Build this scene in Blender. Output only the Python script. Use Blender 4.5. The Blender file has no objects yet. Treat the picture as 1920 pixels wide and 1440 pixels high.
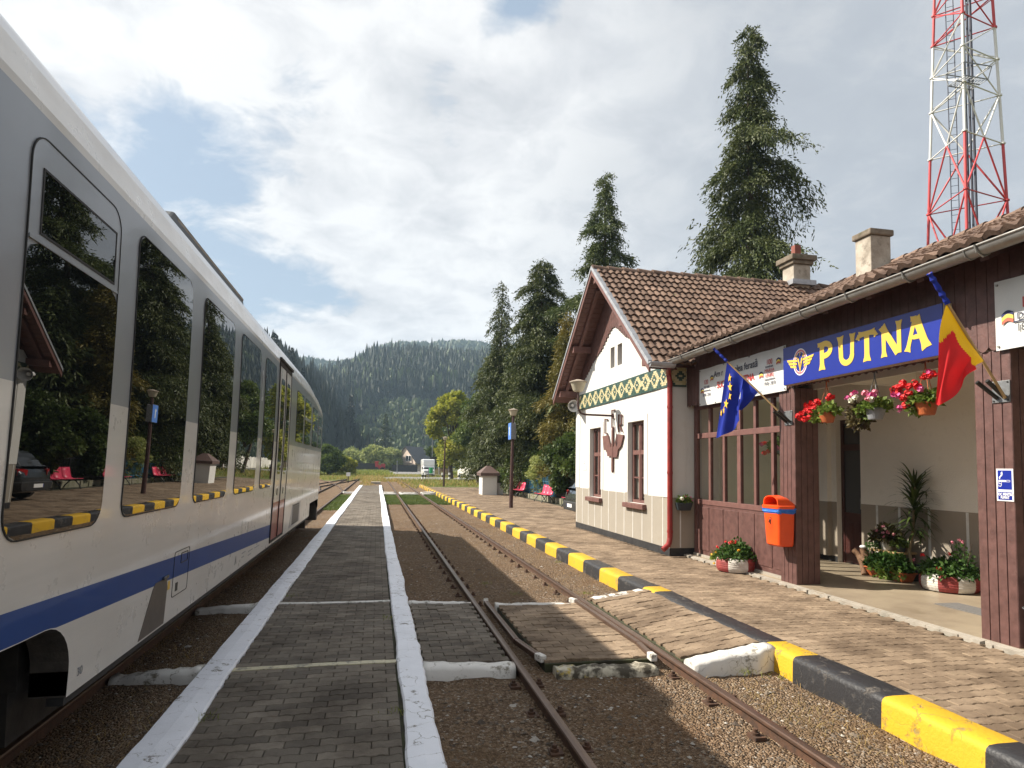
import bpy, math, random
import numpy as np
from mathutils import Vector, Matrix
R = math.radians
random.seed(7)
S = bpy.context.scene
COL = S.collection
PI = math.pi

# ---------------------------------------------------------------- materials
MATS = {}
def _nodes(name):
    m = bpy.data.materials.new(name); m.use_nodes = True
    nt = m.node_tree
    return m, nt, nt.nodes['Principled BSDF']
def rgb(c): return (c[0], c[1], c[2], 1)
def N(nt, t, **k):
    n = nt.nodes.new(t)
    for a, b in k.items(): setattr(n, a, b)
    return n
def noise(nt, vec, scale, detail=5, rough=.6, dist=0):
    n = N(nt, 'ShaderNodeTexNoise'); n.inputs['Scale'].default_value = scale
    n.inputs['Detail'].default_value = detail; n.inputs['Roughness'].default_value = rough
    n.inputs['Distortion'].default_value = dist
    nt.links.new(vec, n.inputs['Vector']); return n.outputs['Fac']
def ramp(nt, fac, stops):
    r = N(nt, 'ShaderNodeValToRGB'); e = r.color_ramp.elements
    e[0].position, e[0].color = stops[0][0], rgb(stops[0][1])
    e[1].position, e[1].color = stops[-1][0], rgb(stops[-1][1])
    for p, c in stops[1:-1]:
        q = e.new(p); q.color = rgb(c)
    nt.links.new(fac, r.inputs['Fac']); return r.outputs['Color']
def mix(nt, fac, a, b, mode='MIX'):
    x = N(nt, 'ShaderNodeMix', data_type='RGBA', blend_type=mode)
    for sock, v in ((x.inputs[0], fac), (x.inputs[6], a), (x.inputs[7], b)):
        if hasattr(v, 'is_linked'): nt.links.new(v, sock)
        else: sock.default_value = v if isinstance(v, (int, float)) else rgb(v)
    return x.outputs[2]
def bumpn(nt, bs, h, strength, dist=.01):
    b = N(nt, 'ShaderNodeBump'); b.inputs['Strength'].default_value = strength
    b.inputs['Distance'].default_value = dist
    nt.links.new(h, b.inputs['Height']); nt.links.new(b.outputs['Normal'], bs.inputs['Normal']); return b
def pos(nt): return N(nt, 'ShaderNodeNewGeometry').outputs['Position']
def attr(nt, name='Col'):
    a = N(nt, 'ShaderNodeAttribute'); a.attribute_name = name; return a.outputs['Fac']
def M(name, c1, c2=None, scale=6, rough=.7, bump=0, bscale=60, metal=0, spec=.5, coat=0, lo=.35, hi=.65,
      dirt=None, dscale=2.5, dlo=.55, dhi=.7, bdist=.01, trans=0, usecol=False):
    if name in MATS: return MATS[name]
    m, nt, bs = _nodes(name); P = pos(nt)
    c2 = c2 or tuple(x * .8 for x in c1)
    if usecol: col = ramp(nt, attr(nt), [(0, c1), (1, c2)])
    else: col = ramp(nt, noise(nt, P, scale), [(lo, c1), (hi, c2)])
    if dirt:
        f = ramp(nt, noise(nt, P, dscale, 8, .7), [(dlo, (0, 0, 0)), (dhi, (1, 1, 1))])
        col = mix(nt, f, col, dirt)
    nt.links.new(col, bs.inputs['Base Color'])
    bs.inputs['Roughness'].default_value = rough; bs.inputs['Metallic'].default_value = metal
    bs.inputs['Specular IOR Level'].default_value = spec
    bs.inputs['Coat Weight'].default_value = coat; bs.inputs['Coat Roughness'].default_value = .05
    if bump: bumpn(nt, bs, noise(nt, P, bscale, 6, .65), bump, bdist)
    if trans:
        out = nt.nodes['Material Output']
        tr = N(nt, 'ShaderNodeBsdfTranslucent'); nt.links.new(col, tr.inputs['Color'])
        ms = N(nt, 'ShaderNodeMixShader'); ms.inputs[0].default_value = trans
        nt.links.new(bs.outputs[0], ms.inputs[1]); nt.links.new(tr.outputs[0], ms.inputs[2])
        nt.links.new(ms.outputs[0], out.inputs['Surface'])
    MATS[name] = m; return m

def glass_mat(name, tint, refl_ior=1.5, alpha=.75):
    m, nt, bs = _nodes(name)
    out = nt.nodes['Material Output']; nt.nodes.remove(bs)
    t = N(nt, 'ShaderNodeBsdfTransparent'); t.inputs[0].default_value = rgb(tint)
    g = N(nt, 'ShaderNodeBsdfGlossy'); g.inputs['Roughness'].default_value = .01
    ge = N(nt, 'ShaderNodeNewGeometry'); dp = N(nt, 'ShaderNodeVectorMath', operation='DOT_PRODUCT')
    nt.links.new(ge.outputs['Incoming'], dp.inputs[0]); nt.links.new(ge.outputs['Normal'], dp.inputs[1])
    def mm(op, a, b=None):
        n = N(nt, 'ShaderNodeMath', operation=op)
        for i, v in enumerate((a, b)):
            if v is None: continue
            if hasattr(v, 'is_linked'): nt.links.new(v, n.inputs[i])
            else: n.inputs[i].default_value = v
        return n.outputs[0]
    fr = mm('ADD', mm('MULTIPLY', mm('POWER', mm('SUBTRACT', 1, mm('ABSOLUTE', dp.outputs['Value'])), 5), .9), .08)
    ms = N(nt, 'ShaderNodeMixShader')
    nt.links.new(fr, ms.inputs[0]); nt.links.new(t.outputs[0], ms.inputs[1]); nt.links.new(g.outputs[0], ms.inputs[2])
    nt.links.new(ms.outputs[0], out.inputs['Surface']); MATS[name] = m; return m
def dark_glass(name, base=(.012, .014, .016), ior=1.6, rough=.0, wavy=0):
    m, nt, bs = _nodes(name)
    bs.inputs['Base Color'].default_value = rgb(base); bs.inputs['Roughness'].default_value = rough
    bs.inputs['IOR'].default_value = ior
    if wavy: bumpn(nt, bs, noise(nt, pos(nt), .9, 2), wavy, .02)
    MATS[name] = m; return m

def leafmat(name, c1, c2, tr=.25):
    m, nt, bs = _nodes(name); P = pos(nt)
    col = ramp(nt, attr(nt), [(0, c1), (1, c2)])
    big = ramp(nt, noise(nt, P, .8, 3), [(.35, (.75, .8, .7)), (.65, (1.25, 1.15, 1.1))])
    col = mix(nt, 1.0, col, big, 'MULTIPLY')
    nt.links.new(col, bs.inputs['Base Color']); bs.inputs['Roughness'].default_value = .55
    bs.inputs['Specular IOR Level'].default_value = .3
    out = nt.nodes['Material Output']
    t = N(nt, 'ShaderNodeBsdfTranslucent'); nt.links.new(col, t.inputs['Color'])
    ms = N(nt, 'ShaderNodeMixShader'); ms.inputs[0].default_value = tr
    nt.links.new(bs.outputs[0], ms.inputs[1]); nt.links.new(t.outputs[0], ms.inputs[2])
    nt.links.new(ms.outputs[0], out.inputs['Surface']); MATS[name] = m; return m

def ballast_mat():
    m, nt, bs = _nodes('ballast gravel'); P = pos(nt)
    v = N(nt, 'ShaderNodeTexVoronoi'); v.inputs['Scale'].default_value = 55; nt.links.new(P, v.inputs['Vector'])
    v2 = N(nt, 'ShaderNodeTexVoronoi'); v2.inputs['Scale'].default_value = 24; nt.links.new(P, v2.inputs['Vector'])
    sep = N(nt, 'ShaderNodeSeparateColor'); nt.links.new(v.outputs['Color'], sep.inputs[0])
    stones = ramp(nt, sep.outputs[0], [(0, (.10, .065, .04)), (.5, (.20, .135, .085)), (.88, (.28, .2, .13)), (1, (.42, .36, .29))])
    soil = ramp(nt, noise(nt, P, 7, 8, .7), [(.3, (.12, .075, .04)), (.7, (.22, .142, .076))])
    f = ramp(nt, noise(nt, P, 1.3, 6, .65), [(.46, (0, 0, 0)), (.7, (.75, .75, .75))])
    col = mix(nt, f, stones, soil)
    rust = ramp(nt, noise(nt, P, .7, 5), [(.52, (0, 0, 0)), (.68, (1, 1, 1))])
    rm = N(nt, 'ShaderNodeMath', operation='MULTIPLY'); rm.inputs[1].default_value = .45
    nt.links.new(rust, rm.inputs[0])
    col = mix(nt, rm.outputs[0], col, (.16, .085, .038))
    g = ramp(nt, noise(nt, P, 1.9, 7, .7, .4), [(.62, (0, 0, 0)), (.72, (1, 1, 1))])
    gm = N(nt, 'ShaderNodeMath', operation='MULTIPLY'); gm.inputs[1].default_value = .5
    nt.links.new(g, gm.inputs[0])
    col = mix(nt, gm.outputs[0], col, (.06, .075, .025))
    nt.links.new(col, bs.inputs['Base Color']); bs.inputs['Roughness'].default_value = .95
    bs.inputs['Specular IOR Level'].default_value = .2
    a = N(nt, 'ShaderNodeMath', operation='ADD'); nt.links.new(v.outputs['Distance'], a.inputs[0]); nt.links.new(v2.outputs['Distance'], a.inputs[1])
    b = bumpn(nt, bs, a.outputs[0], 1.0, .04); b.invert = True
    MATS['ballast'] = m; return m

def ground_mat():
    m, nt, bs = _nodes('meadow ground'); P = pos(nt)
    c = ramp(nt, noise(nt, P, .25, 8, .7), [(.3, (.055, .085, .022)), (.5, (.10, .115, .035)), (.62, (.17, .135, .06)), (.75, (.14, .095, .05))])
    f = ramp(nt, noise(nt, P, 9, 5), [(.3, (.7, .7, .7)), (.7, (1.3, 1.3, 1.3))])
    c = mix(nt, 1.0, c, f, 'MULTIPLY'); nt.links.new(c, bs.inputs['Base Color'])
    bs.inputs['Roughness'].default_value = 1; bs.inputs['Specular IOR Level'].default_value = .1
    bumpn(nt, bs, noise(nt, P, 14, 6), .8, .05); MATS['ground'] = m; return m

def paver_mat(name, lo, hi, moss):
    m, nt, bs = _nodes(name); P = pos(nt)
    col = ramp(nt, attr(nt), [(0, lo), (1, hi)])
    sp = ramp(nt, noise(nt, P, 220, 3, .8), [(.3, (.6, .6, .6)), (.55, (1, 1, 1)), (.75, (1.35, 1.35, 1.35))])
    col = mix(nt, 1.0, col, sp, 'MULTIPLY')
    st = ramp(nt, noise(nt, P, 1.6, 7, .7), [(.38, (.55, .52, .5)), (.6, (1.1, 1.1, 1.1))])
    col = mix(nt, 1.0, col, st, 'MULTIPLY')
    ms = ramp(nt, noise(nt, P, 3.2, 8, .75), [(.6, (0, 0, 0)), (.75, (1, 1, 1))])
    k = N(nt, 'ShaderNodeMath', operation='MULTIPLY'); k.inputs[1].default_value = .6; nt.links.new(ms, k.inputs[0])
    col = mix(nt, k.outputs[0], col, moss)
    nt.links.new(col, bs.inputs['Base Color']); bs.inputs['Roughness'].default_value = .85
    bs.inputs['Specular IOR Level'].default_value = .3
    bumpn(nt, bs, noise(nt, P, 150, 4, .8), .5, .006); MATS[name] = m; return m

def paint_mat(name, paint, under, lo=.58, hi=.66, scale=5, rough=.5, bump=.3, tint=None):
    """worn paint: the coat with cracks and flaked patches showing the concrete"""
    m, nt, bs = _nodes(name); P = pos(nt)
    c = ramp(nt, noise(nt, P, 2.5, 6), [(.3, tuple(x * .86 for x in paint)), (.7, paint)])
    v = N(nt, 'ShaderNodeTexVoronoi', feature='DISTANCE_TO_EDGE'); v.inputs['Scale'].default_value = 3.1
    wv = N(nt, 'ShaderNodeVectorMath', operation='ADD')
    nn = N(nt, 'ShaderNodeTexNoise'); nn.inputs['Scale'].default_value = 6; nn.inputs['Detail'].default_value = 5; nt.links.new(P, nn.inputs['Vector'])
    sc = N(nt, 'ShaderNodeVectorMath', operation='SCALE'); sc.inputs['Scale'].default_value = .35; nt.links.new(nn.outputs['Color'], sc.inputs[0])
    nt.links.new(P, wv.inputs[0]); nt.links.new(sc.outputs[0], wv.inputs[1]); nt.links.new(wv.outputs[0], v.inputs['Vector'])
    crack = ramp(nt, v.outputs['Distance'], [(.004, (1, 1, 1)), (.014, (0, 0, 0))])
    flake = ramp(nt, noise(nt, P, scale, 9, .75), [(lo, (0, 0, 0)), (hi, (1, 1, 1))])
    mx = N(nt, 'ShaderNodeMath', operation='MAXIMUM'); 
    cm = N(nt, 'ShaderNodeMath', operation='MULTIPLY'); nt.links.new(crack, cm.inputs[0])
    nt.links.new(ramp(nt, noise(nt, P, 1.7, 3), [(.45, (0, 0, 0)), (.55, (1, 1, 1))]), cm.inputs[1])
    nt.links.new(cm.outputs[0], mx.inputs[0]); nt.links.new(flake, mx.inputs[1])
    c = mix(nt, mx.outputs[0], c, under)
    nt.links.new(c, bs.inputs['Base Color']); bs.inputs['Roughness'].default_value = rough
    sub = N(nt, 'ShaderNodeMath', operation='SUBTRACT'); nt.links.new(noise(nt, P, 40, 6), sub.inputs[0]); nt.links.new(mx.outputs[0], sub.inputs[1])
    bumpn(nt, bs, sub.outputs[0], bump, .006); MATS[name] = m; return m

def roof_mat():
    m, nt, bs = _nodes('clay roof tile'); P = pos(nt)
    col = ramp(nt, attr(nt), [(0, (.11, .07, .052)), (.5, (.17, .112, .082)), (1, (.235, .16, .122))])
    st = ramp(nt, noise(nt, P, 1.4, 7, .7), [(.35, (.62, .6, .6)), (.65, (1.1, 1.08, 1.05))])
    col = mix(nt, 1.0, col, st, 'MULTIPLY')
    sp = ramp(nt, noise(nt, P, 45, 4, .7), [(.3, (.75, .75, .75)), (.7, (1.2, 1.2, 1.2))])
    col = mix(nt, 1.0, col, sp, 'MULTIPLY')
    ms = ramp(nt, noise(nt, P, 3.3, 4, .6), [(.69, (0, 0, 0)), (.74, (1, 1, 1))])
    col = mix(nt, ms, col, (.075, .085, .02))
    nt.links.new(col, bs.inputs['Base Color']); bs.inputs['Roughness'].default_value = .8
    bs.inputs['Specular IOR Level'].default_value = .3
    bumpn(nt, bs, noise(nt, P, 90, 5), .4, .006); MATS['roof tile'] = m; return m

def stucco_mat(name, c, bs_=55, b=.6, dirt=(.5, .46, .4)):
    m, nt, bs = _nodes(name); P = pos(nt)
    a = ramp(nt, noise(nt, P, 1.1, 7, .7), [(.3, tuple(x * .9 for x in c)), (.65, c)])
    f = ramp(nt, noise(nt, P, 2.2, 9, .75), [(.58, (0, 0, 0)), (.80, (.55, .55, .55))])
    a = mix(nt, f, a, dirt); nt.links.new(a, bs.inputs['Base Color'])
    bs.inputs['Roughness'].default_value = .9; bs.inputs['Specular IOR Level'].default_value = .2
    bumpn(nt, bs, noise(nt, P, bs_, 7, .7), b, .012); MATS[name] = m; return m

white_wall = stucco_mat('white stucco', (.62, .61, .58), 48, .55)
rough_white = stucco_mat('rough white stucco', (.66, .65, .62), 16, 1.0)
cream_wall = stucco_mat('loggia plaster', (.82, .78, .71), 42, .5, (.45, .42, .36))
beige = stucco_mat('beige wainscot', (.315, .285, .24), 70, .5, (.25, .21, .16))
greybeige = stucco_mat('grey wainscot', (.34, .29, .235), 70, .5, (.2, .17, .13))
tar = M('black plinth', (.012, .012, .014), (.03, .03, .032), rough=.6, bump=.3)
whiteline = M('white joint paint', (.7, .69, .66), rough=.7)
brown = M('brown painted wood', (.078, .036, .031), (.125, .06, .052), 9, .5, .45, 35, dirt=(.15, .085, .07), dscale=6, dlo=.6, dhi=.75)
brown_dk = M('shaded soffit wood', (.055, .024, .022), (.085, .038, .034), 9, .6, .3, 35)  # darker copy of the brown, eaves' shade put into its colour
brown_red = M('red brown wood', (.115, .05, .043), (.155, .072, .06), 8, .6, .35, 35)
zinc = M('zinc gutter', (.34, .33, .31), (.24, .23, .215), 5, .42, .2, 25, metal=.55, dirt=(.2, .17, .13), dscale=4)
flash = M('zinc flashing', (.42, .43, .45), (.3, .31, .33), 8, .45, metal=.5)
redpipe = M('red downpipe', (.30, .028, .026), (.2, .022, .02), 6, .4, .1, 30)
rooft = roof_mat()
conc = M('concrete', (.26, .23, .19), (.36, .33, .28), 5, .9, .6, 60, dirt=(.13, .115, .09))
floor_m = M('worn concrete floor', (.34, .28, .2), (.25, .2, .145), 1.6, .42, .25, 60, dirt=(.19, .15, .1), dscale=1.2)
mat_m = M('ribbed grey mat', (.10, .10, .10), (.2, .19, .18), 120, .95, .8, 160)
black = M('black metal', (.012, .012, .013), (.02, .02, .02), rough=.45)
rubber = M('black rubber', (.014, .014, .015), (.022, .022, .022), rough=.65)
galv = M('galvanised steel', (.24, .25, .26), (.17, .175, .18), 20, .5, metal=.7, bump=.1)
steel = M('stainless steel', (.45, .45, .45), (.32, .32, .32), 6, .22, metal=1)
white_paint = paint_mat('white painted concrete', (.82, .84, .90), (.20, .185, .165), .60, .64, 3.6)
white_paint2 = paint_mat('chipped white paint', (.68, .66, .62), (.18, .16, .12), .54, .62, 5)
yel_line = paint_mat('yellowed line paint', (.55, .5, .34), (.2, .18, .14), .52, .6, 9)
kerb_y = paint_mat('yellow kerb paint', (.60, .36, .012), (.30, .23, .09), .585, .66, 5, .7, .9)
kerb_k = paint_mat('black kerb paint', (.022, .022, .025), (.12, .105, .09), .57, .66, 6, .5, .9)
pav1 = paver_mat('dark paving blocks', (.125, .108, .088), (.215, .186, .15), (.06, .062, .025))
pav2 = paver_mat('warm brown paving blocks', (.195, .142, .095), (.30, .225, .155), (.085, .08, .04))  # lighter, warmer brown than the middle platform's blocks
joint = M('mossy joint soil', (.03, .026, .018), (.045, .05, .02), 6, 1, .5, 60)
ballast = ballast_mat(); ground_m = ground_mat()
rail_side = M('rusty rail side', (.095, .045, .024), (.05, .028, .018), 14, .8, .4, 60)
rail_top = M('worn rail head', (.16, .105, .08), (.11, .07, .052), 3, .34, .1, 80, metal=.6)
timber = M('sleeper timber', (.06, .045, .035), (.09, .07, .05), 9, .9, .8, 26)
timber_old = M('weathered timber', (.50, .46, .36), (.07, .06, .042), 7, .9, .9, 22, dirt=(.42, .31, .05), dscale=3.2, dlo=.60, dhi=.66, lo=.42, hi=.56)
def leafy(*a): return leafmat(*a)
con1 = leafmat('dark cypress leaves', (.034, .052, .018), (.105, .128, .04), .2)
con2 = leafmat('green spruce needles', (.042, .066, .022), (.11, .14, .044), .2)
con3 = leafmat('golden thuja leaves', (.10, .09, .02), (.2, .17, .04), .25)
lf_dark = leafmat('dark green leaves', (.03, .055, .014), (.085, .125, .03), .25)
lf_mid = leafmat('mid green leaves', (.06, .10, .022), (.13, .18, .045), .3)
lf_yel = leafmat('yellow green leaves', (.18, .22, .03), (.42, .42, .07), .4)
lf_wil = leafmat('pale willow leaves', (.20, .25, .08), (.40, .44, .17), .35)
lf_pot = leafmat('bright pot plant leaves', (.07, .13, .02), (.2, .28, .06), .35)
lf_gr = leafmat('deep pot plant leaves', (.02, .06, .012), (.07, .14, .03), .25)
lf_bro = leafmat('bronze begonia leaves', (.05, .03, .018), (.11, .10, .04), .25)
gras_g = leafmat('grass blades', (.11, .16, .025), (.30, .32, .08), .35)
gras_d = leafmat('dry grass blades', (.30, .2, .07), (.52, .38, .16), .35)
fl_red = M('red petals', (.55, .006, .012), (.75, .02, .02), 60, .6)
fl_pink = M('pink petals', (.6, .12, .2), (.75, .35, .4), 60, .6)
fl_mag = M('magenta petals', (.55, .02, .2), (.7, .2, .4), 60, .6)
fl_yel = M('yellow petals', (.75, .5, .02), (.8, .35, .02), 60, .6)
fl_wht = M('white petals', (.75, .73, .65), (.6, .62, .45), 60, .6)
bark = M('bark', (.09, .065, .045), (.05, .037, .027), 8, .95, .8, 20)
soil = M('potting soil', (.03, .022, .015), (.05, .036, .025), 30, 1, .6, 60)
terra = M('terracotta plastic', (.48, .13, .04), (.36, .09, .03), 12, .5)
greypot = M('grey plastic', (.25, .26, .28), (.2, .21, .23), 10, .45)
darkpot = M('dark planter plastic', (.03, .04, .05), (.02, .03, .035), 10, .5)
orange = M('orange bin plastic', (.80, .085, .012), (.70, .065, .01), 3, .32, .04, 40)
bluebag = M('blue bin liner', (.015, .11, .5), (.03, .2, .65), 12, .3, .8, 30, bdist=.02)
tyre_r = M('red painted tyre', (.30, .045, .04), (.2, .03, .028), 9, .65, .7, 35)
tyre_w = M('white painted tyre', (.66, .63, .58), (.5, .47, .42), 9, .7, .7, 35)
signblue = M('sign blue film', (.006, .018, .21), (.008, .022, .25), 1, .35)
signyel = M('sign yellow film', (.74, .50, .07), (.70, .47, .065), 1, .4)
signcream = M('sign box side', (.5, .43, .34), (.42, .36, .28), 5, .5)
signwhite = M('sign white', (.78, .78, .78), (.74, .74, .74), 3, .4)
signred = M('sign red', (.6, .03, .04), (.55, .03, .04), 3, .5)
signpink = M('sign pink', (.75, .35, .38), (.7, .3, .34), 3, .5)
vinyl = M('banner vinyl', (.66, .665, .65), (.6, .605, .59), 3, .45, .25, 4, bdist=.02)
inkdk = M('dark blue ink', (.02, .025, .06), (.03, .035, .07), 3, .5)
inkblk = M('black ink', (.02, .02, .02), (.03, .03, .03), 3, .5)
inkred = M('red ink', (.5, .06, .05), (.45, .05, .045), 3, .5)
flagblue = M('flag blue cloth', (.004, .02, .30), (.006, .03, .36), 4, .7, trans=.25)
flagyel = M('flag yellow cloth', (.85, .52, .01), (.8, .47, .01), 4, .7, trans=.25)
flagred = M('flag red cloth', (.72, .012, .018), (.62, .01, .014), 4, .7, trans=.25)
polewood = M('flag pole wood', (.42, .28, .13), (.34, .22, .1), 12, .6)
lampglass = M('opal lamp bowl', (.66, .62, .5), (.52, .47, .36), 4, .3, trans=.35)
lampcap = M('weathered lamp cap', (.4, .34, .28), (.28, .23, .18), 8, .7)
greentile = M('green glazed tile', (.03, .068, .058), (.055, .10, .082), 25, .3, usecol=True)
yeltile = M('cream glazed tile', (.46, .40, .2), (.58, .52, .33), 25, .35, usecol=True)
pane_m = glass_mat('window glass', (.86, .88, .87), 1.5)
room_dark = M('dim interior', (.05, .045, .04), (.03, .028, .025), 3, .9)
curtain = M('pale curtain', (.5, .48, .43), (.4, .38, .34), 14, .9)
def lacquer(name, c, streak, rough=.3, coat=.4):
    m, nt, bs = _nodes(name); P = pos(nt)
    mp = N(nt, 'ShaderNodeMapping'); mp.inputs['Scale'].default_value = (1, 1.3, .12); nt.links.new(P, mp.inputs['Vector'])
    f = ramp(nt, noise(nt, mp.outputs[0], 1.1, 3, .5), [(.4, (0, 0, 0)), (.8, (.4, .4, .4))])
    mp2 = N(nt, 'ShaderNodeMapping'); mp2.inputs['Scale'].default_value = (1, .35, 6); nt.links.new(P, mp2.inputs['Vector'])
    g = ramp(nt, noise(nt, mp2.outputs[0], 3, 6, .6), [(.4, tuple(x*.95 for x in c)), (.65, c)])
    col = mix(nt, f, g, streak); nt.links.new(col, bs.inputs['Base Color'])
    r_ = ramp(nt, noise(nt, P, 3, 6, .7), [(.35, (rough*.8,)*3), (.7, (rough*1.5,)*3)]); nt.links.new(r_, bs.inputs['Roughness'])
    bs.inputs['Coat Weight'].default_value = coat; bs.inputs['Coat Roughness'].default_value = .06
    MATS[name] = m; return m
tr_white = lacquer('railcar white lacquer', (.69, .675, .64), (.52, .49, .44))
tr_blue = M('railcar blue lacquer', (.001, .045, .22), (.002, .052, .25), 2, .35, coat=.2, spec=.3)
tr_grey = M('railcar grey lacquer', (.28, .30, .335), (.32, .345, .38), 1.5, .32, metal=.3, coat=.3)
tr_silver = M('railcar roof lacquer', (.55, .56, .58), (.5, .51, .53), 1.5, .32, metal=.35, coat=.3)
tr_red = M('railcar red door foot', (.27, .05, .045), (.23, .045, .04), 3, .35, coat=.3)
tr_dark = M('underframe black', (.014, .013, .012), (.03, .026, .022), 8, .8, .3, 40)
tr_grime = M('bogie grime', (.07, .06, .05), (.04, .034, .03), 9, .75, .4, 40)
tr_pane = dark_glass('railcar window glass', (.006, .007, .008), 1.75, 0, .008)
tr_mark = M('faint lettering', (.3, .31, .33), (.25, .26, .28), 3, .5)
tr_num = M('number film', (.55, .57, .6), (.5, .52, .55), 3, .4)
mast_r = M('mast red', (.52, .05, .055), (.42, .04, .045), 3, .5)
mast_w = M('mast white', (.68, .68, .66), (.6, .6, .58), 3, .5)
cable = M('mast cable', (.04, .045, .07), (.03, .033, .05), 5, .6)
lamp_post_m = M('brown lamp post', (.07, .03, .026), (.05, .022, .02), 4, .5)
bench_red = M('red bench plastic', (.6, .03, .09), (.68, .08, .14), 5, .4, .1, 30)
car_paint = M('dark grey car paint', (.025, .03, .036), (.03, .035, .042), 2, .25, metal=.4, coat=.8)
bluefence = M('blue fence paint', (.025, .12, .2), (.03, .15, .25), 5, .6)
asphalt = M('road asphalt', (.16, .155, .15), (.2, .195, .19), 1, .9, .3, 40)
slate = M('dark metal roof', (.035, .037, .042), (.05, .052, .058), 2, .6)
housewall = M('raw house wall', (.66, .54, .45), (.55, .45, .37), 3, .9, .5, 20)
vanwhite = M('van white paint', (.75, .76, .77), (.7, .71, .72), 2, .3, coat=.5)
redmach = M('red machine paint', (.4, .03, .03), (.3, .02, .02), 2, .5)
brick_ch = M('chimney plaster', (.42, .38, .32), (.27, .235, .19), 4, .95, .8, 30, dirt=(.14, .115, .09), dscale=3)
ch_cap = M('chimney cap', (.12, .095, .07), (.2, .165, .125), 6, .95, .8, 30, dirt=(.06, .065, .03), dscale=4)
flue_m = M('red flue pipe', (.24, .07, .05), (.17, .05, .035), 5, .8)
bingreen = M('green bin plastic', (.02, .3, .1), (.02, .25, .08), 4, .4)
panelwht = M('white fence board', (.72, .70, .64), (.62, .6, .55), 2, .8)
brownbrd = M('brown picket', (.32, .2, .12), (.27, .165, .1), 4, .8)
pebble_m = M('pale pebble', (.42, .39, .34), (.25, .22, .19), 12, .9, usecol=True)
pebble_d = M('brown pebble', (.06, .045, .034), (.17, .135, .1), 12, .9, usecol=True)
stand_m = leafmat('far spruce crowns', (.008, .015, .008), (.02, .03, .013), .05)
forest_m = leafmat('hill forest crowns', (.012, .022, .012), (.022, .036, .015), .05)
young_m = leafmat('young growth', (.048, .078, .025), (.08, .115, .038), .1)
farhill_m = leafmat('far deciduous forest', (.04, .065, .022), (.07, .1, .036), .1)

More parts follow.
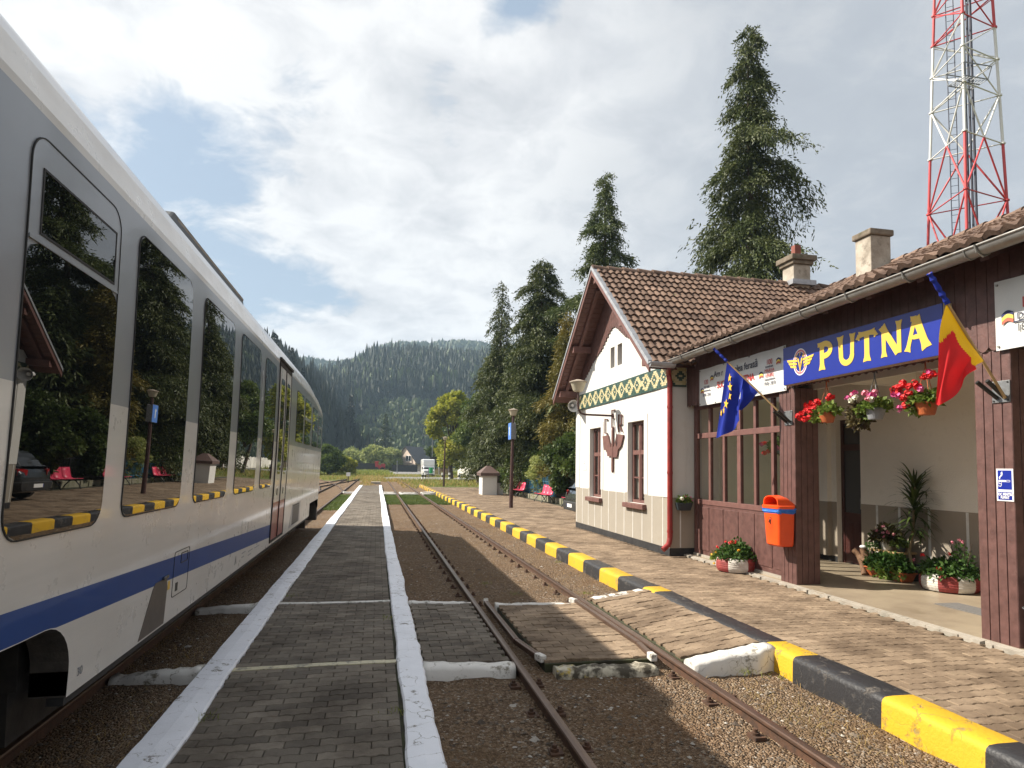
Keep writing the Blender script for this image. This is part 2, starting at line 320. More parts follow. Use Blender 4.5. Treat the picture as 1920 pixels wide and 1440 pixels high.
# ---------------------------------------------------------------- mesh helpers
class MB:
    def __init__(s): s.v = []; s.f = []; s.m = []; s.s = []; s.c = []
    def add(s, vs, fs, mat=0, smooth=False, col=0.5):
        o = len(s.v); s.v += [tuple(p) for p in vs]
        for f in fs: s.f.append(tuple(i + o for i in f)); s.m.append(mat); s.s.append(smooth); s.c.append(col)
        return s
    def box(s, x0, x1, y0, y1, z0, z1, mat=0, col=.5):
        x0, x1 = min(x0, x1), max(x0, x1); y0, y1 = min(y0, y1), max(y0, y1); z0, z1 = min(z0, z1), max(z0, z1)
        return s.add([(x0,y0,z0),(x1,y0,z0),(x1,y1,z0),(x0,y1,z0),(x0,y0,z1),(x1,y0,z1),(x1,y1,z1),(x0,y1,z1)],
                     [(0,3,2,1),(4,5,6,7),(0,1,5,4),(1,2,6,5),(2,3,7,6),(3,0,4,7)], mat, False, col)
    def hexa(s, p, mat=0):
        return s.add(p, [(0,3,2,1),(4,5,6,7),(0,1,5,4),(1,2,6,5),(2,3,7,6),(3,0,4,7)], mat)
    def bar(s, p0, p1, w, h=None, mat=0, up=(0,0,1)):
        h = h or w; a, b = Vector(p0), Vector(p1); d = (b - a).normalized(); u = Vector(up)
        if abs(d.dot(u)) > .98: u = Vector((0, 1, 0))
        r = d.cross(u).normalized() * w / 2; t = r.cross(d).normalized() * h / 2
        return s.hexa([a-r-t, a+r-t, b+r-t, b-r-t, a-r+t, a+r+t, b+r+t, b-r+t], mat)
    def cyl(s, p0, p1, r0, r1=None, n=12, mat=0, caps=True, smooth=True):
        r1 = r0 if r1 is None else r1; a, b = Vector(p0), Vector(p1); d = (b - a).normalized()
        u = Vector((0,0,1)) if abs(d.z) < .9 else Vector((1,0,0))
        x = d.cross(u).normalized(); y = d.cross(x)
        vs = []
        for c, r in ((a, r0), (b, r1)):
            for i in range(n):
                t = 2*PI*i/n; vs.append(c + x*math.cos(t)*r + y*math.sin(t)*r)
        s.add(vs, [(i, (i+1) % n, n+(i+1) % n, n+i) for i in range(n)], mat, smooth)
        if caps: s.add(vs, [tuple(range(n-1, -1, -1)), tuple(range(n, 2*n))], mat)
        return s
    def tube(s, pts, r, n=8, mat=0):
        rs = r if isinstance(r, (list, tuple)) else [r]*len(pts)
        for i in range(len(pts)-1): s.cyl(pts[i], pts[i+1], rs[i], rs[i+1], n, mat, True)
        return s
    def lathe(s, prof, c, n=20, mat=0, sx=1, sy=1, smooth=True, mats=None):
        vs = []; k = len(prof)
        for r, z in prof:
            for i in range(n):
                t = 2*PI*i/n; vs.append((c[0]+r*sx*math.cos(t), c[1]+r*sy*math.sin(t), c[2]+z))
        for j in range(k-1):
            for i in range(n):
                mm = mats(i/n) if mats else mat
                s.add([vs[j*n+i], vs[j*n+(i+1) % n], vs[(j+1)*n+(i+1) % n], vs[(j+1)*n+i]], [(0,1,2,3)], mm, smooth)
        return s
    def prism(s, poly, fn, d0, d1, mat=0, mats=None):
        n = len(poly); vs = [fn(a, b, d0) for a, b in poly] + [fn(a, b, d1) for a, b in poly]
        s.add(vs, [tuple(range(n))], mat); s.add(vs, [tuple(range(2*n-1, n-1, -1))], mat)
        s.add(vs, [(i, n+i, n+(i+1) % n, (i+1) % n) for i in range(n)], mat if mats is None else mats)
        return s
    def ball(s, c, r, n=10, m=6, mat=0, sq=(1,1,1)):
        prof = [(r*math.sin(PI*j/m), -r*math.cos(PI*j/m)) for j in range(m+1)]
        vs = []
        for rr, z in prof:
            for i in range(n):
                t = 2*PI*i/n; vs.append((c[0]+rr*sq[0]*math.cos(t), c[1]+rr*sq[1]*math.sin(t), c[2]+z*sq[2]))
        s.add(vs, [(j*n+i, j*n+(i+1) % n, (j+1)*n+(i+1) % n, (j+1)*n+i) for j in range(m) for i in range(n)], mat, True)
        return s
    def build(s, name, mats, parent=None, bevel=0, label=None):
        me = bpy.data.meshes.new(name); v = s.v
        if parent is not None:
            l = parent['_at']; v = [(a-l[0], b-l[1], c-l[2]) for a, b, c in v]
        me.from_pydata(v, [], s.f)
        if not isinstance(mats, (list, tuple)): mats = [mats]
        for q in mats: me.materials.append(q)
        me.polygons.foreach_set('material_index', s.m); me.polygons.foreach_set('use_smooth', s.s)
        a = me.attributes.new('Col', 'FLOAT', 'FACE'); a.data.foreach_set('value', s.c)
        o = bpy.data.objects.new(name, me); COL.objects.link(o)
        if parent is not None: o.parent = parent; o['_at'] = list(parent['_at'])
        if bevel:
            b = o.modifiers.new('soft edges', 'BEVEL'); b.width = bevel; b.segments = 2; b.limit_method = 'ANGLE'
        if label: o['label'] = label
        return o

def np_mesh(name, V, F, mats, col=None, parent=None, smooth=False, mi=None):
    """fast mesh from numpy: V (n,3), F (m,k)"""
    V = np.asarray(V, np.float32); F = np.asarray(F, np.int32); k = F.shape[1]
    if parent is not None: V = V - np.array(parent['_at'], np.float32)
    me = bpy.data.meshes.new(name)
    me.vertices.add(len(V)); me.vertices.foreach_set('co', V.ravel())
    me.loops.add(F.size); me.loops.foreach_set('vertex_index', F.ravel())
    me.polygons.add(len(F)); me.polygons.foreach_set('loop_start', np.arange(0, F.size, k, dtype=np.int32))
    me.polygons.foreach_set('loop_total', np.full(len(F), k, np.int32))
    if mi is not None: me.polygons.foreach_set('material_index', np.asarray(mi, np.int32))
    me.polygons.foreach_set('use_smooth', np.full(len(F), smooth))
    me.update(calc_edges=True); me.validate()
    for q in (mats if isinstance(mats, (list, tuple)) else [mats]): me.materials.append(q)
    if col is not None:
        a = me.attributes.new('Col', 'FLOAT', 'FACE'); a.data.foreach_set('value', np.asarray(col, np.float32))
    o = bpy.data.objects.new(name, me); COL.objects.link(o)
    if parent is not None: o.parent = parent; o['_at'] = list(parent['_at'])
    return o
def thing(name, label, cat, at=(0,0,0), group=None):
    o = bpy.data.objects.new(name, None); COL.objects.link(o); o.location = at; o['_at'] = list(at)
    o.empty_display_size = .2
    return tag(o, label, cat, group)
def tag(o, label, cat, group=None):
    o['label'] = label; o['category'] = cat
    if group: o['group'] = group
    return o
def struct(o): o['kind'] = 'structure'; return o
def stuff(o): o['kind'] = 'stuff'; return o
def dup(o, loc, label, rz=None, group=None):
    c = o.copy(); COL.objects.link(c); c.location = loc; c['label'] = label
    if rz is not None: c.rotation_euler = (c.rotation_euler[0], c.rotation_euler[1], rz)
    if group: c['group'] = group
    for ch in list(o.children):
        d = ch.copy(); COL.objects.link(d); d.parent = c
        for g in list(ch.children):
            e = g.copy(); COL.objects.link(e); e.parent = d
    return c
def sub(parent, name): pass

def text_part(txt, name, mat, size, place, parent, depth=.002, sx=1.0, align='CENTER', bold=0.0):
    """lettering as mesh; place = 4x4 matrix taking the text plane into the world"""
    cu = bpy.data.curves.new(name, 'FONT'); cu.body = txt; cu.size = size; cu.align_x = align; cu.align_y = 'CENTER'
    cu.extrude = depth; cu.offset = bold
    tmp = bpy.data.objects.new('tmp', cu); COL.objects.link(tmp)
    dg = bpy.context.evaluated_depsgraph_get(); dg.update()
    me = bpy.data.meshes.new_from_object(tmp.evaluated_get(dg)); bpy.data.objects.remove(tmp)
    me.transform(Matrix.Diagonal((sx, 1, 1, 1))); me.transform(place)
    l = parent['_at']; me.transform(Matrix.Translation((-l[0], -l[1], -l[2])))
    me.materials.clear(); me.materials.append(mat); me.name = name
    o = bpy.data.objects.new(name, me); COL.objects.link(o); o.parent = parent; o['_at'] = list(l)
    return o
def face_left(X, Y, Z, tilt=0):
    """text plane facing -X (towards the track): reading direction is -Y"""
    m = Matrix(((0, 0, -1, X), (-1, 0, 0, Y), (0, 1, 0, Z), (0, 0, 0, 1)))
    return m @ Matrix.Rotation(tilt, 4, 'Z')
def face_right(X, Y, Z):
    m = Matrix(((0, 0, 1, X), (1, 0, 0, Y), (0, 1, 0, Z), (0, 0, 0, 1))); return m

# leaves as small folded diamonds
def leaf_geo(P, D, L, W, rng):
    n = len(P); D = D / (np.linalg.norm(D, axis=1, keepdims=True) + 1e-9)
    r = rng.normal(size=(n, 3)); Sd = np.cross(D, r); Sd /= (np.linalg.norm(Sd, axis=1, keepdims=True) + 1e-9)
    L = np.asarray(L).reshape(-1, 1); W = np.asarray(W).reshape(-1, 1)
    mid = P + D * L * .45
    V = np.stack([P, mid + Sd * W / 2, P + D * L, mid - Sd * W / 2], 1).reshape(-1, 3)
    F = np.arange(4*n).reshape(-1, 4); return V, F

def conifer(name, label, base, H, Rm, mat, seed, nl=200, dens=26, droop=.55, top_thin=0, clear=.03, cards=(.5, .13), lean=0, group=None, power=.85, cat='tree', bush=0.0, fine=False, skirt=1.0, spread=.13, wild=0):
    rng = np.random.default_rng(seed); t = thing(name, label, cat, base, group)
    bx, by, bz = base
    tr = MB(); npt = 8
    tp = [(bx + lean*(i/npt)**2 + .05*math.sin(i*1.7+seed), by + .05*math.cos(i*2.1), bz + H*.97*i/npt) for i in range(npt+1)]
    tr.tube(tp, [max(.025, H*.014*(1-i/npt)**.8) for i in range(npt+1)], 7)
    P = []; D = []; Ls = []; limbs = MB()
    clump = rng.uniform(0, 6.28, 4)
    for i in range(nl):
        h = clear + (1-clear)*((i+rng.uniform())/nl)**1.12
        az = i*2.399 + rng.normal()*.35
        prof = (1-h)**power * (1 if h > .12 else .75 + 2*h) * min(1, skirt + 1.3*h)
        L = Rm*prof*(.72-.22*wild+(.5+.5*wild)*rng.uniform()) * (1 + .26*math.sin(4*az+clump[0]+h*11) + .20*math.sin(h*26+clump[1]+2*math.sin(az))) + .12 + .1*rng.uniform()
        if rng.uniform() < .12: L *= 1.15 + .35*rng.uniform()
        if rng.uniform() < .15: L *= .6
        if top_thin and h > top_thin: L *= .75; 
        z0 = h*H; up = .15 + .55*h + rng.normal()*.1
        n = max(5, int(L*dens)); 
        if top_thin and h > top_thin: n = max(4, int(n*.4))
        s = np.sort(bush+(1-bush)*rng.uniform(0, 1, n)**.8)
        ox = lean*h*h
        rad = s*L; zz = z0 + L*(up*s - (droop+up*.5)*s**2*1.0)
        lat = rng.normal(size=n)*spread*L*(.35+s)
        px = ox + math.cos(az)*rad - math.sin(az)*lat; py = math.sin(az)*rad + math.cos(az)*lat
        pp = np.stack([px, py, zz + rng.normal(size=n)*.06], 1)
        d = np.stack([math.cos(az)*(.5+.3*rng.uniform(size=n)) + rng.normal(size=n)*.45, math.sin(az)*(.5+.3*rng.uniform(size=n)) + rng.normal(size=n)*.45,
                      -.35 - .9*droop*s + rng.normal(size=n)*.35], 1)
        P.append(pp); D.append(d); Ls.append(np.full(n, .75+.5*(L/Rm)))
        if L > .9 and i % 3 == 0:
            m = [(ox+math.cos(az)*L*q, math.sin(az)*L*q, z0 + L*(up*q-(droop+up*.5)*q*q)) for q in (0, .4, .75)]
            limbs.tube([(bx+a, by+b, bz+c) for a, b, c in m], [.035, .022, .01], 4)
    P = np.concatenate(P); D = np.concatenate(D); Ls = np.concatenate(Ls)
    k = 6 if fine else 3
    P = np.repeat(P, k, 0); D = np.repeat(D, k, 0); Ls = np.repeat(Ls, k)
    if fine:     # each spray is a hanging strand of small scales
        Du = D/(np.linalg.norm(D, axis=1, keepdims=True)+1e-9); q = np.tile(np.arange(k), len(P)//k)[:, None]*.085*rng.uniform(.7, 1.3, (len(P), 1))
        P = P + Du*q + np.array([0, 0, -.55])*q*q + rng.normal(size=(len(P), 3))*.035; D = D + rng.normal(size=(len(D), 3))*.35 + np.array([0, 0, -.5])*q
    else:
        P = P + rng.normal(size=(len(P), 3))*np.array([.1, .1, .14]); D = D + rng.normal(size=(len(D), 3))*.28
    V, F = leaf_geo(P, D, cards[0]*Ls*rng.uniform(.55, 1.25, len(P)), cards[1]*rng.uniform(.6, 1.3, len(P)), rng)
    tr.build('trunk', bark, t); limbs.build('limbs', bark, t) if limbs.v else None
    np_mesh('crown', V + np.array(base), F, mat, rng.uniform(size=len(F)), t)
    return t

def broadleaf(name, label, base, H, Rx, mat, seed, nclump=40, per=260, leaf=(.3, .2), zlow=.25, group=None, cat='tree', Ry=None, stems=1, flat=1.0):
    rng = np.random.default_rng(seed); t = thing(name, label, cat, base, group); Ry = Ry or Rx
    b = np.array(base); C = []
    tr = MB()
    for s in range(stems):
        q = b + np.array([rng.normal()*Rx*.15*(stems > 1), rng.normal()*Ry*.15*(stems > 1), 0])
        tr.tube([tuple(q), tuple(q+[.1*Rx*rng.normal(), .1*Ry*rng.normal(), H*.35]), tuple(q+[.2*Rx*rng.normal(), .2*Ry*rng.normal(), H*.75])], [.02*H+.02, .014*H+.012, .006*H+.005], 6)
    V = []; F = []; K = []; off = 0
    for i in range(nclump):
        u = rng.normal(size=3); u /= np.linalg.norm(u); rr = rng.uniform(.35, 1)**.5
        c = np.array([u[0]*Rx*rr, u[1]*Ry*rr, zlow*H + (1-zlow)*H*(.5+.5*u[2]*rr*.96)])
        taper = 1 - .35*max(0, (c[2]/H-.55))/.45
        c[:2] *= taper; R_ = Rx*rng.uniform(.22, .42)
        n = per; w = rng.normal(size=(n, 3)); w /= np.linalg.norm(w, axis=1, keepdims=True)
        p = c + w*R_*rng.uniform(.25, 1.05, (n, 1))**.6*np.array([1, 1, .75*flat])
        d = w + rng.normal(size=(n, 3))*.7 + np.array([0, 0, -.25])
        v, f = leaf_geo(p, d, leaf[0]*rng.uniform(.6, 1.3, n), leaf[1]*rng.uniform(.6, 1.3, n), rng)
        V.append(v); F.append(f+off); off += len(v); K.append(np.clip(rng.uniform(0, 1, n)*.7 + rng.uniform(0, .3), 0, 1))
        if i % 3 == 0: tr.tube([tuple(b+[0, 0, H*.3]), tuple(b+c*np.array([.6, .6, .9])), tuple(b+c)], [.009*H, .006*H, .003*H], 5)
    V = np.concatenate(V); V[:, 2] = np.maximum(V[:, 2], .02)
    tr.build('trunk' if cat == 'tree' else 'stem', bark, t)
    np_mesh('crown' if cat == 'tree' else 'foliage', V + b, np.concatenate(F), mat, np.concatenate(K), t)
    return t

# ---------------------------------------------------------------- camera, light, sky
cam = bpy.data.cameras.new('camera'); co = bpy.data.objects.new('camera', cam); COL.objects.link(co); S.camera = co
yaw, pitch, roll = .20664, .06, .014
cy, sy, cp, sp = math.cos(yaw), math.sin(yaw), math.cos(pitch), math.sin(pitch)
fw = Vector((sy*cp, cy*cp, sp)); rt = Vector((cy, -sy, 0)); up = rt.cross(fw)
r2 = rt*math.cos(roll) + up*math.sin(roll); u2 = up*math.cos(roll) - rt*math.sin(roll)
co.matrix_world = Matrix(((r2.x, u2.x, -fw.x, 0), (r2.y, u2.y, -fw.y, 0), (r2.z, u2.z, -fw.z, 1.97), (0, 0, 0, 1)))
cam.sensor_width = 36; cam.lens = 22.5; cam.shift_y = 83.45/1920; cam.clip_end = 6000; cam.clip_start = .05

SUN = Vector((-1.0, .42, .98)).normalized()      # towards the sun
sl = bpy.data.lights.new('sun', 'SUN'); sl.energy = 5.0; sl.angle = R(.6); sl.color = (1, .915, .79)
so = bpy.data.objects.new('sun', sl); COL.objects.link(so)
so.rotation_euler = (-SUN).to_track_quat('-Z', 'Y').to_euler()
W = bpy.data.worlds.new('World'); S.world = W; W.use_nodes = True
nt = W.node_tree; bg = nt.nodes['Background']; bg.inputs['Strength'].default_value = .06
sky = N(nt, 'ShaderNodeTexSky', sky_type='NISHITA'); sky.sun_disc = False
sky.sun_elevation = math.asin(SUN.z); sky.sun_rotation = math.atan2(SUN.x, SUN.y); sky.air_density = 1.2; sky.dust_density = 2
tc = N(nt, 'ShaderNodeTexCoord').outputs['Generated']
sepx = N(nt, 'ShaderNodeSeparateXYZ'); nt.links.new(tc, sepx.inputs[0])
def mth(op, a, b=None, c=None, clamp=False):
    n = N(nt, 'ShaderNodeMath', operation=op); n.use_clamp = clamp
    for i, v in enumerate((a, b, c)):
        if v is None: continue
        if hasattr(v, 'is_linked'): nt.links.new(v, n.inputs[i])
        else: n.inputs[i].default_value = v
    return n.outputs[0]
den = mth('ADD', mth('ABSOLUTE', sepx.outputs[2]), .22)
cmb = N(nt, 'ShaderNodeCombineXYZ')
nt.links.new(mth('DIVIDE', sepx.outputs[0], den), cmb.inputs[0]); nt.links.new(mth('DIVIDE', sepx.outputs[1], den), cmb.inputs[1])
cmb.inputs[2].default_value = 3.7
cv = cmb.outputs[0]
fb = noise(nt, cv, 2.0, 12, .58, .3); fb2 = noise(nt, cv, 6.5, 10, .6, .4)
def lobe(d, k, w):
    v = N(nt, 'ShaderNodeVectorMath', operation='DOT_PRODUCT'); nt.links.new(tc, v.inputs[0])
    v.inputs[1].default_value = Vector(d).normalized()
    e = mth('EXPONENT', mth('MULTIPLY', mth('SUBTRACT', v.outputs['Value'], 1), k)); return mth('MULTIPLY', e, w)
BLUE = [
 ((-.285, .885, .369), 130, .16), ((-.175, .956, .234), 260, .18), ((-.09, .958, .272), 500, .13), ((-.231, .863, .45), 260, .14), ((-.09, .863, .498), 300, .13),
 ((.138, .798, .586), 420, .18), ((.19, .77, .61), 500, .14), ((.098, .885, .455), 900, .22), ((.086, .832, .548), 400, .06), ((-.33, .90, .27), 90, .12),
 ((-.36, .79, .49), 160, -.10), ((.063, .94, .335), 160, -.20), ((.209, .873, .442), 140, -.22), ((-.016, .903, .43), 500, -.12), ((.6, .68, .4), 8, -.30)]
tot = mth('ADD', mth('MULTIPLY', fb, .72), mth('MULTIPLY', fb2, .42))
for d, k, w in BLUE: tot = mth('SUBTRACT', tot, lobe(d, k, w))
tot = mth('ADD', tot, mth('MULTIPLY', mth('SUBTRACT', 1, sepx.outputs[2]), .10))
cov = ramp(nt, tot, [(.40, (0, 0, 0)), (.48, (.55, .55, .55)), (.54, (1, 1, 1))])
# cloud tone: brightest towards the sun side and straight ahead, greyer to the right
tone = mth('ADD', mth('MULTIPLY', fb2, .55), mth('MULTIPLY', fb, .5))
cbri = ramp(nt, tone, [(.38, (5.9, 6.02, 6.25)), (.5, (7.3, 7.34, 7.45)), (.58, (8.4, 8.4, 8.35))])
cgry = ramp(nt, tone, [(.34, (3.9, 4.15, 4.6)), (.52, (4.4, 4.65, 5.05)), (.68, (5.6, 5.7, 5.9))])
side = mth('SUBTRACT', sepx.outputs[0], mth('MULTIPLY', sepx.outputs[1], .18))
sf = ramp(nt, mth('ADD', side, mth('MULTIPLY', mth('SUBTRACT', fb, .5), .35)), [(.02, (0, 0, 0)), (.36, (1, 1, 1))])
ccol = mix(nt, sf, cbri, cgry)
skb = mix(nt, 1.0, sky.outputs[0], (1.0, 1.0, 1.0), 'MULTIPLY')
pale = mix(nt, .7, skb, (4.1, 5.0, 6.1))
fin = mix(nt, cov, pale, ccol)
sunny = mth('ADD', 1, lobe(SUN, 12, .7))      # clouds near the sun are brighter
vs_ = N(nt, 'ShaderNodeVectorMath', operation='SCALE'); nt.links.new(fin, vs_.inputs[0]); nt.links.new(sunny, vs_.inputs['Scale']); fin = vs_.outputs[0]
nt.links.new(fin, bg.inputs['Color'])
S.view_settings.view_transform = 'Standard'; S.view_settings.look = 'None'; S.view_settings.gamma = 1; S.view_settings.exposure = 1.0
S.cycles.use_denoising = True; S.cycles.max_bounces = 8; S.cycles.transparent_max_bounces = 12
S.cycles.volume_bounces = 0; S.cycles.volume_step_rate = 4
# ================================================================ the setting
rng = np.random.default_rng(3)
def sheet(name, x0, x1, y0, y1, nx, ny, zf, mat):
    xs = np.linspace(x0, x1, nx); ys = y0 + (y1-y0)*np.linspace(0, 1, ny)**1.6
    X, Y = np.meshgrid(xs, ys); Z = zf(X, Y)
    V = np.stack([X, Y, Z], -1).reshape(-1, 3); i = np.arange(nx*ny).reshape(ny, nx)
    F = np.stack([i[:-1, :-1], i[:-1, 1:], i[1:, 1:], i[1:, :-1]], -1).reshape(-1, 4)
    return struct(np_mesh(name, V, F, mat, smooth=True))
def bump2(X, Y): return .012*np.sin(X*7.1+1.3*np.sin(Y*3.3)) * np.sin(Y*5.7+np.sin(X*4)) + .008*np.sin(X*19+Y*13)*np.sin(Y*23-X*7)
sheet('track_bed', -9, 3.86, -4, 78, 130, 260, lambda X, Y: .045 + bump2(X, Y), ballast)

# land: flat meadow, valley side and hills in one sheet
def sm(t): t = np.clip(t, 0, 1); return t*t*(3-2*t)
def land(X, Y):
    X = np.asarray(X, float); Y = np.asarray(Y, float)
    a = (87 + .07*X + 8*np.sin(X/55.) + 5*np.sin(X/23.+1)) * sm((Y-285)/365.)
    far = 92*sm((Y-760)/380.) * (1 + .08*np.sin(X/140.+.6) + .05*np.sin(X/61.))
    left = 34*sm((-X-6)/52.) * sm((Y-190)/75.) * (1-sm((Y-370)/140.))
    return a + far + left - 6*sm((Y-680)/90.)*(1-sm((Y-780)/100.))
xs = np.concatenate([np.linspace(-1500, -300, 13), np.linspace(-280, 520, 90), np.linspace(560, 2200, 14)])
ys = np.concatenate([np.linspace(-300, 130, 24), np.linspace(140, 1250, 110), np.linspace(1300, 3600, 12)])
X, Y = np.meshgrid(xs, ys); Z = land(X, Y) - .02
V = np.stack([X, Y, Z], -1).reshape(-1, 3); ii = np.arange(V.shape[0]).reshape(X.shape)
F = np.stack([ii[:-1, :-1], ii[:-1, 1:], ii[1:, 1:], ii[1:, :-1]], -1).reshape(-1, 4)
struct(np_mesh('ground', V, F, ground_m, smooth=True))
b = MB(); b.add([(1, 88, .03), (60, 96, .03), (60, 108, .03), (-2, 104, .03)], [(0, 1, 2, 3)])
b.add([(2, 104, .026), (11, 104, .026), (14, 225, .026), (4, 225, .026)], [(0, 1, 2, 3)])
struct(b.build('road', asphalt))

# ---- paving blocks as real blocks with a wavy long side
def pavers(name, x0, x1, y0, y1, zf, mat, inside=None, Lb=.222, Wb=.112, fine=1e9, seed=1, gap=.0045, jit=.0016):
    r = np.random.default_rng(seed); V = []; F = []; C = []; n = 0
    wave = [(0, 0), (.10, 0), (.20, 1), (.30, 1), (.40, 0), (.6, 0), (.7, 1), (.8, 1), (.9, 0), (1, 0)]
    y = y0; row = 0
    while y < y1 - .02:
        x = x0 - (Lb/2 if row % 2 else 0)
        while x < x1 - .02:
            a, c = max(x, x0), min(x+Lb, x1)
            if c - a > .05 and (inside is None or inside((a+c)/2, y+Wb/2)):
                dz = r.normal()*jit; tx, ty = r.normal()*.005, r.normal()*.008
                col = float(np.clip(.5+r.normal()*.28, 0, 1))
                if y < fine:
                    lo = [(p, .010*q) for p, q in wave if a <= x+p*Lb <= c]
                    bx = [x+p*Lb for p, q in lo]; by = [q for p, q in lo]
                    pts = [(px+gap/2*(1 if i == 0 else -1 if i == len(bx)-1 else 0), y+gap/2+q) for i, (px, q) in enumerate(zip(bx, by))]
                    pts += [(px, y+Wb-gap/2+q) for (px, _), q in zip(pts[::-1], by[::-1])]
                else:
                    pts = [(a+gap/2, y+gap/2), (c-gap/2, y+gap/2), (c-gap/2, y+Wb-gap/2), (a+gap/2, y+Wb-gap/2)]
                k = len(pts)
                if k >= 4:
                    mx = sum(p[0] for p in pts)/k; my = sum(p[1] for p in pts)/k
                    top = []; low = []
                    for px, py in pts:
                        z = zf(px, py) + dz + tx*(px-mx) + ty*(py-my)
                        qx = px + (mx-px)/max(abs(mx-px), .02)*.004; qy = py + (.004 if py < my else -.004)
                        top.append((qx, qy, z)); low.append((px, py, z-.005))
                    base = [(px, py, z-.03) for px, py, z in low]
                    V += top + low + base
                    F.append(tuple(range(n, n+k)))
                    for j in range(k):
                        j2 = (j+1) % k
                        F.append((n+k+j, n+k+j2, n+j2, n+j)); F.append((n+2*k+j, n+2*k+j2, n+k+j2, n+k+j))
                    C += [col]*(1+2*k); n += 3*k
            x += Lb
        y += Wb; row += 1
    me = bpy.data.meshes.new(name); me.from_pydata(V, [], F); me.materials.append(mat)
    a = me.attributes.new('Col', 'FLOAT', 'FACE'); a.data.foreach_set('value', C)
    o = bpy.data.objects.new(name, me); COL.objects.link(o); return struct(o)

ZM = .15
def zmid(x, y): return ZM + .006*math.sin(y*1.3+x*2) + .004*math.sin(y*3.7)
pavers('platform_paving', -1.21, .225, 2.2, 58.5, zmid, pav1, fine=12, seed=1)
b = MB(); b.box(-1.44, .42, -4, 59, -.1, .128); struct(b.build('platform_bed', joint))

# painted concrete edge strips of the middle platform
def strip(name, xa, xb, y0, y1, z, mat, seed, rag=.008):
    r = np.random.default_rng(seed); ys_ = []; y = y0
    while y < y1: ys_.append(y); y += .06 if y < 14 else .3
    V = []; F = []; wa = wb = 0
    for y in ys_:
        wa = .9*wa + r.normal()*rag*.25; wb = .9*wb + r.normal()*rag*.35
        lo = .03*math.sin(y*.23) ; h = z + .006*math.sin(y*.9) + r.normal()*.0007
        xa_, xb_ = xa+wa+lo*.3, xb+wb+lo*.3
        V += [(xa_, y, .0), (xa_, y, h-.014), (xa_+.014, y, h), (.5*(xa_+xb_), y, h+.006), (xb_-.014, y, h), (xb_, y, h-.014), (xb_, y, .0)]
    n = len(ys_)
    for i in range(n-1):
        for j in range(6): F.append((7*i+j, 7*i+j+1, 7*i+7+j+1, 7*i+7+j))
    F.append(tuple(range(6, -1, -1))); F.append(tuple(7*(n-1)+j for j in range(7)))
    m = MB(); m.add([], []); m.v = V
    for f in F: m.f.append(f); m.m.append(0); m.s.append(False); m.c.append(.5)
    return struct(m.build(name, mat))
strip('platform_edge', -1.475, -1.2, 2.2, 58.6, .175, white_paint, 4)
strip('platform_edge', .222, .45, 2.2, 59.2, .175, white_paint, 5, .01)
# thin cross lines painted on the paving, a few millimetres proud
for y, m in ((6.15, yel_line), (8.86, white_paint2), (44.3, white_paint2)):
    b = MB(); x = -1.2
    while x < .22:
        L = min(.11, .222-x); dy = random.gauss(0, .004)
        b.box(x+.001, x+L-.001, y-.045+dy, y+.045+dy, zmid(x, y)-.01, zmid(x, y)+.0075); x += .11
    struct(b.build('platform_marking', m))

# ---- station platform: paving, kerb
PLT = .262
def zst(x, y): return PLT + .005*math.sin(y*1.1+x*1.7) + .004*math.sin(x*4.1)
def in_st(x, y):
    if y < 11.9: return x < 6.0
    if y < 18.0: return x < 5.66
    return x < 7.4 + .6*math.sin(y*.05)
pavers('station_platform_paving', 4.04, 8.1, 1.6, 51.5, zst, pav2, in_st, fine=15, seed=2)
b = MB(); b.box(4.0, 8.6, -4, 52.5, -.1, .238); struct(b.build('station_platform_bed', joint))
# kerb: painted yellow and black by turns
bounds = [2.45, 3.42, 4.26, 5.31, 5.78]
kb = [(1.4, 2.45, 0), (2.45, 3.42, 1), (3.42, 4.26, 0), (4.26, 5.31, 1), (5.31, 5.80, 0), (5.80, 8.72, 1), (8.72, 9.67, 0)]
kb = [(1.4, 2.4, 0), (2.4, 3.42, 1), (3.42, 4.26, 0), (4.26, 5.31, 1), (5.31, 5.80, 0), (5.80, 8.35, 1), (8.35, 8.72, 0), (8.72, 9.67, 1), (9.67, 10.52, 0), (10.52, 11.42, 1), (11.42, 12.34, 0), (12.34, 13.22, 1), (13.22, 14.15, 0), (14.15, 15.03, 1), (15.03, 15.95, 0), (15.95, 16.8, 1)]
y = 16.8; c = 0
while y < 59: kb.append((y, y+.92, c)); y += .92; c = 1-c
m = MB(); r = random.Random(5); prev = None; sec = []
ks = []
for y0, y1, c in kb:
    n = max(2, int((y1-y0)/.11)) if y0 < 20 else 2
    for i in range(n):
        ks.append((y0+(y1-y0)*i/n, y0+(y1-y0)*(i+1)/n, c))
def ksec(y):
    q = math.sin(y*2.3)*.006 + math.sin(y*9.1)*.003; h = PLT + .012 + .006*math.sin(y*1.7) + math.sin(y*13)*.0015
    x0 = 3.775 + q*.7; x1 = 4.065 + math.sin(y*3.1)*.008
    return [(x0-.012, y, -.05), (x0-.004, y, h-.05), (x0+.004, y, h-.022), (x0+.026, y, h-.003), (x0+.09, y, h+.002), (x1-.02, y, h), (x1, y, h-.012), (x1, y, -.05)]
for a, bb, c in ks:
    s0, s1 = ksec(a), ksec(bb)
    m.add(s0+s1, [(j, j+1, 8+j+1, 8+j) for j in range(7)], c, True)
m.add(ksec(1.4), [tuple(range(7, -1, -1))], 0); m.add(ksec(ks[-1][1]), [tuple(range(8))], 0)
struct(m.build('kerb', [kerb_y, kerb_k]))

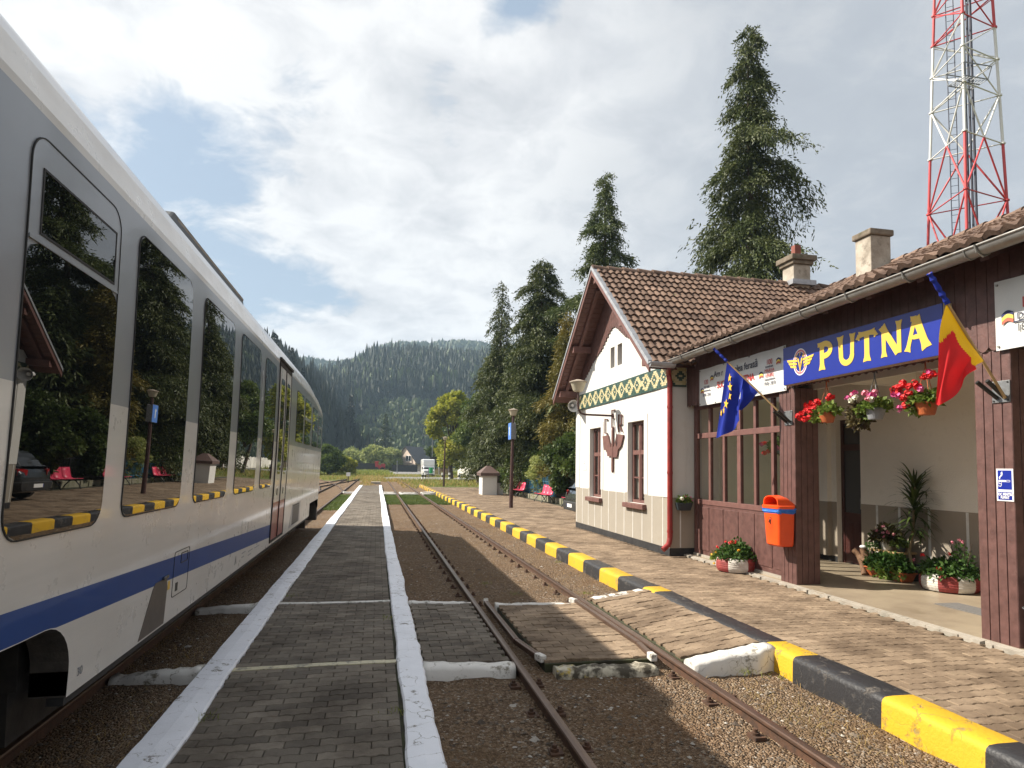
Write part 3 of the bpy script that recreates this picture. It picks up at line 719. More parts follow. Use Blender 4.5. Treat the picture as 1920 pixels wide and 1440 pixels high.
# ---- foot crossing over the near track: paved panels and their white kerbs
def zc(x, y): return .148 + .004*math.sin(x*5+y*3)
pavers('crossing_paving', .46, 1.285, 6.05, 8.7, zc, pav1, fine=99, seed=11, jit=.003)
pavers('crossing_paving', 1.60, 2.69, 5.98, 8.42, lambda x, y: .142 + .004*math.sin(x*5+y*3), pav2, fine=99, seed=12, jit=.0035)
def zr(x, y): return .152 + (PLT-.152)*min(1, max(0, (x-2.95)/.78)) + .004*math.sin(y*4)
pavers('crossing_ramp_paving', 2.93, 3.80, 5.86, 8.62, zr, pav2, fine=99, seed=13, jit=.0035)
b = MB(); b.box(.44, 1.27, 6.0, 8.7, 0, .126); b.box(1.6, 2.7, 5.95, 8.45, 0, .118)
b.hexa([(2.92, 5.8, 0), (3.78, 5.8, 0), (3.78, 8.65, 0), (2.92, 8.65, 0), (2.92, 5.8, .128), (3.78, 5.8, .236), (3.78, 8.65, .236), (2.92, 8.65, .128)])
struct(b.build('crossing_bed', joint))
def lump(name, p0, p1, w, z0, z1a, z1b, mat, seed, label, cat, seg=14, rag=.008, group=None, rd=.028):
    """a rough bar between two ground points, irregular top and edges"""
    r = random.Random(seed); a, c = Vector((*p0, 0)), Vector((*p1, 0)); d = (c-a).normalized(); s = Vector((-d.y, d.x, 0))
    V = []; F = []
    for i in range(seg+1):
        t = i/seg; p = a.lerp(c, t); ww = w/2 + r.gauss(0, rag); zt = z1a + (z1b-z1a)*t + r.gauss(0, rag*.6)
        for u, z in ((-1, z0), (-1.0, zt-rd*1.2), (-.8, zt-rd*.3), (-.45, zt), (.45, zt+r.gauss(0, rag*.3)), (.8, zt-rd*.3), (1.0, zt-rd*1.2), (1, z0)):
            q = p + s*(u*ww); V.append((q.x, q.y, z))
    for i in range(seg):
        for j in range(7): F.append((8*i+j, 8*i+8+j, 8*i+8+j+1, 8*i+j+1))
    F.append(tuple(range(8))); F.append(tuple(8*seg+j for j in range(7, -1, -1)))
    m = MB(); m.add(V, F, 0, True); o = m.build(name, mat)
    for p in list(o.data.polygons)[-2:]: p.use_smooth = False
    return tag(o, label, cat, group)
G = 'white kerb stones edging the foot crossing'
lump('kerb_stone', (-2.2, 6.3), (-1.46, 6.22), .17, -.02, .10, .165, white_paint2, 1, 'cracked white kerb stone between railcar and middle platform, at its near crossing line', 'kerb stone', group=G, rag=.012)
lump('kerb_stone', (-2.2, 8.92), (-1.46, 8.92), .13, -.02, .12, .16, white_paint2, 2, 'long thin white kerb stone between railcar and middle platform, further down the crossing', 'kerb stone', group=G)
lump('kerb_stone', (.46, 6.0), (1.30, 5.93), .20, -.02, .165, .15, white_paint2, 3, 'rounded white kerb stone ending against the rail beside the mossy timber baulk', 'kerb stone', group=G)
lump('kerb_stone', (.46, 8.76), (1.28, 8.62), .12, -.02, .165, .155, white_paint2, 4, 'narrow white kerb stone on far edge of the paved panel left of the left rail', 'kerb stone', group=G)
lump('kerb_stone', (2.93, 5.68), (3.785, 5.70), .22, -.02, .175, .285, white_paint2, 5, 'chunky white sloped kerb stone between right rail and the yellow kerb block', 'kerb stone', group=G)
lump('kerb_stone', (2.98, 8.62), (3.80, 8.62), .20, -.02, .165, .27, white_paint2, 6, 'pale sloped kerb stone on far edge of the ramp beside a yellow kerb block', 'kerb stone', group=G)
lump('timber_baulk', (1.66, 5.83), (2.63, 5.78), .20, -.02, .125, .13, timber_old, 7, 'thick mossy timber baulk between the rails with flaking white and yellow paint', 'timber', seg=22, rag=.012, rd=.04)
lump('timber_baulk', (1.58, 8.48), (2.60, 8.42), .10, -.02, .155, .15, white_paint2, 8, 'thin whitened timber strip between the rails on the far side of the crossing', 'timber')
for k, (p, q, w, lab) in enumerate((((.46, 44.6), (1.3, 44.4), .22, 'white plank left of the rails at the far crossing'), ((1.5, 44.3), (2.7, 44.2), .22, 'white plank between the rails at the far crossing'), ((2.95, 44.2), (3.8, 44.2), .22, 'white plank from right rail to kerb at the far crossing'), ((.46, 42.6), (1.3, 42.5), .25, 'nearer white plank left of the rails at the far crossing'), ((1.5, 42.5), (2.7, 42.4), .25, 'nearer white plank between the rails at the far crossing'), ((2.95, 42.4), (3.8, 42.4), .25, 'nearer white plank from right rail to kerb at the far crossing'), ((-2.2, 44.4), (-1.46, 44.4), .25, 'white plank left of the middle platform at the far crossing'))):
    lump('crossing_plank', p, q, w, 0, .16, .16 if k % 3 != 2 else .25, white_paint2, 20+k, lab, 'plank', 6, group='planks of the far crossing')

# ---- rails
def rail_sec(x, z):   # half profile mirrored: foot, web, head
    pr = [(.065, 0), (.065, .012), (.012, .03), (.009, .095), (.030, .108), (.0335, .118), (.0335, .132), (.027, .141), (0, .143)]
    L = [(x-a, z+h) for a, h in pr] + [(x+a, z+h) for a, h in reversed(pr[:-1])]; return L
def rail(path, name='rail', zb=.007, parent=None):
    """path: (x, y) points; the head top is a worn strip"""
    m = MB(); secs = []
    for x, y in path:
        secs.append([(a, y, z) for a, z in rail_sec(x, zb)])
    k = len(secs[0])
    for s0, s1 in zip(secs, secs[1:]):
        for j in range(k-1): m.add([s0[j], s0[j+1], s1[j+1], s1[j]], [(0, 1, 2, 3)], 1 if 6 <= j <= 9 else 0, False)
    m.add(secs[0], [tuple(range(k))], 0); m.add(secs[-1], [tuple(range(k-1, -1, -1))], 0)
    return m.build(name, [rail_side, rail_top], parent)
def track(label, x0, x1, bend, at, sleepers=True, y0=-3, y1=95, clips=False):
    t = thing('railway_track', label, 'railway track', at)
    ys_ = [y0, 3, 6, 10, 15, 20, 26, 32, 38, 44, 52, 60, 70, 82, y1]
    for x in (x0, x1): rail([(x+bend(y), y) for y in ys_ if y0 <= y <= y1], parent=t)
    if False:
        sl_ = MB(); y = 2.0
        while y < 60:
            if not 5.6 < y < 8.9:
                xc = (x0+x1)/2+bend(y); d = random.uniform(-.01, .006)
                sl_.box(xc-1.22, xc+1.22, y-.11, y+.11, -.1, .045+d)
            y += .66
        sl_.build('sleepers', timber, t)
    if clips:
        c = MB(); y = 2.3
        while y < 40:
            if not 5.7 < y < 8.8:
                for xr in (x0, x1):
                    xq = xr+bend(y)
                    for s in (-1, 1):
                        c.box(xq+s*.06, xq+s*.15, y-.055, y+.055, .03, .062)
                        c.cyl((xq+s*.115, y, .05), (xq+s*.115, y, .105), .017, n=6); c.cyl((xq+s*.115, y, .06), (xq+s*.115, y, .082), .03, n=6)
            y += .66
        c.build('rail_fastening', rail_side, t)
    return t
track('rust brown railway track beside the station platform, running under the paved foot crossing', 1.335, 2.842, lambda y: -.00005*max(0, y-12)**1.75, (2.09, 6, 0), clips=True)
track('railway track that the white railcar stands on', -3.755, -2.25, lambda y: -.00002*max(0, y-20)**2, (-3, 6, 0))
t = thing('railway_track', 'diverging rails of a turnout far beyond the railcar', 'railway track', (-4, 60, 0))
rail([(-2.3, 46), (-3.1, 56), (-4.6, 68), (-7, 82)], parent=t); rail([(-3.8, 46), (-4.7, 56), (-6.2, 68), (-8.6, 82)], parent=t)
rail([(-5.8, 40), (-5.0, 52), (-3.4, 70), (-2.4, 84)], parent=t); rail([(-7.3, 40), (-6.5, 52), (-4.9, 70), (-3.9, 84)], parent=t)
def check_rail(pts, label):
    t = thing('check_rail', label, 'check rail', (pts[2][0], pts[2][1], .1), 'check rails of the foot crossing')
    m = MB()
    for a, b in zip(pts[1:-1], pts[2:-1]): m.bar(a, b, .06, .062)
    m.build('bar', rail_top, t, .012)
    MB().bar(pts[-2], pts[-1], .066, .07).build('bar_end', white_paint2, t, .012); MB().bar(pts[0], pts[1], .066, .07).build('bar_end', white_paint2, t, .012)
check_rail([(1.50, 8.72, .15), (1.475, 8.58, .15), (1.475, 6.65, .15), (1.56, 6.12, .15), (1.60, 6.0, .15)][:5], 'dark steel check rail bent inward at its white end beside the left rail')
check_rail([(2.66, 8.60, .15), (2.705, 8.48, .15), (2.705, 6.35, .15), (2.665, 5.98, .15), (2.66, 5.86, .15)], 'rusty check rail with white end close beside the right rail')

# ---- loose stones and dry tufts on the track bed
n = 9000; px = rng.uniform(-2.3, 3.75, n*2); py = 2.8 + 20*rng.uniform(0, 1, n*2)**1.7
ok = ~((px > -1.55) & (px < .5)) & ~((py > 5.7) & (py < 8.95) & (px > .4)) & (np.abs(px-1.335) > .05) & (np.abs(px-2.842) > .05)
px, py = px[ok], py[ok]
base = np.array([(0, 0, 1), (1, 0, .1), (.35, .9, 0), (-.8, .6, .05), (-.75, -.65, .1), (.4, -.95, 0)]); tri = np.array([(0, 1, 2), (0, 2, 3), (0, 3, 4), (0, 4, 5), (0, 5, 1)])
s = rng.uniform(.006, .019, len(px)) * (1 + (rng.uniform(size=len(px)) > .97)*1.1)
def stones(name, px, py, s, mat, label):
    a = rng.uniform(0, 6.28, len(px)); V = base[None] * (s[:, None, None]*rng.uniform(.6, 1.3, (len(px), 6, 3))); V[..., 2] *= .6
    x = V[..., 0]*np.cos(a)[:, None] - V[..., 1]*np.sin(a)[:, None]; y = V[..., 0]*np.sin(a)[:, None] + V[..., 1]*np.cos(a)[:, None]
    V = np.stack([x+px[:, None], y+py[:, None], V[..., 2] + .045 + bump2(px, py)[:, None]], -1).reshape(-1, 3)
    F = (tri[None] + 6*np.arange(len(px))[:, None, None]).reshape(-1, 3)
    o = np_mesh(name, V, F, mat, np.repeat(rng.uniform(0, 1, len(px)), 5)); return stuff(tag(o, label, 'gravel'))
k = rng.uniform(size=len(px)) < .12
stones('gravel', px[~k], py[~k], s[~k], pebble_d, 'loose brown stones scattered over the track bed')
stones('gravel', px[k], py[k], s[k]*1.05, pebble_m, 'pale chips and litter scattered over the track bed')

def blades(name, px, py, pz, h, w, mat, label, cat='grass', curl=.5):
    n = len(px); a = rng.uniform(0, 6.28, n); d = rng.normal(size=(n, 2))*curl
    P = np.stack([px, py, pz], 1); h = h*rng.uniform(.5, 1.2, n); s = np.stack([np.cos(a), np.sin(a), 0*a], 1)*w*.5
    mid = P + np.stack([d[:, 0]*h*.35, d[:, 1]*h*.35, h*.6], 1); tip = P + np.stack([d[:, 0]*h, d[:, 1]*h, h*.95], 1)
    V = np.stack([P-s, P+s, mid+s*.7, tip, mid-s*.7], 1).reshape(-1, 3); i = 5*np.arange(n)[:, None]
    F = np.concatenate([np.concatenate([i, i+1, i+2, i+4], 1), np.concatenate([i+4, i+2, i+3, i+3], 1)[:, [0, 1, 2, 2]]])
    V4 = V; q = np.concatenate([i, i+1, i+2, i+4], 1); V2 = V
    o = np_mesh(name, V, np.concatenate([np.concatenate([i, i+1, i+2], 1), np.concatenate([i, i+2, i+4], 1), np.concatenate([i+4, i+2, i+3], 1)]), mat, np.tile(rng.uniform(size=n), 3))
    return stuff(tag(o, label, cat))
# tufts: clusters of dry straw and green weeds near the camera
cx = []; cy_ = []
for (x, y, k, sp) in [(-1.9, 4.4, 90, .2), (-1.75, 5.2, 120, .2), (-2.0, 7.4, 160, .3), (-1.7, 6.9, 90, .2), (3.3, 5.0, 200, .25), (3.45, 4.4, 160, .2), (3.5, 3.7, 160, .25), (3.2, 4.6, 90, .2), (3.4, 10.5, 110, .3), (1.9, 11, 90, .5), (2.2, 16, 220, .8), (3.3, 14, 120, .4), (3.4, 19, 160, .5), (-1.8, 11, 120, .4), (2.0, 24, 260, 1)]:
    cx.append(rng.normal(x, sp, k)); cy_.append(rng.normal(y, sp*1.6, k))
cx = np.clip(np.concatenate(cx), -2.2, 3.74); cy_ = np.concatenate(cy_)
ok = ~((cx > -1.5) & (cx < .47)) & ~((cy_ > 5.65) & (cy_ < 8.95) & (cx > .4)); cx, cy_ = cx[ok], cy_[ok]
blades('grass', cx, cy_, np.full(len(cx), .04), .055, .004, gras_d, 'dry straw tufts on the soil beside the rails', curl=1.2)
def tufts(cs, hh, ww, n, sp):
    x = np.concatenate([rng.normal(c[0], sp, n) for c in cs]); y = np.concatenate([rng.normal(c[1], sp, n) for c in cs])
    return x, y
x, y = tufts([(3.62, 5.25), (3.4, 5.45), (3.1, 9.2), (2.0, 9.3), (1.75, 10.2), (-1.6, 4.3), (2.65, 6.6), (-1.15, 5.05), (-1.18, 9.4), (.2, 4.9), (.19, 7.9), (3.55, 12.3), (3.5, 8.0), (1.9, 7.1)], .04, .004, 34, .05)
blades('grass', x, y, np.full(len(x), .1) + .04*((x < 0.5) & (x > -1.4)), .045, .005, gras_g, 'small green weed tufts in cracks near the crossing', curl=1)
# mown green patches by the far crossing
n = 22000; x = rng.uniform(.5, 3.7, n); y = rng.uniform(32, 42, n); k = (np.abs(x-1.33+.00005*np.maximum(0, y-12)**1.75) > .09) & (np.abs(x-2.84) > .12)
x2 = rng.uniform(-2.2, -1.5, 5000); y2 = rng.uniform(28, 42, 5000)
x, y = np.concatenate([x[k], x2]), np.concatenate([y[k], y2])
blades('grass', x, y, np.full(len(x), .03), .10, .02, lf_mid, 'short green grass between the rails before the far crossing')
# verge beyond the platforms
n = 42000; x = rng.uniform(-16, 24, n); y = 54 + 78*rng.uniform(0, 1, n)
k = ~((y > 88) & (y < 108) & (x > 1)) & ~((np.abs(x-1.0) < 1.2) & (y < 74)) & ~((np.abs(x+4.2) < 2.6) & (y < 84)) & ~((x > 3.6) & (y < 61)) & ~((x > -1.5) & (x < .5) & (y < 60))
x, y = x[k], y[k]; dr = rng.uniform(size=len(x)) < (.28 + .4*(np.abs(x) < 3))
hh = .26 + .12*(y > 75)
for q, mm, lab in ((~dr, gras_g, 'rough green verge growing beyond the ends of the platforms'), (dr, gras_d, 'tall dry grass standing among the green verge')):
    blades('grass', x[q], y[q], np.zeros(q.sum()), .55*hh[q]/.5, .045, mm, lab)
n = 9000; x = rng.uniform(-14, 20, n); y = 108 + 90*rng.uniform(0, 1, n); k = ~((x > 3) & (x < 15)); 
blades('grass', x[k], y[k], np.zeros(k.sum()), .8, .12, gras_g, 'distant meadow grass in front of the black fences')
# ================================================================ the railcar
XC = -3.0; TS = -1.6
train = thing('railcar', 'white diesel railcar with tall dark windows, grey window band and blue stripe', 'train', (XC, 8, .15))
def zlow(y): return 1.25 - .042*y
def zup(y): return 1.40 - .037*y
def nose(y):   # (narrowing of half width, drop of the shoulder) towards the front
    a = max(0, (y-15.6)/5.0); w = .0 if y < 19.2 else (min(1, (y-19.2)/1.45))**2.4*.7
    return w, .52*a**1.7
def bsec(y, bottom, side=1):
    w, dr = nose(y); hw = 1.4 - w
    zs = [bottom]
    pts = []
    a, bq, zb = .45, .50, 3.645 - dr
    fb_ = bottom
    L = [fb_, max(fb_+.004, zlow(y)), max(fb_+.008, zup(y)), 1.62, 1.95, 2.32, 2.75, 3.2, 3.60-dr*.9, zb]
    for z in L: pts.append((hw, z))
    for q in range(1, 9):
        t = q/8*PI/2; pts.append((hw - a + a*math.cos(t), zb + bq*math.sin(t)))
    pts.append((0, zb+bq+.06)); return pts
sta = []
ys_ = list(np.arange(-4, 3.5, .5)) + [3.5]
for y in ys_: sta.append((y, 1.115 - .012*(y > 3)))
for q in range(9):
    t = q/8; y = 3.74 + .32*math.sin(t*PI/2); sta.append((y, .80 + .30*math.cos(t*PI/2)))
sta.append((4.06, .67)); sta.append((4.0601, .66))
for y in [4.6, 5.2, 6, 7, 8, 9, 10, 10.85, 10.851, 11.5, 12.25, 13, 14, 14.8, 15.4, 16, 16.6, 16.95]: sta.append((y, .66))
for y in [16.951, 17.5, 18, 18.5, 18.9, 19.2, 19.5, 19.8, 20.05, 20.25, 20.4, 20.52, 20.6]: sta.append((y, .98 if y < 19.3 else .72))
m = MB(); prev = None
for y, bt in sta:
    s = bsec(y, bt)
    R_ = [(XC+x, y, z) for x, z in s]; L_ = [(XC-x, y, z) for x, z in s]
    if prev:
        y0 = prev[0]
        for j in range(len(s)-1):
            st = y < 10.86 
            mt = 1 if (j == 1 and st) else 2 if 5 <= j <= 7 else 3 if j >= 11 else 0
            sm_ = True
            m.add([prev[1][j], R_[j], R_[j+1], prev[1][j+1]], [(0, 1, 2, 3)], mt, sm_)
            m.add([prev[2][j], prev[2][j+1], L_[j+1], L_[j]], [(0, 1, 2, 3)], mt, sm_)
    prev = (y, R_, L_)
c = prev[1]; d = prev[2]; m.add(c + d[::-1], [tuple(range(2*len(c)))], 0)
m.build('body', [tr_white, tr_blue, tr_grey, tr_silver], train)
# wheel opening lip, underframe, bogie
m = MB()
for (y0, b0), (y1, b1) in zip(sta, sta[1:]):
    if 3.3 < y0 and y1 <= 4.0601: m.add([(TS, y0, b0), (TS, y1, b1), (TS-.22, y1, b1), (TS-.22, y0, b0)], [(0, 1, 2, 3)], 0, True)
m.add([(TS, 4.06, .66), (TS, 4.06, .80), (TS-.22, 4.06, .80), (TS-.22, 4.06, .66)], [(0, 1, 2, 3)], 0)
m.build('wheel_opening_lip', tr_grime, train)
m = MB(); m.box(XC-1.25, XC+1.2, -4, 20.2, 1.12, 1.3); m.box(XC-1.3, XC+1.05, 4.08, 16.9, .40, .70); m.box(XC-1.3, XC+1.1, 4.06, 16.95, .70, 1.2)
m.box(XC-1.3, XC-1.1, -4, 4.06, .4, 1.2); m.build('underframe', tr_dark, train)
m = MB(); m.box(TS-.012, TS-.10, 4.065, 16.9, .612, .662); m.build('skirt_edge', rubber, train)
def wheelset(y):
    w = MB()
    for s in (-1, 1):
        x = XC+s*.75
        w.cyl((x-.065, y, .15+.385), (x+.065, y, .15+.385), .385, n=28); w.cyl((x+s*.065, y, .535), (x+s*.10, y, .535), .30, .27, n=24)
        w.cyl((x+s*.08, y, .535), (x+s*.26, y, .535), .11, n=14)
    w.cyl((XC-.75, y, .535), (XC+.75, y, .535), .07, n=10)
    return w.build('wheelset', tr_grime, train)
for y in (3.35, 1.0, 17.6, 19.2): wheelset(y)
m = MB()
m.box(XC+.95, XC+1.12, .4, 3.05, .62, .86); m.box(XC+1.05, XC+1.36, 2.2, 3.08, .70, .97); m.box(XC+1.02, XC+1.2, 2.95, 3.2, .55, .95)
m.build('bogie_frame', tr_grime, train); m = MB(); m.box(XC+.95, XC+1.12, 17.1, 19.7, .5, .78); m.cyl((XC+1.08, 18.4, .55), (XC+1.08, 18.4, .95), .12, n=10)
m.box(XC+.9, XC+1.3, 19.45, 19.75, .35, .95); m.box(XC+1.0, XC+1.25, 17.0, 17.15, .35, .9)
m.build('bogie_frame', tr_grime, train)
m = MB()
for k in range(3):
    m.tube([(XC+1.2-.03*k, 3.18+.03*k, .75), (XC+1.23, 3.24, .52), (XC+1.2, 3.3-.05*k, .34), (XC+1.12, 3.2-.12*k, .24), (XC+1.0, 2.8, .3)], .022, 7)
m.cyl((XC+1.26, 2.7, .62), (XC+1.3, 3.28, .40), .045, n=10); m.build('hose', tr_dark, train)

def rr_poly(y0, y1, z0, z1, r, n=6):
    P = []
    for cy0, cz0, a0 in ((y1-r, z1-r, 0), (y0+r, z1-r, 90), (y0+r, z0+r, 180), (y1-r, z0+r, 270)):
        for i in range(n+1):
            t = R(a0+90*i/n); P.append((cy0+r*math.cos(t), cz0+r*math.sin(t)))
        if a0 in (90, 270) and z1-z0 > 1.1:      # extra points down the long upright edges, which follow the bulging side
            za, zb2 = (z1-r, z0+r) if a0 == 90 else (z0+r, z1-r)
            for k in range(1, 14): P.append((y0 if a0 == 90 else y1, za+(zb2-za)*k/14))
    return P
def zbox(m, x0, x1, y0, y1, z0, z1, n=8):
    for k in range(n): m.box(x0, x1, y0, y1, z0+(z1-z0)*k/n, z0+(z1-z0)*(k+1)/n)
    return m
def pane_sheet(p, y0, y1, z0, z1, r, x, tilt=0, n=40):
    rows = []; V = []
    for k in range(n+1):
        z = z0+(z1-z0)*k/n; e = min(z-z0, z1-z); ins = 0 if e >= r else r-math.sqrt(max(0, r*r-(r-e)**2))
        a, c = y0+ins, y1-ins; ym = (y0+y1)/2; V += [(x+(a-ym)*tilt, a, z), (x+(c-ym)*tilt, c, z)]
    p.add(V, [(2*k, 2*k+1, 2*k+3, 2*k+2) for k in range(n)], 0, True)
def ring(m, outer, inner, x0, x1, mat=0):
    n = len(outer)
    vs = [(x1, a, b) for a, b in outer] + [(x1, a, b) for a, b in inner] + [(x0, a, b) for a, b in outer] + [(x0, a, b) for a, b in inner]
    m.add(vs, [(i, (i+1) % n, n+(i+1) % n, n+i) for i in range(n)] + [(2*n+i, 2*n+(i+1) % n, (i+1) % n, i) for i in range(n)] + [(n+i, n+(i+1) % n, 3*n+(i+1) % n, 3*n+i) for i in range(n)], mat)
TILT = .006      # the panes sit a hair out of line with the side
def train_window(y0, y1, z0, z1, r=.10, hop=None, bar=None):
    g = MB(); ring(g, rr_poly(y0-.007, y1+.007, z0-.007, z1+.007, r+.007), rr_poly(y0, y1, z0, z1, r), TS-.01, TS+.0068)
    w = g.build('window', rubber, train)
    p = MB()
    if hop is None:
        pane_sheet(p, y0, y1, z0, z1, r, TS+.0056, TILT)
        p.build('pane', tr_pane, w)
        if bar:
            q = MB(); q.box(TS-.01, TS+.012, y0, y1, bar-.03, bar+.03); q.build('window_bar', tr_grey, w)
    else:
        # fixed pane below, framed tilting light above
        pane_sheet(p, y0, y1, z0, hop-.005, r, TS+.0056, TILT); p.build('pane', tr_pane, w)
        f = MB(); O = [(a, max(b, hop)) for a, b in rr_poly(y0, y1, z0, z1, r)]
        f.add([(TS+.004, a, b) for a, b in O], [tuple(range(len(O)))]); f.box(TS+.002, TS+.009, y0+.01, y1-.01, hop-.012, hop+.006, 0)
        h = f.build('vent_frame', tr_grey, w)
        q = MB(); ya, yb, za, zb = y0+.10, y1-.06, hop+.03, z1-.14
        ring(q, [(yb, zb), (ya, zb), (ya, za), (yb, za)], [(yb-.012, zb-.012), (ya+.012, zb-.012), (ya+.012, za+.012), (yb-.012, za+.012)], TS+.002, TS+.008); q.build('vent_gasket', rubber, w)
        q = MB(); q.add([(TS+.006, ya, za), (TS+.006, yb, za), (TS+.006, yb, zb), (TS+.006, ya, zb)], [(0, 1, 2, 3)]); q.build('vent_pane', tr_pane, w)
    return w
train_window(3.24, 4.27, 1.60, 3.49, .13, hop=3.0)
train_window(4.59, 5.83, 1.61, 3.49)
train_window(6.24, 7.50, 1.61, 3.49)
train_window(7.90, 9.14, 1.61, 3.49)
train_window(9.55, 10.53, 1.62, 3.48)
for i, (y0, y1) in enumerate(((13.22, 14.40), (14.72, 15.95), (16.45, 17.72), (18.02, 18.95))):
    train_window(y0, y1, 2.42, 3.42 - nose((y0+y1)/2)[1]*.7, .05, bar=2.98 if i in (1, 3) else None)
# double door
dr = MB(); ring(dr, [(12.28, .70+2.94*k/12) for k in range(13)] + [(10.84, 3.64-2.94*k/12) for k in range(13)], [(12.22, .74+2.82*k/12) for k in range(13)] + [(10.90, 3.56-2.82*k/12) for k in range(13)], TS-.01, TS+.012)
door = dr.build('door', tr_dark, train)
for y0, y1 in ((10.90, 11.55), (11.57, 12.22)):
    q = zbox(MB(), TS-.01, TS+.008, y0, y1, 1.34, 3.56, 10); q.build('door_leaf', tr_white, door)
    q = MB(); q.box(TS-.01, TS+.007, y0+.004, y1-.004, .74, 1.337); q.build('door_foot', tr_red, door)
    q = MB(); pane_sheet(q, y0+.13, y1-.12, 1.80, 3.38, .07, TS+.011); q.build('door_pane', tr_pane, door)
    q = MB(); q.box(TS+.004, TS+.012, (y0+y1)/2-.03, (y0+y1)/2+.03, 1.45, 1.56); q.build('door_button', rubber, door)
q = zbox(MB(), TS-.005, TS+.02, 11.548, 11.572, .74, 3.56, 10); q.build('door_seal', rubber, door)
q = MB(); q.box(TS, TS+.035, 10.8, 12.32, 3.65, 3.69); q.build('rain_strip', tr_dark, door)
# service flap, small hatches, grille, lettering
q = MB(); P = [(5.14, .675), (5.70, .675), (5.72, .96), (5.69, 1.04), (5.42, 1.04), (5.37, 1.0)]
q.prism(P, lambda a, b_, d_: (d_, a, b_), TS+.004, TS+.001); fl = q.build('service_flap', M('weathered grey flap', (.12, .105, .09), (.09, .078, .068), 6, .5), train)
q = MB(); q.box(TS+.002, TS+.018, 5.58, 5.70, 1.038, 1.062); q.build('flap_latch', steel, fl)
q = MB(); ring(q, rr_poly(5.86, 6.30, .84, 1.22, .03), rr_poly(5.866, 6.294, .846, 1.214, .03), TS-.004, TS+.003); q.box(TS, TS+.003, 5.95, 6.01, .88, .95); ring(q, rr_poly(6.05, 6.25, 1.10, 1.19, .01), rr_poly(6.058, 6.242, 1.108, 1.182, .01), TS-.003, TS+.0035); q.build('service_hatch', inkblk, train)
q = MB(); q.box(TS, TS+.003, 5.74, 5.79, .93, 1.0); q.build('warning_sticker', signyel, train)
q = MB(); P = [(13.15, .72), (14.9, .72), (14.9, 1.16), (13.5, 1.16)]
q.prism(P, lambda a, b_, d_: (d_, a, b_), TS+.004, TS-.004); gr = q.build('grille', tr_grey, train)
q = MB()
for i in range(9):
    z = .755+.045*i; q.box(TS+.003, TS+.012, 13.55, 14.6, z, z+.02)
q.build('louvre', tr_dark, gr)
text_part('2', 'class_number', tr_num, .62, face_right(TS+.004, 9.345, 3.02) @ Matrix.Rotation(0, 4, 'Z'), train, .001, .42)
text_part('A', 'side_mark', tr_mark, .15, face_right(TS+.004, 8.35, .79), train, .001, .9)
for k, (y, z, w) in enumerate(((8.72, .82, .22), (8.72, .77, .16), (9.15, .79, .3), (9.15, .74, .2), (9.6, .78, .35))):
    q = MB(); q.box(TS, TS+.002, y, y+w, z, z+.012); q.build('side_mark', tr_mark, train)
text_part('30', 'side_mark', tr_mark, .07, face_right(TS+.004, 4.2, .76), train, .001)
# roof equipment
q = MB(); q.hexa([(XC-1, 6.3, 4.1), (XC+1, 6.3, 4.1), (XC+1, 10.35, 4.1), (XC-1, 10.35, 4.1), (XC-.85, 6.95, 4.56), (XC+.92, 6.95, 4.52), (XC+.92, 10.3, 4.50), (XC-.85, 10.3, 4.54)]); rb = q.build('roof_unit', M('dark roof fairing', (.035, .04, .045), (.05, .055, .06), 4, .55), train, .03)
q = MB(); q.box(XC+.90, XC+.935, 7.0, 10.3, 4.44, 4.475); q.build('unit_trim', conc, rb)
q = MB(); q.hexa([(XC-1, 15.2, 3.9), (XC+.98, 15.2, 3.9), (XC+.9, 19.6, 3.7), (XC-1, 19.6, 3.7), (XC-.85, 15.5, 4.42), (XC+.9, 15.5, 4.40), (XC+.85, 19.4, 4.42), (XC-.85, 19.4, 4.42)]); q.build('roof_unit', MATS['dark roof fairing'], train, .03)
# the side is not flat: it leans in towards the sill
def bulge(z):
    u = max(0., 3.3-max(z, .4)); return -.02 + .008*u + .032*u**2.3/(2.3*1.7**1.3) if u < 1.7 else -.02 + .0136 + .0237 + .04*(u-1.7)
for o in [x for x in S.objects if x.type == 'MESH' and '_at' in x and list(x['_at']) == [XC, 8, .15]]:
    if o.name.startswith(('wheelset', 'bogie', 'underframe', 'roof_unit', 'unit_trim', 'hose')): continue
    for v in o.data.vertices:
        if v.co.x+XC > TS-.30 and v.co.z+.15 < 3.7:
            v.co.x -= bulge(v.co.z+.15)*min(1, max(0, (v.co.x+XC-(TS-.30))/.2))
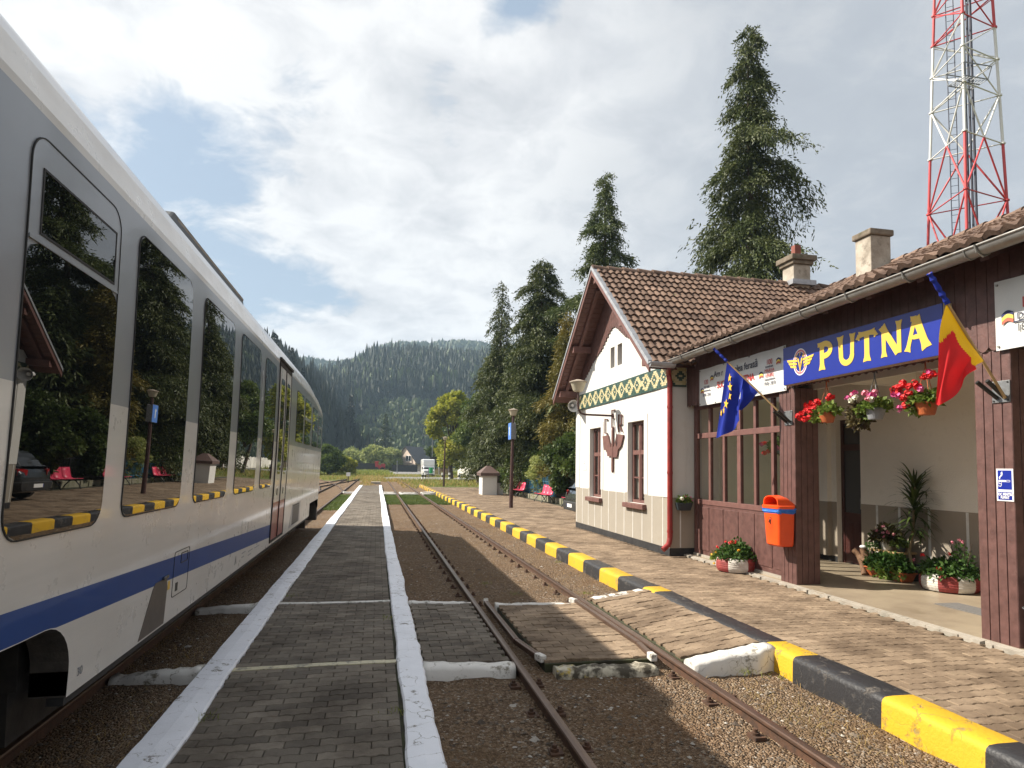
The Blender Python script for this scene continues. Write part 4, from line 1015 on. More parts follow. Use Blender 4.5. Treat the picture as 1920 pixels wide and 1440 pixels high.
# ================================================================ the station building
bld = thing('station_building', 'white station house with brown tiled gable, glazed porch and open loggia', 'station building', (7, 10, .26))
WX, FX, BX = 5.70, 6.10, 8.40          # gable wall, porch front, loggia back wall
GY0, GY1, GYC = 11.85, 17.97, 14.93
def wall_x(m, X, ya, yb, za, ztop, holes, zb=(), depth=.16, matf=lambda z: 0, reveal=0, side=-1, ybr=()):
    """wall plane at X facing the track, with real openings and their reveals; ztop(y) bounds it above"""
    ysx = sorted({ya, yb, *ybr, *[h[0] for h in holes], *[h[1] for h in holes]})
    for y0, y1 in zip(ysx, ysx[1:]):
        hs = [h for h in holes if h[0] < (y0+y1)/2 < h[1]]
        zsx = sorted({za, *zb, *[h[2] for h in hs], *[h[3] for h in hs]})
        t0, t1 = ztop(y0), ztop(y1)
        zsx = [z for z in zsx if z < min(t0, t1) - 1e-4] + [None]
        for z0, z1 in zip(zsx, zsx[1:]):
            zm = z0+.01
            if any(h[2]-1e-6 <= zm < h[3] for h in hs): continue
            u0, u1 = (z1, z1) if z1 is not None else (t0, t1)
            m.add([(X, y0, z0), (X, y0, u0), (X, y1, u1), (X, y1, z0)], [(0, 1, 2, 3)], matf(zm))
    for y0, y1, z0, z1 in holes:
        d = X + depth
        m.add([(X, y0, z0), (d, y0, z0), (d, y1, z0), (X, y1, z0), (X, y0, z1), (d, y0, z1), (d, y1, z1), (X, y1, z1)],
              [(0, 3, 2, 1), (4, 5, 6, 7), (0, 1, 5, 4), (2, 3, 7, 6)], reveal)
PIT = .846; RZ = 6.92
def gz(y): return RZ - PIT*abs(y-GYC) - .16
wins = [(15.84, 16.72, 1.20, 3.04), (13.08, 14.00, 1.20, 3.04)]
attic = [(14.90, 15.18, 4.48, 5.0), (14.40, 14.70, 4.48, 5.0)]
m = MB()
wall_x(m, WX, GY0, GY1, .25, gz, wins+attic, (.41, 1.405), .17, lambda z: 2 if z < .41 else (1 if z < 1.4 else 0), ybr=(GYC,))
m.add([(WX, GY1, .25), (WX, GY1, 4.2), (9, GY1, 4.2), (9, GY1, .25)], [(0, 1, 2, 3)], 0)
wall = m.build('wall', [white_wall, beige, tar], bld)
m = MB()   # return wall towards the porch
for z0, z1, k in ((.25, .41, 2), (.41, 1.405, 1), (1.405, 4.3, 0)): m.add([(WX, GY0, z0), (FX+.3, GY0, z0), (FX+.3, GY0, z1), (WX, GY0, z1)], [(0, 1, 2, 3)], k)
m.build('wall', [rough_white, greybeige, tar], bld)
for bx in ((WX-.014, WX, GY0+.002, GY0+.42, 1.41, 3.60), (WX-.014, WX, GY1-.36, GY1-.002, 1.41, 3.64), (WX+.03, FX-.05, GY0-.012, GY0-.001, 1.41, 3.60)):
    MB().box(*bx).build('corner_rendering', rough_white, bld)
for y0, y1, z0, z1 in wins:
    m = MB(); m.box(WX-.012, WX+.002, y0-.17, y0, 1.42, z1+.13); m.box(WX-.012, WX+.002, y1, y1+.17, 1.42, z1+.13); m.box(WX-.012, WX+.002, y0, y1, z1, z1+.13); m.build('window_surround', white_wall, bld)
m = MB()
y = GY0 + .30
while y < GY1:
    MB().box(WX-.004, WX+.001, y-.012, y+.012, .42, 1.12 if any(a-.03 < y < c+.03 for a, c, _, _ in wins) else 1.40).build('wall_joint', whiteline, bld)
    y += .52
MB().box(WX+.22, WX+.245, GY0-.004, GY0, .42, 1.40).build('wall_joint', whiteline, bld)
# windows of the gable wall
for y0, y1, z0, z1 in wins:
    X = WX+.10; f = MB(); ym = (y0+y1)/2; zt = z0+(z1-z0)*.62; zq = z0+(z1-z0)*.31
    f.box(X, X+.06, y0, y0+.06, z0, z1); f.box(X, X+.06, y1-.06, y1, z0, z1); f.box(X, X+.06, y0+.06, y1-.06, z1-.06, z1); f.box(X, X+.06, y0+.06, y1-.06, z0, z0+.07)
    f.box(X-.012, X+.055, ym-.045, ym+.045, z0+.07, z1-.06); f.box(X-.008, X+.052, y0+.06, ym-.045, zt-.05, zt+.05); f.box(X-.008, X+.052, ym+.045, y1-.06, zt-.05, zt+.05)
    f.box(X+.01, X+.05, y0+.06, ym-.045, zq-.016, zq+.016); f.box(X+.01, X+.05, ym+.045, y1-.06, zq-.016, zq+.016)
    for a, c in ((y0+.06, ym-.045), (ym+.045, y1-.06)):
        for zz in (z0+.07, zt+.05): f.box(X+.004, X+.05, a, a+.03, zz, (zt-.05 if zz < zt else z1-.06)); f.box(X+.004, X+.05, c-.03, c, zz, (zt-.05 if zz < zt else z1-.06))
    w = f.build('window', brown_red, bld)
    p = MB(); p.add([(X+.03, y0+.05, z0+.06), (X+.03, y0+.05, z1-.05), (X+.03, y1-.05, z1-.05), (X+.03, y1-.05, z0+.06)], [(0, 1, 2, 3)]); p.build('pane', pane_m, w)
    p = MB(); n = 24
    for i in range(n):
        a = y0+.05+(y1-y0-.1)*i/n; c = y0+.05+(y1-y0-.1)*(i+1)/n; q = .02*(i % 2); q2 = .02*((i+1) % 2)
        if .38 < (i+.5)/n < .52: continue
        p.add([(X+.09+q, a, z0+.1), (X+.09+q, a, z1), (X+.09+q2, c, z1), (X+.09+q2, c, z0+.1)], [(0, 1, 2, 3)])
    p.build('curtain', curtain, w)
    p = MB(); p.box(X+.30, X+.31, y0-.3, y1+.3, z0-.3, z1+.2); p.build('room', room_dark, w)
    # lozenge grille behind the near leaf
    p = MB(); a, c = y0+.07, ym-.05
    for i in range(8):
        zz = z0+.1+i*.23
        p.bar((X+.05, a, zz), (X+.05, (a+c)/2, zz+.115), .008); p.bar((X+.05, (a+c)/2, zz+.115), (X+.05, c, zz), .008)
        p.bar((X+.055, a, zz), (X+.055, (a+c)/2, zz-.115), .008) if i else None; p.bar((X+.055, (a+c)/2, zz-.115), (X+.055, c, zz), .008) if i else None
    p.build('lattice', mast_w, w)
    s = MB(); s.box(WX-.10, WX+.09, y0-.12, y1+.13, z0-.115, z0-.005); s.build('sill', brown_red, w, .012)
for y0, y1, z0, z1 in attic:
    f = MB(); X = WX+.11
    f.box(X, X+.04, y0, y0+.035, z0, z1); f.box(X, X+.04, y1-.035, y1, z0, z1); f.box(X, X+.04, y0+.035, y1-.035, z0, z0+.03); f.box(X, X+.04, y0+.035, y1-.035, z1-.03, z1); f.box(X+.005, X+.035, y0+.035, y1-.035, (z0+z1)/2+.1, (z0+z1)/2+.125)
    w = f.build('attic_window', brown_red, bld)
    p = MB(); p.add([(X+.02, y0+.03, z0+.02), (X+.02, y0+.03, z1-.02), (X+.02, y1-.03, z1-.02), (X+.02, y1-.03, z0+.02)], [(0, 1, 2, 3)]); p.build('pane', dark_glass('attic glass', (.03, .032, .035), 1.5, .05), w)
# glazed tile frieze
def frieze(m, fn, length, z0, z1, seed):
    r = random.Random(seed); rows = 11; th = (z1-z0)/rows; tw = .0765
    for q in range(rows):
        off = (q % 2)*tw/2; u = -off
        while u < length-.004:
            a, c = max(u, 0), min(u+tw, length)
            uc = (u+tw/2) % (tw*6) - tw*3; d = abs(uc)/(tw/2) ; rr = abs(q-(rows-1)/2)
            k = d + rr
            yl = (3.7 < k <= 6.0) or (k < 1.2 and rr < .5) 
            if rr > 4.4: yl = False
            if c-a > .012: m.append((fn, a+.002, c-.002, z0+q*th+.0015, z0+(q+1)*th-.0015, 1 if yl else 0, r.random(), r.gauss(0, .0015)))
            u += tw
def put_tiles(L, name):
    mm = MB()
    for fn, a, c, z0, z1, mt, cl, dz in L: fn(mm, a, c, z0, z1, mt, cl, dz)
    return mm.build(name, [greentile, yeltile], bld)
L = []; frieze(L, lambda mm, a, c, z0, z1, mt, cl, dz: mm.box(WX-.028+dz, WX+.004, GY0+a-.025, GY0+c-.025, z0, z1, mt, cl), GY1-GY0+.03, 3.625, 4.065, 1); put_tiles(L, 'tile_frieze')
L = []; frieze(L, lambda mm, a, c, z0, z1, mt, cl, dz: mm.box(WX+a, WX+c, GY0-.028+dz, GY0+.004, z0, z1, mt, cl), .36, 3.625, 4.065, 2); put_tiles(L, 'tile_frieze')
L = []
# winged emblem and letters on the gable wall
em = thing('wall_emblem', 'brown winged wheel emblem with thin metal letters on the white gable wall', 'emblem', (WX, 14.9, 2.5))
fe = lambda a, b_, d_: (d_, 14.92-a, b_)
m = MB()
m.prism([(-.05, 1.93), (-.01, 1.86), (.035, 1.93), (.04, 2.98), (.0, 3.0), (-.045, 2.9)], fe, WX-.05, WX-.012)
m.prism([(-.70, 2.79), (-.31, 2.80), (-.13, 2.50), (-.06, 2.50), (-.06, 2.27), (-.34, 2.27), (-.40, 2.43), (-.58, 2.43), (-.66, 2.68)], fe, WX-.046, WX-.014)
m.prism([(.72, 2.76), (.28, 2.80), (.12, 2.50), (.05, 2.50), (.05, 2.24), (.30, 2.24), (.37, 2.42), (.56, 2.50), (.66, 2.66)][::-1], fe, WX-.046, WX-.014)
m.build('wing', brown_red, em)
def stroke_letter(name, segs, w=.024):
    q = MB()
    for a, c in segs: q.bar((WX-.035, 14.92-a[0], a[1]), (WX-.035, 14.92-c[0], c[1]), w, .03, up=(1, 0, 0))
    return q.build(name, brown_red, em)
stroke_letter('letter', [((-.36, 3.20), (-.54, 3.22)), ((-.54, 3.23), (-.54, 2.86)), ((-.54, 2.86), (-.38, 2.85))])
stroke_letter('letter', [((-.05, 3.42), (-.05, 2.97)), ((-.06, 3.40), (.16, 3.40)), ((-.05, 3.22), (.06, 3.21))])
stroke_letter('letter', [((.40, 3.27), (.40, 2.84)), ((.40, 3.26), (.60, 3.24)), ((.60, 3.25), (.60, 3.02)), ((.60, 3.03), (.40, 3.02)), ((.46, 3.02), (.62, 2.84))])
m = MB(); m.box(WX-.014, WX-.002, 16.98, 17.36, 1.92, 2.22); t = tag(m.build('wall_plate', signwhite), 'small white plate with tiny text low on the gable wall near its far corner', 'plate')
m = MB()
for z in (2.14, 2.09, 2.0): m.box(WX-.0165, WX-.0145, 17.08, 17.27, z-.012, z+.012)
o = m.build('writing', tr_mark); o.parent = t

# ---- roofs: real rows of wavy tiles
def tiles(m, O, U, Vd, Nn, nu, nv, tw, tl, seed, keep=None, lap=.045):
    r = random.Random(seed); prof = [0, .018, .034, .040, .034, .018, .002, 0]
    O, U, Vd, Nn = Vector(O), Vector(U), Vector(Vd), Vector(Nn)
    for j in range(nv):
        jl = [r.gauss(0, .004) for _ in range(nu+1)]
        for i in range(nu):
            if keep and not keep(O + U*((i+.5)*tw) + Vd*((j+.5)*tl)): continue
            v0 = j*tl - .03 + r.gauss(0, .006); v1 = (j+1)*tl + .03; lift = lap + r.gauss(0, .005); cl = min(1, max(0, .45+r.gauss(0, .24)))
            lo = []; hi = []; lo0 = []
            for q, h in enumerate(prof):
                u = (i + q/(len(prof)-1)*1.0)*tw
                lo.append(O + U*u + Vd*v0 + Nn*(h+lift)); hi.append(O + U*u + Vd*v1 + Nn*(h+.006)); lo0.append(O + U*u + Vd*(v0+.010) + Nn*(h*.6+lift-.045))
            k = len(prof)
            m.add(lo+hi, [(q, q+1, k+q+1, k+q) for q in range(k-1)], 0, True, cl)
            m.add(lo0+lo, [(q, q+1, k+q+1, k+q) for q in range(k-1)], 0, False, cl*.6)  # front edges coloured darker, painting in the shade at each row step
ca, sa = 1/math.sqrt(1+PIT*PIT), PIT/math.sqrt(1+PIT*PIT)
RX0, RX1 = 5.15, 12.0; EY0, EY1 = GYC-3.43, GYC+3.43; SL = 3.43/ca
m = MB(); tw = .168; nv = 16
nu = int((RX1-RX0)/tw)
MT = .433
def zmain(x): return 4.12 + MT*(x-5.45)
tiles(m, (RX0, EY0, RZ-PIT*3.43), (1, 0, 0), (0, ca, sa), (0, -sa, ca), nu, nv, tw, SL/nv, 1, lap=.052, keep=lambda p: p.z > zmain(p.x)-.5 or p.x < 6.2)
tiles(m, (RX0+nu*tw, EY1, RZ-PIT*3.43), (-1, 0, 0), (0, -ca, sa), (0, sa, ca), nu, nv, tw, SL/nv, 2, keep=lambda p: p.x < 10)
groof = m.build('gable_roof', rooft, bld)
m = MB()   # roof boarding under the tiles
for sgn in (-1, 1):
    ye = GYC + sgn*3.43; n_ = (0, sgn*sa, ca)
    a = [(RX0+.03, ye, RZ-PIT*3.43-.01), (RX1, ye, RZ-PIT*3.43-.01), (RX1, GYC, RZ-.01), (RX0+.03, GYC, RZ-.01)]
    m.hexa([(x, y, z-.05) for x, y, z in a] + a)
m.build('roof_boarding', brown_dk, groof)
m = MB()   # ridge caps
x = RX0-.03
while x < RX1:
    vs0 = []; vs1 = []
    for q in range(9):
        t = PI*q/8; vs0.append((x-.02, GYC+.135*math.cos(t), RZ-.035+.125*math.sin(t)+.012)); vs1.append((x+.42, GYC+.115*math.cos(t), RZ-.045+.11*math.sin(t)))
    m.add(vs0+vs1, [(q, q+1, 9+q+1, 9+q) for q in range(8)], 0, True, random.random()*.7+.2); m.add(vs0, [tuple(range(9))], 0, False, .2); x += .40
m.build('ridge_tile', rooft, groof)
# verge: zinc strip, barge boards, soffit boards, purlin ends
m = MB()
for sgn in (-1, 1):
    ye = GYC + sgn*3.45
    m.hexa([(RX0-.055, ye, RZ-PIT*3.45-.16), (RX0-.02, ye, RZ-PIT*3.45-.16), (RX0-.02, GYC, RZ-.16), (RX0-.055, GYC, RZ-.16), (RX0-.055, ye, RZ-PIT*3.45-.0), (RX0-.02, ye, RZ-PIT*3.45-.0), (RX0-.02, GYC, RZ), (RX0-.055, GYC, RZ)])
m.build('barge_board', brown_red, groof)
m = MB()
for sgn in (-1, 1):
    ye = GYC + sgn*3.45
    for d, h0, h1 in ((0, -.02, .075),):
        m.hexa([(RX0-.075, ye, RZ-PIT*3.45+h0), (RX0+.03, ye, RZ-PIT*3.45+h0+.035), (RX0+.03, GYC, RZ+h0+.035), (RX0-.075, GYC, RZ+h0), (RX0-.07, ye, RZ-PIT*3.45+h1), (RX0+.03, ye, RZ-PIT*3.45+h1), (RX0+.03, GYC, RZ+h1), (RX0-.07, GYC, RZ+h1)])
m.build('verge_flashing', flash, groof)
m = MB()
for sgn in (-1, 1):
    n = 30
    for i in range(n):
        a = 3.43*i/n; c = 3.43*(i+1)/n - .012
        y0, y1 = GYC+sgn*a, GYC+sgn*c; z0, z1 = RZ-PIT*a-.10, RZ-PIT*c-.10
        m.hexa([(RX0+.0, y0, z0-.02), (WX, y0, z0-.02), (WX, y1, z1-.02), (RX0, y1, z1-.02), (RX0, y0, z0), (WX, y0, z0), (WX, y1, z1), (RX0, y1, z1)])
m.build('soffit_board', brown_red, groof)
m = MB()   # boarded top of the gable with a scalloped lower line, 3 cm proud of the plaster
for i in range(44):
    y0 = GYC-2.75+i*.125; y1 = y0+.118; ymid = (y0+y1)/2; dd = abs(ymid-GYC)
    zt0, zt1 = RZ-PIT*abs(y0-GYC)-.13, RZ-PIT*abs(y1-GYC)-.13
    zb_ = float(np.interp(dd, [0, .25, .85, 1.5, 2.3, 2.8], [5.50, 5.42, 5.07, 4.86, 4.45, 4.36]))
    if min(zt0, zt1) - zb_ > .03: m.add([(WX-.03, y0, zb_), (WX-.03, y0, zt0), (WX-.03, y1, zt1), (WX-.03, y1, zb_), (WX-.001, y0, zb_), (WX-.001, y0, zt0), (WX-.001, y1, zt1), (WX-.001, y1, zb_)], [(0, 1, 2, 3), (0, 4, 5, 1), (1, 5, 6, 2), (2, 6, 7, 3), (0, 3, 7, 4)])
m.build('gable_boarding', brown, bld)
m = MB()
for y in (GYC-3.0, GYC-1.72, GYC+1.72, GYC+3.0):
    z = RZ-PIT*abs(y-GYC)-.13; m.box(RX0+.02, WX+.02, y-.07, y+.07, z-.22, z-.05)
m.box(RX0+.02, WX+.02, GYC-.06, GYC+.06, RZ-.36, RZ-.17)
for sgn in (-1, 1):
    m.bar((RX0+.22, GYC+sgn*.3, RZ-PIT*.3-.17), (RX0+.22, GYC+sgn*3.1, RZ-PIT*3.1-.17), .09, .10)
m.build('purlin', brown_red, groof)

# main roof over the loggia
EX = 5.57; RXM = 12.0; YS, YE = -1.5, 11.62
cm, smn = 1/math.sqrt(1+MT*MT), MT/math.sqrt(1+MT*MT); SLM = (RXM-EX)/cm
m = MB(); tl = SLM/22; nu = int((18.2-YS)/tw)
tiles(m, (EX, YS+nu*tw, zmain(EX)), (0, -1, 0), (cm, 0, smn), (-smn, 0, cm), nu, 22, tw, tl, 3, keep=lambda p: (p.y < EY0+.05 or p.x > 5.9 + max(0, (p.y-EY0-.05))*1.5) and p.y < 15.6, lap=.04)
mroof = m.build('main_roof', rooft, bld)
m = MB(); a = [(EX+.02, YS, zmain(EX)-.02), (RXM, YS, zmain(RXM)-.02), (RXM, 11.42, zmain(RXM)-.02), (EX+.02, 11.42, zmain(EX)-.02)]
m.hexa([(x, y, z-.05) for x, y, z in a] + a)
a = [(8.0, 11.42, zmain(8)-.02), (RXM, 11.42, zmain(RXM)-.02), (RXM, 18, zmain(RXM)-.02), (RXM-.1, 18, zmain(RXM)-.02)]
m.hexa([(x, y, z-.05) for x, y, z in a] + a)
a = [(RXM, YS, zmain(RXM)-.02), (18.5, YS, 4.0), (18.5, 18, 4.0), (RXM, 18, zmain(RXM)-.02)]
m.hexa([(x, y, z-.05) for x, y, z in a] + a)
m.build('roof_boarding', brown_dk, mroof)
m = MB(); y = YS
while y < 17.8:
    vs0 = []; vs1 = []
    for q in range(9):
        t = PI*q/8; vs0.append((RXM+.135*math.cos(t), y-.02, zmain(RXM)+.0+.12*math.sin(t)+.012)); vs1.append((RXM+.115*math.cos(t), y+.42, zmain(RXM)-.01+.105*math.sin(t)))
    m.add(vs0+vs1, [(q, q+1, 9+q+1, 9+q) for q in range(8)], 0, True, random.random()*.7+.3); m.add(vs0, [tuple(range(9))], 0, False, .2); y += .40
m.build('ridge_tile', rooft, mroof)
def half_gutter(m, p0, p1, r, out, n=9, beads=True):
    a, b_ = Vector(p0), Vector(p1); o = Vector(out)
    for rr, flip in ((r, False), (r-.008, True)):
        v0 = []; v1 = []
        for q in range(n):
            t = PI*q/(n-1); d = o*math.cos(t)*rr + Vector((0, 0, -1))*math.sin(t)*rr
            v0.append(a+d); v1.append(b_+d)
        m.add(v0+v1, [((q, n+q, n+q+1, q+1) if flip else (q, q+1, n+q+1, n+q)) for q in range(n-1)], 0, True)
    m.cyl(a+o*r, b_+o*r, .013, n=8)
m = MB(); half_gutter(m, (5.575, YS, 4.165), (5.585, EY0+.05, 4.085), .085, (-1, 0, 0)); g = m.build('gutter', zinc, bld)
m = MB(); y = 3.2
while y < 11.2:
    z = 4.155 - .07*(y-YS)/(EY0-YS)
    m = MB(); m.tube([(5.575-.10, y, z+.012), (5.575-.075, y, z-.06), (5.575, y, z-.096), (5.575+.075, y, z-.06), (5.575+.10, y, z+.03)], .010, 6); m.build('gutter_bracket', zinc, g); y += .86
for y in (5.05, 7.2, 9.3): 
    z = 4.155 - .07*(y-YS)/(EY0-YS); m = MB(); m.tube([(5.575-.089, y, z), (5.575-.063, y, z-.063), (5.575, y, z-.09), (5.575+.063, y, z-.063)], .006, 5); m.build('gutter_joint', zinc, g)
m = MB(); half_gutter(m, (5.10, EY0-.03, 4.02), (5.62, EY0-.03, 4.02), .085, (0, -1, 0)); m.cyl((5.10, EY0-.115, 4.02), (5.10, EY0+.05, 4.02), .02); 
m.add([(5.10, EY0-.03+.085*math.cos(PI*q/8), 4.02-.085*math.sin(PI*q/8)) for q in range(9)], [tuple(range(9))]); m.build('gutter', flash, bld)
m = MB(); m.tube([(5.50, EY0-.02, 4.0), (5.64, GY0-.09, 3.86), (5.66, GY0-.10, 3.70), (5.66, GY0-.10, .62), (5.63, GY0-.11, .50), (5.50, GY0-.13, .40)], .052, 12)
for z in (3.2, 1.9, .75): m.cyl((5.66, GY0-.10, z-.02), (5.66, GY0-.10, z+.02), .06, n=12)
m.build('downpipe', redpipe, bld)
# eaves: rafters, soffit, boarded frieze above the posts
m = MB()
for y in np.arange(2.0, 11.4, .74):
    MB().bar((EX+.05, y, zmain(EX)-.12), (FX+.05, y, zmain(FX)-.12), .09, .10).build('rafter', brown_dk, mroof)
m = MB(); y = 1.0
while y < GY0-.02:
    w = min(.118, GY0-.005-y); bot = 3.235
    m.add([(FX-.02, y, bot+.02), (FX-.02, y, 4.30), (FX-.02, y+w, 4.30), (FX-.02, y+w, bot+.02), (FX-.02, y+w*.75, bot-.012), (FX-.02, y+w*.5, bot-.022), (FX-.02, y+w*.25, bot-.012)], [(0, 1, 2, 3, 4, 5, 6)])
    m.add([(FX+.02, y, bot+.02), (FX+.02, y+w, bot+.02), (FX+.02, y+w, 4.30), (FX+.02, y, 4.30)], [(0, 1, 2, 3)]); m.add([(FX-.02, y, bot), (FX+.02, y, bot), (FX+.02, y, 4.3), (FX-.02, y, 4.3)], [(0, 1, 2, 3)])
    y += .124
m.build('frieze_board', brown, bld)
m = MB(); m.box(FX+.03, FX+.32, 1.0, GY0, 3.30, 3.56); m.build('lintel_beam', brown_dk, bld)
# posts of planks
for y0, y1 in ((8.48, 8.86), (5.13, 5.53), (1.7, 2.1)):
    m = MB(); xs_ = (FX, FX+.40)
    m.box(FX+.012, FX+.388, y0+.012, y1-.012, .27, 3.22)
    k = 4; w = (y1-y0)/k
    for i in range(k):
        m.box(FX, FX+.010, y0+i*w+.004, y0+(i+1)*w-.004, .275, 3.215); m.box(FX+.390, FX+.40, y0+i*w+.004, y0+(i+1)*w-.004, .275, 3.215)
        m.box(FX+i*.1+.004, FX+(i+1)*.1-.004, y0, y0+.010, .275, 3.215); m.box(FX+i*.1+.004, FX+(i+1)*.1-.004, y1-.010, y1, .275, 3.215)
    m.build('post', brown, bld, .004)
# loggia: floor, back wall, door, ceiling, ends
m = MB(); m.box(6.04, BX+.3, .5, GY0+.1, -.05, .292); m.build('loggia_floor', floor_m, bld)
m = MB(); r = random.Random(9); y = .5
while y < GY0:
    L = r.uniform(.10, .30); m.hexa([(5.985+r.gauss(0, .012), y, .0), (6.07, y, .0), (6.07, y+L, .0), (5.985+r.gauss(0, .012), y+L, .0), (5.995+r.gauss(0, .012), y, .285+r.gauss(0, .004)), (6.07, y, .297), (6.07, y+L, .297), (5.995+r.gauss(0, .012), y+L, .285+r.gauss(0, .004))]); y += L
m.build('floor_edge', conc, bld)
m = MB(); dy0, dy1 = 9.87, 10.48
wall_x(m, BX, .5, GY0, .28, lambda y: 3.58, [(dy0, dy1, .29, 2.93)], (.40, 1.405), .14, lambda z: 2 if z < .39 else (1 if z < 1.4 else 0))
m.box(BX-.09, BX, 10.62, 10.84, 1.406, 3.57); m.box(BX-.09, BX, 10.62, 10.84, .40, 1.404, 1)
lw = m.build('loggia_wall', [cream_wall, greybeige, tar], bld)
m = MB()
for y in (7.78, 8.44, 9.02, 9.50, 7.1, 6.4, 5.7): MB().box(BX-.005, BX+.001, y-.022, y+.022, .41, 1.40).build('wall_joint', whiteline, bld)
m = MB(); X = BX+.10
m.box(X, X+.05, dy0, dy0+.07, .29, 2.93); m.box(X, X+.05, dy1-.07, dy1, .29, 2.93); m.box(X, X+.05, dy0+.07, dy1-.07, 2.86, 2.93); m.box(X, X+.05, dy0+.07, dy1-.07, 2.36, 2.47)
d = m.build('door', M('dark red door wood', (.05, .016, .014), (.07, .024, .02), 6, .4), bld)
m = MB(); m.box(X+.012, X+.045, dy0+.07, dy1-.07, .31, 1.22); m.box(X+.004, X+.012, dy0+.16, (dy0+dy1)/2-.03, .45, 1.05); m.box(X+.004, X+.012, (dy0+dy1)/2+.03, dy1-.16, .45, 1.05); m.build('door_panel', MATS['dark red door wood'], d, .004)
m = MB(); m.box(X+.02, X+.03, dy0+.07, dy1-.07, 1.22, 2.36); m.box(X+.02, X+.03, dy0+.07, dy1-.07, 2.47, 2.86); m.build('door_pane', dark_glass('door glass', (.05, .052, .055), 1.5, .12), d)
m = MB(); m.box(X-.03, X, dy0+.08, dy0+.10, 1.3, 1.5); m.build('door_handle', steel, d)
m = MB(); m.box(FX+.33, BX+.1, .5, GY0, 3.57, 3.63); m.box(FX+.33, BX, 8.62, 8.82, 3.36, 3.568); m.build('loggia_ceiling', cream_wall, bld)
m = MB(); m.box(FX+.32, FX+.36, .5, GY0, 3.2, 3.568); m.build('beam_casing', cream_wall, bld)
m = MB(); m.box(FX+.3, BX, .45, .5, .29, 3.57); m.build('loggia_end_wall', cream_wall, bld); m = MB(); m.add([(FX+.3, GY0-.002, .29), (BX, GY0-.002, .29), (BX, GY0-.002, 3.57), (FX+.3, GY0-.002, 3.57)], [(0, 1, 2, 3)]); m.build('loggia_end_wall', cream_wall, bld)
# the bay beyond the second post is closed with dark boards
# glazed screen of the porch
SX = FX+.10; y0, y1 = 8.87, GY0-.06
ms = [11.66, 11.19, 10.68, 10.18, 9.69, 9.20]
m = MB()
m.box(SX, SX+.07, y0, y1, 1.30, 1.39); m.box(SX, SX+.07, y0, y1, 2.58, 2.68); m.box(SX, SX+.07, y0, y1, 3.15, 3.25); m.box(SX+.001, SX+.069, y1-.12, y1, .30, 3.15); 
for k, y in enumerate(ms[1:]):
    w = .035 if k != 2 else .055; m.box(SX+.004, SX+.066, y-w, y+w, 1.39, 2.58); m.box(SX+.004, SX+.066, y-w, y+w, 2.68, 3.15)
m.box(SX+.004, SX+.066, y0, y0+.04, 1.39, 2.58); m.box(SX+.004, SX+.066, y0, y0+.04, 2.68, 3.15)
sc = m.build('glazed_screen', brown_red, bld, .004)
m = MB(); m.add([(SX+.035, y0, 1.36), (SX+.035, y0, 3.2), (SX+.035, y1-.1, 3.2), (SX+.035, y1-.1, 1.36)], [(0, 1, 2, 3)]); m.build('pane', pane_m, sc)
m = MB(); m.box(SX+.012, SX+.055, y0, y1-.12, .33, 1.30)
for a, c in zip([y1-.12]+ms[1:], ms[1:]+[y0]): m.box(SX+.001, SX+.012, c+.035, a-.035, .42, 1.25)
m.build('screen_panel', brown, sc, .006)
m = MB(); m.box(SX-.02, SX+.08, y0, y1, .27, .335); m.build('threshold', conc, sc)
# chimneys
ch = MB(); ch.box(10.6, 11.1, 14.70, 15.18, 6.3, 7.42); c1 = ch.build('chimney', brick_ch, bld, .02)
q = MB(); q.box(10.54, 11.16, 14.64, 15.24, 7.42, 7.52); q.box(10.48, 11.22, 14.58, 15.30, 7.52, 7.66); q.build('chimney_cap', ch_cap, c1, .015)
q = MB(); q.box(10.76, 10.94, 14.86, 15.02, 7.66, 8.0); q.build('flue', flue_m, c1, .006)
q = MB(); q.box(10.5, 11.2, 14.6, 15.28, 6.86, 6.99); q.build('flashing', flash, c1)
ch = MB(); ch.box(10.2, 10.7, 11.56, 12.02, 5.6, 7.04); c1 = ch.build('chimney', brick_ch, bld, .02)
q = MB(); q.box(10.15, 10.75, 11.51, 12.07, 7.04, 7.18); q.build('chimney_cap', ch_cap, c1, .03)
q = MB(); q.hexa([(10.1, 11.5, 6.12), (10.8, 11.5, 6.42), (10.8, 12.08, 6.42), (10.1, 12.08, 6.12), (10.1, 11.5, 6.2), (10.8, 11.5, 6.5), (10.8, 12.08, 6.5), (10.1, 12.08, 6.2)]); q.build('flashing', flash, c1)
q = MB(); q.box(5.8, 18, 18.0, 18.05, .2, 4.0); q.box(17.9, 18, 0, 18, .2, 4.0); q.box(8.6, 18, .4, .45, .2, 4.0); q.build('wall', rough_white, bld)
# ================================================================ things on and around the station
def fl(X0, Y0, Z0):  # plane facing the track: a runs to the right in the picture (-Y), b up, d depth towards +X
    return lambda a, b_, d_: (X0 + d_, Y0 - a, Z0 + b_)
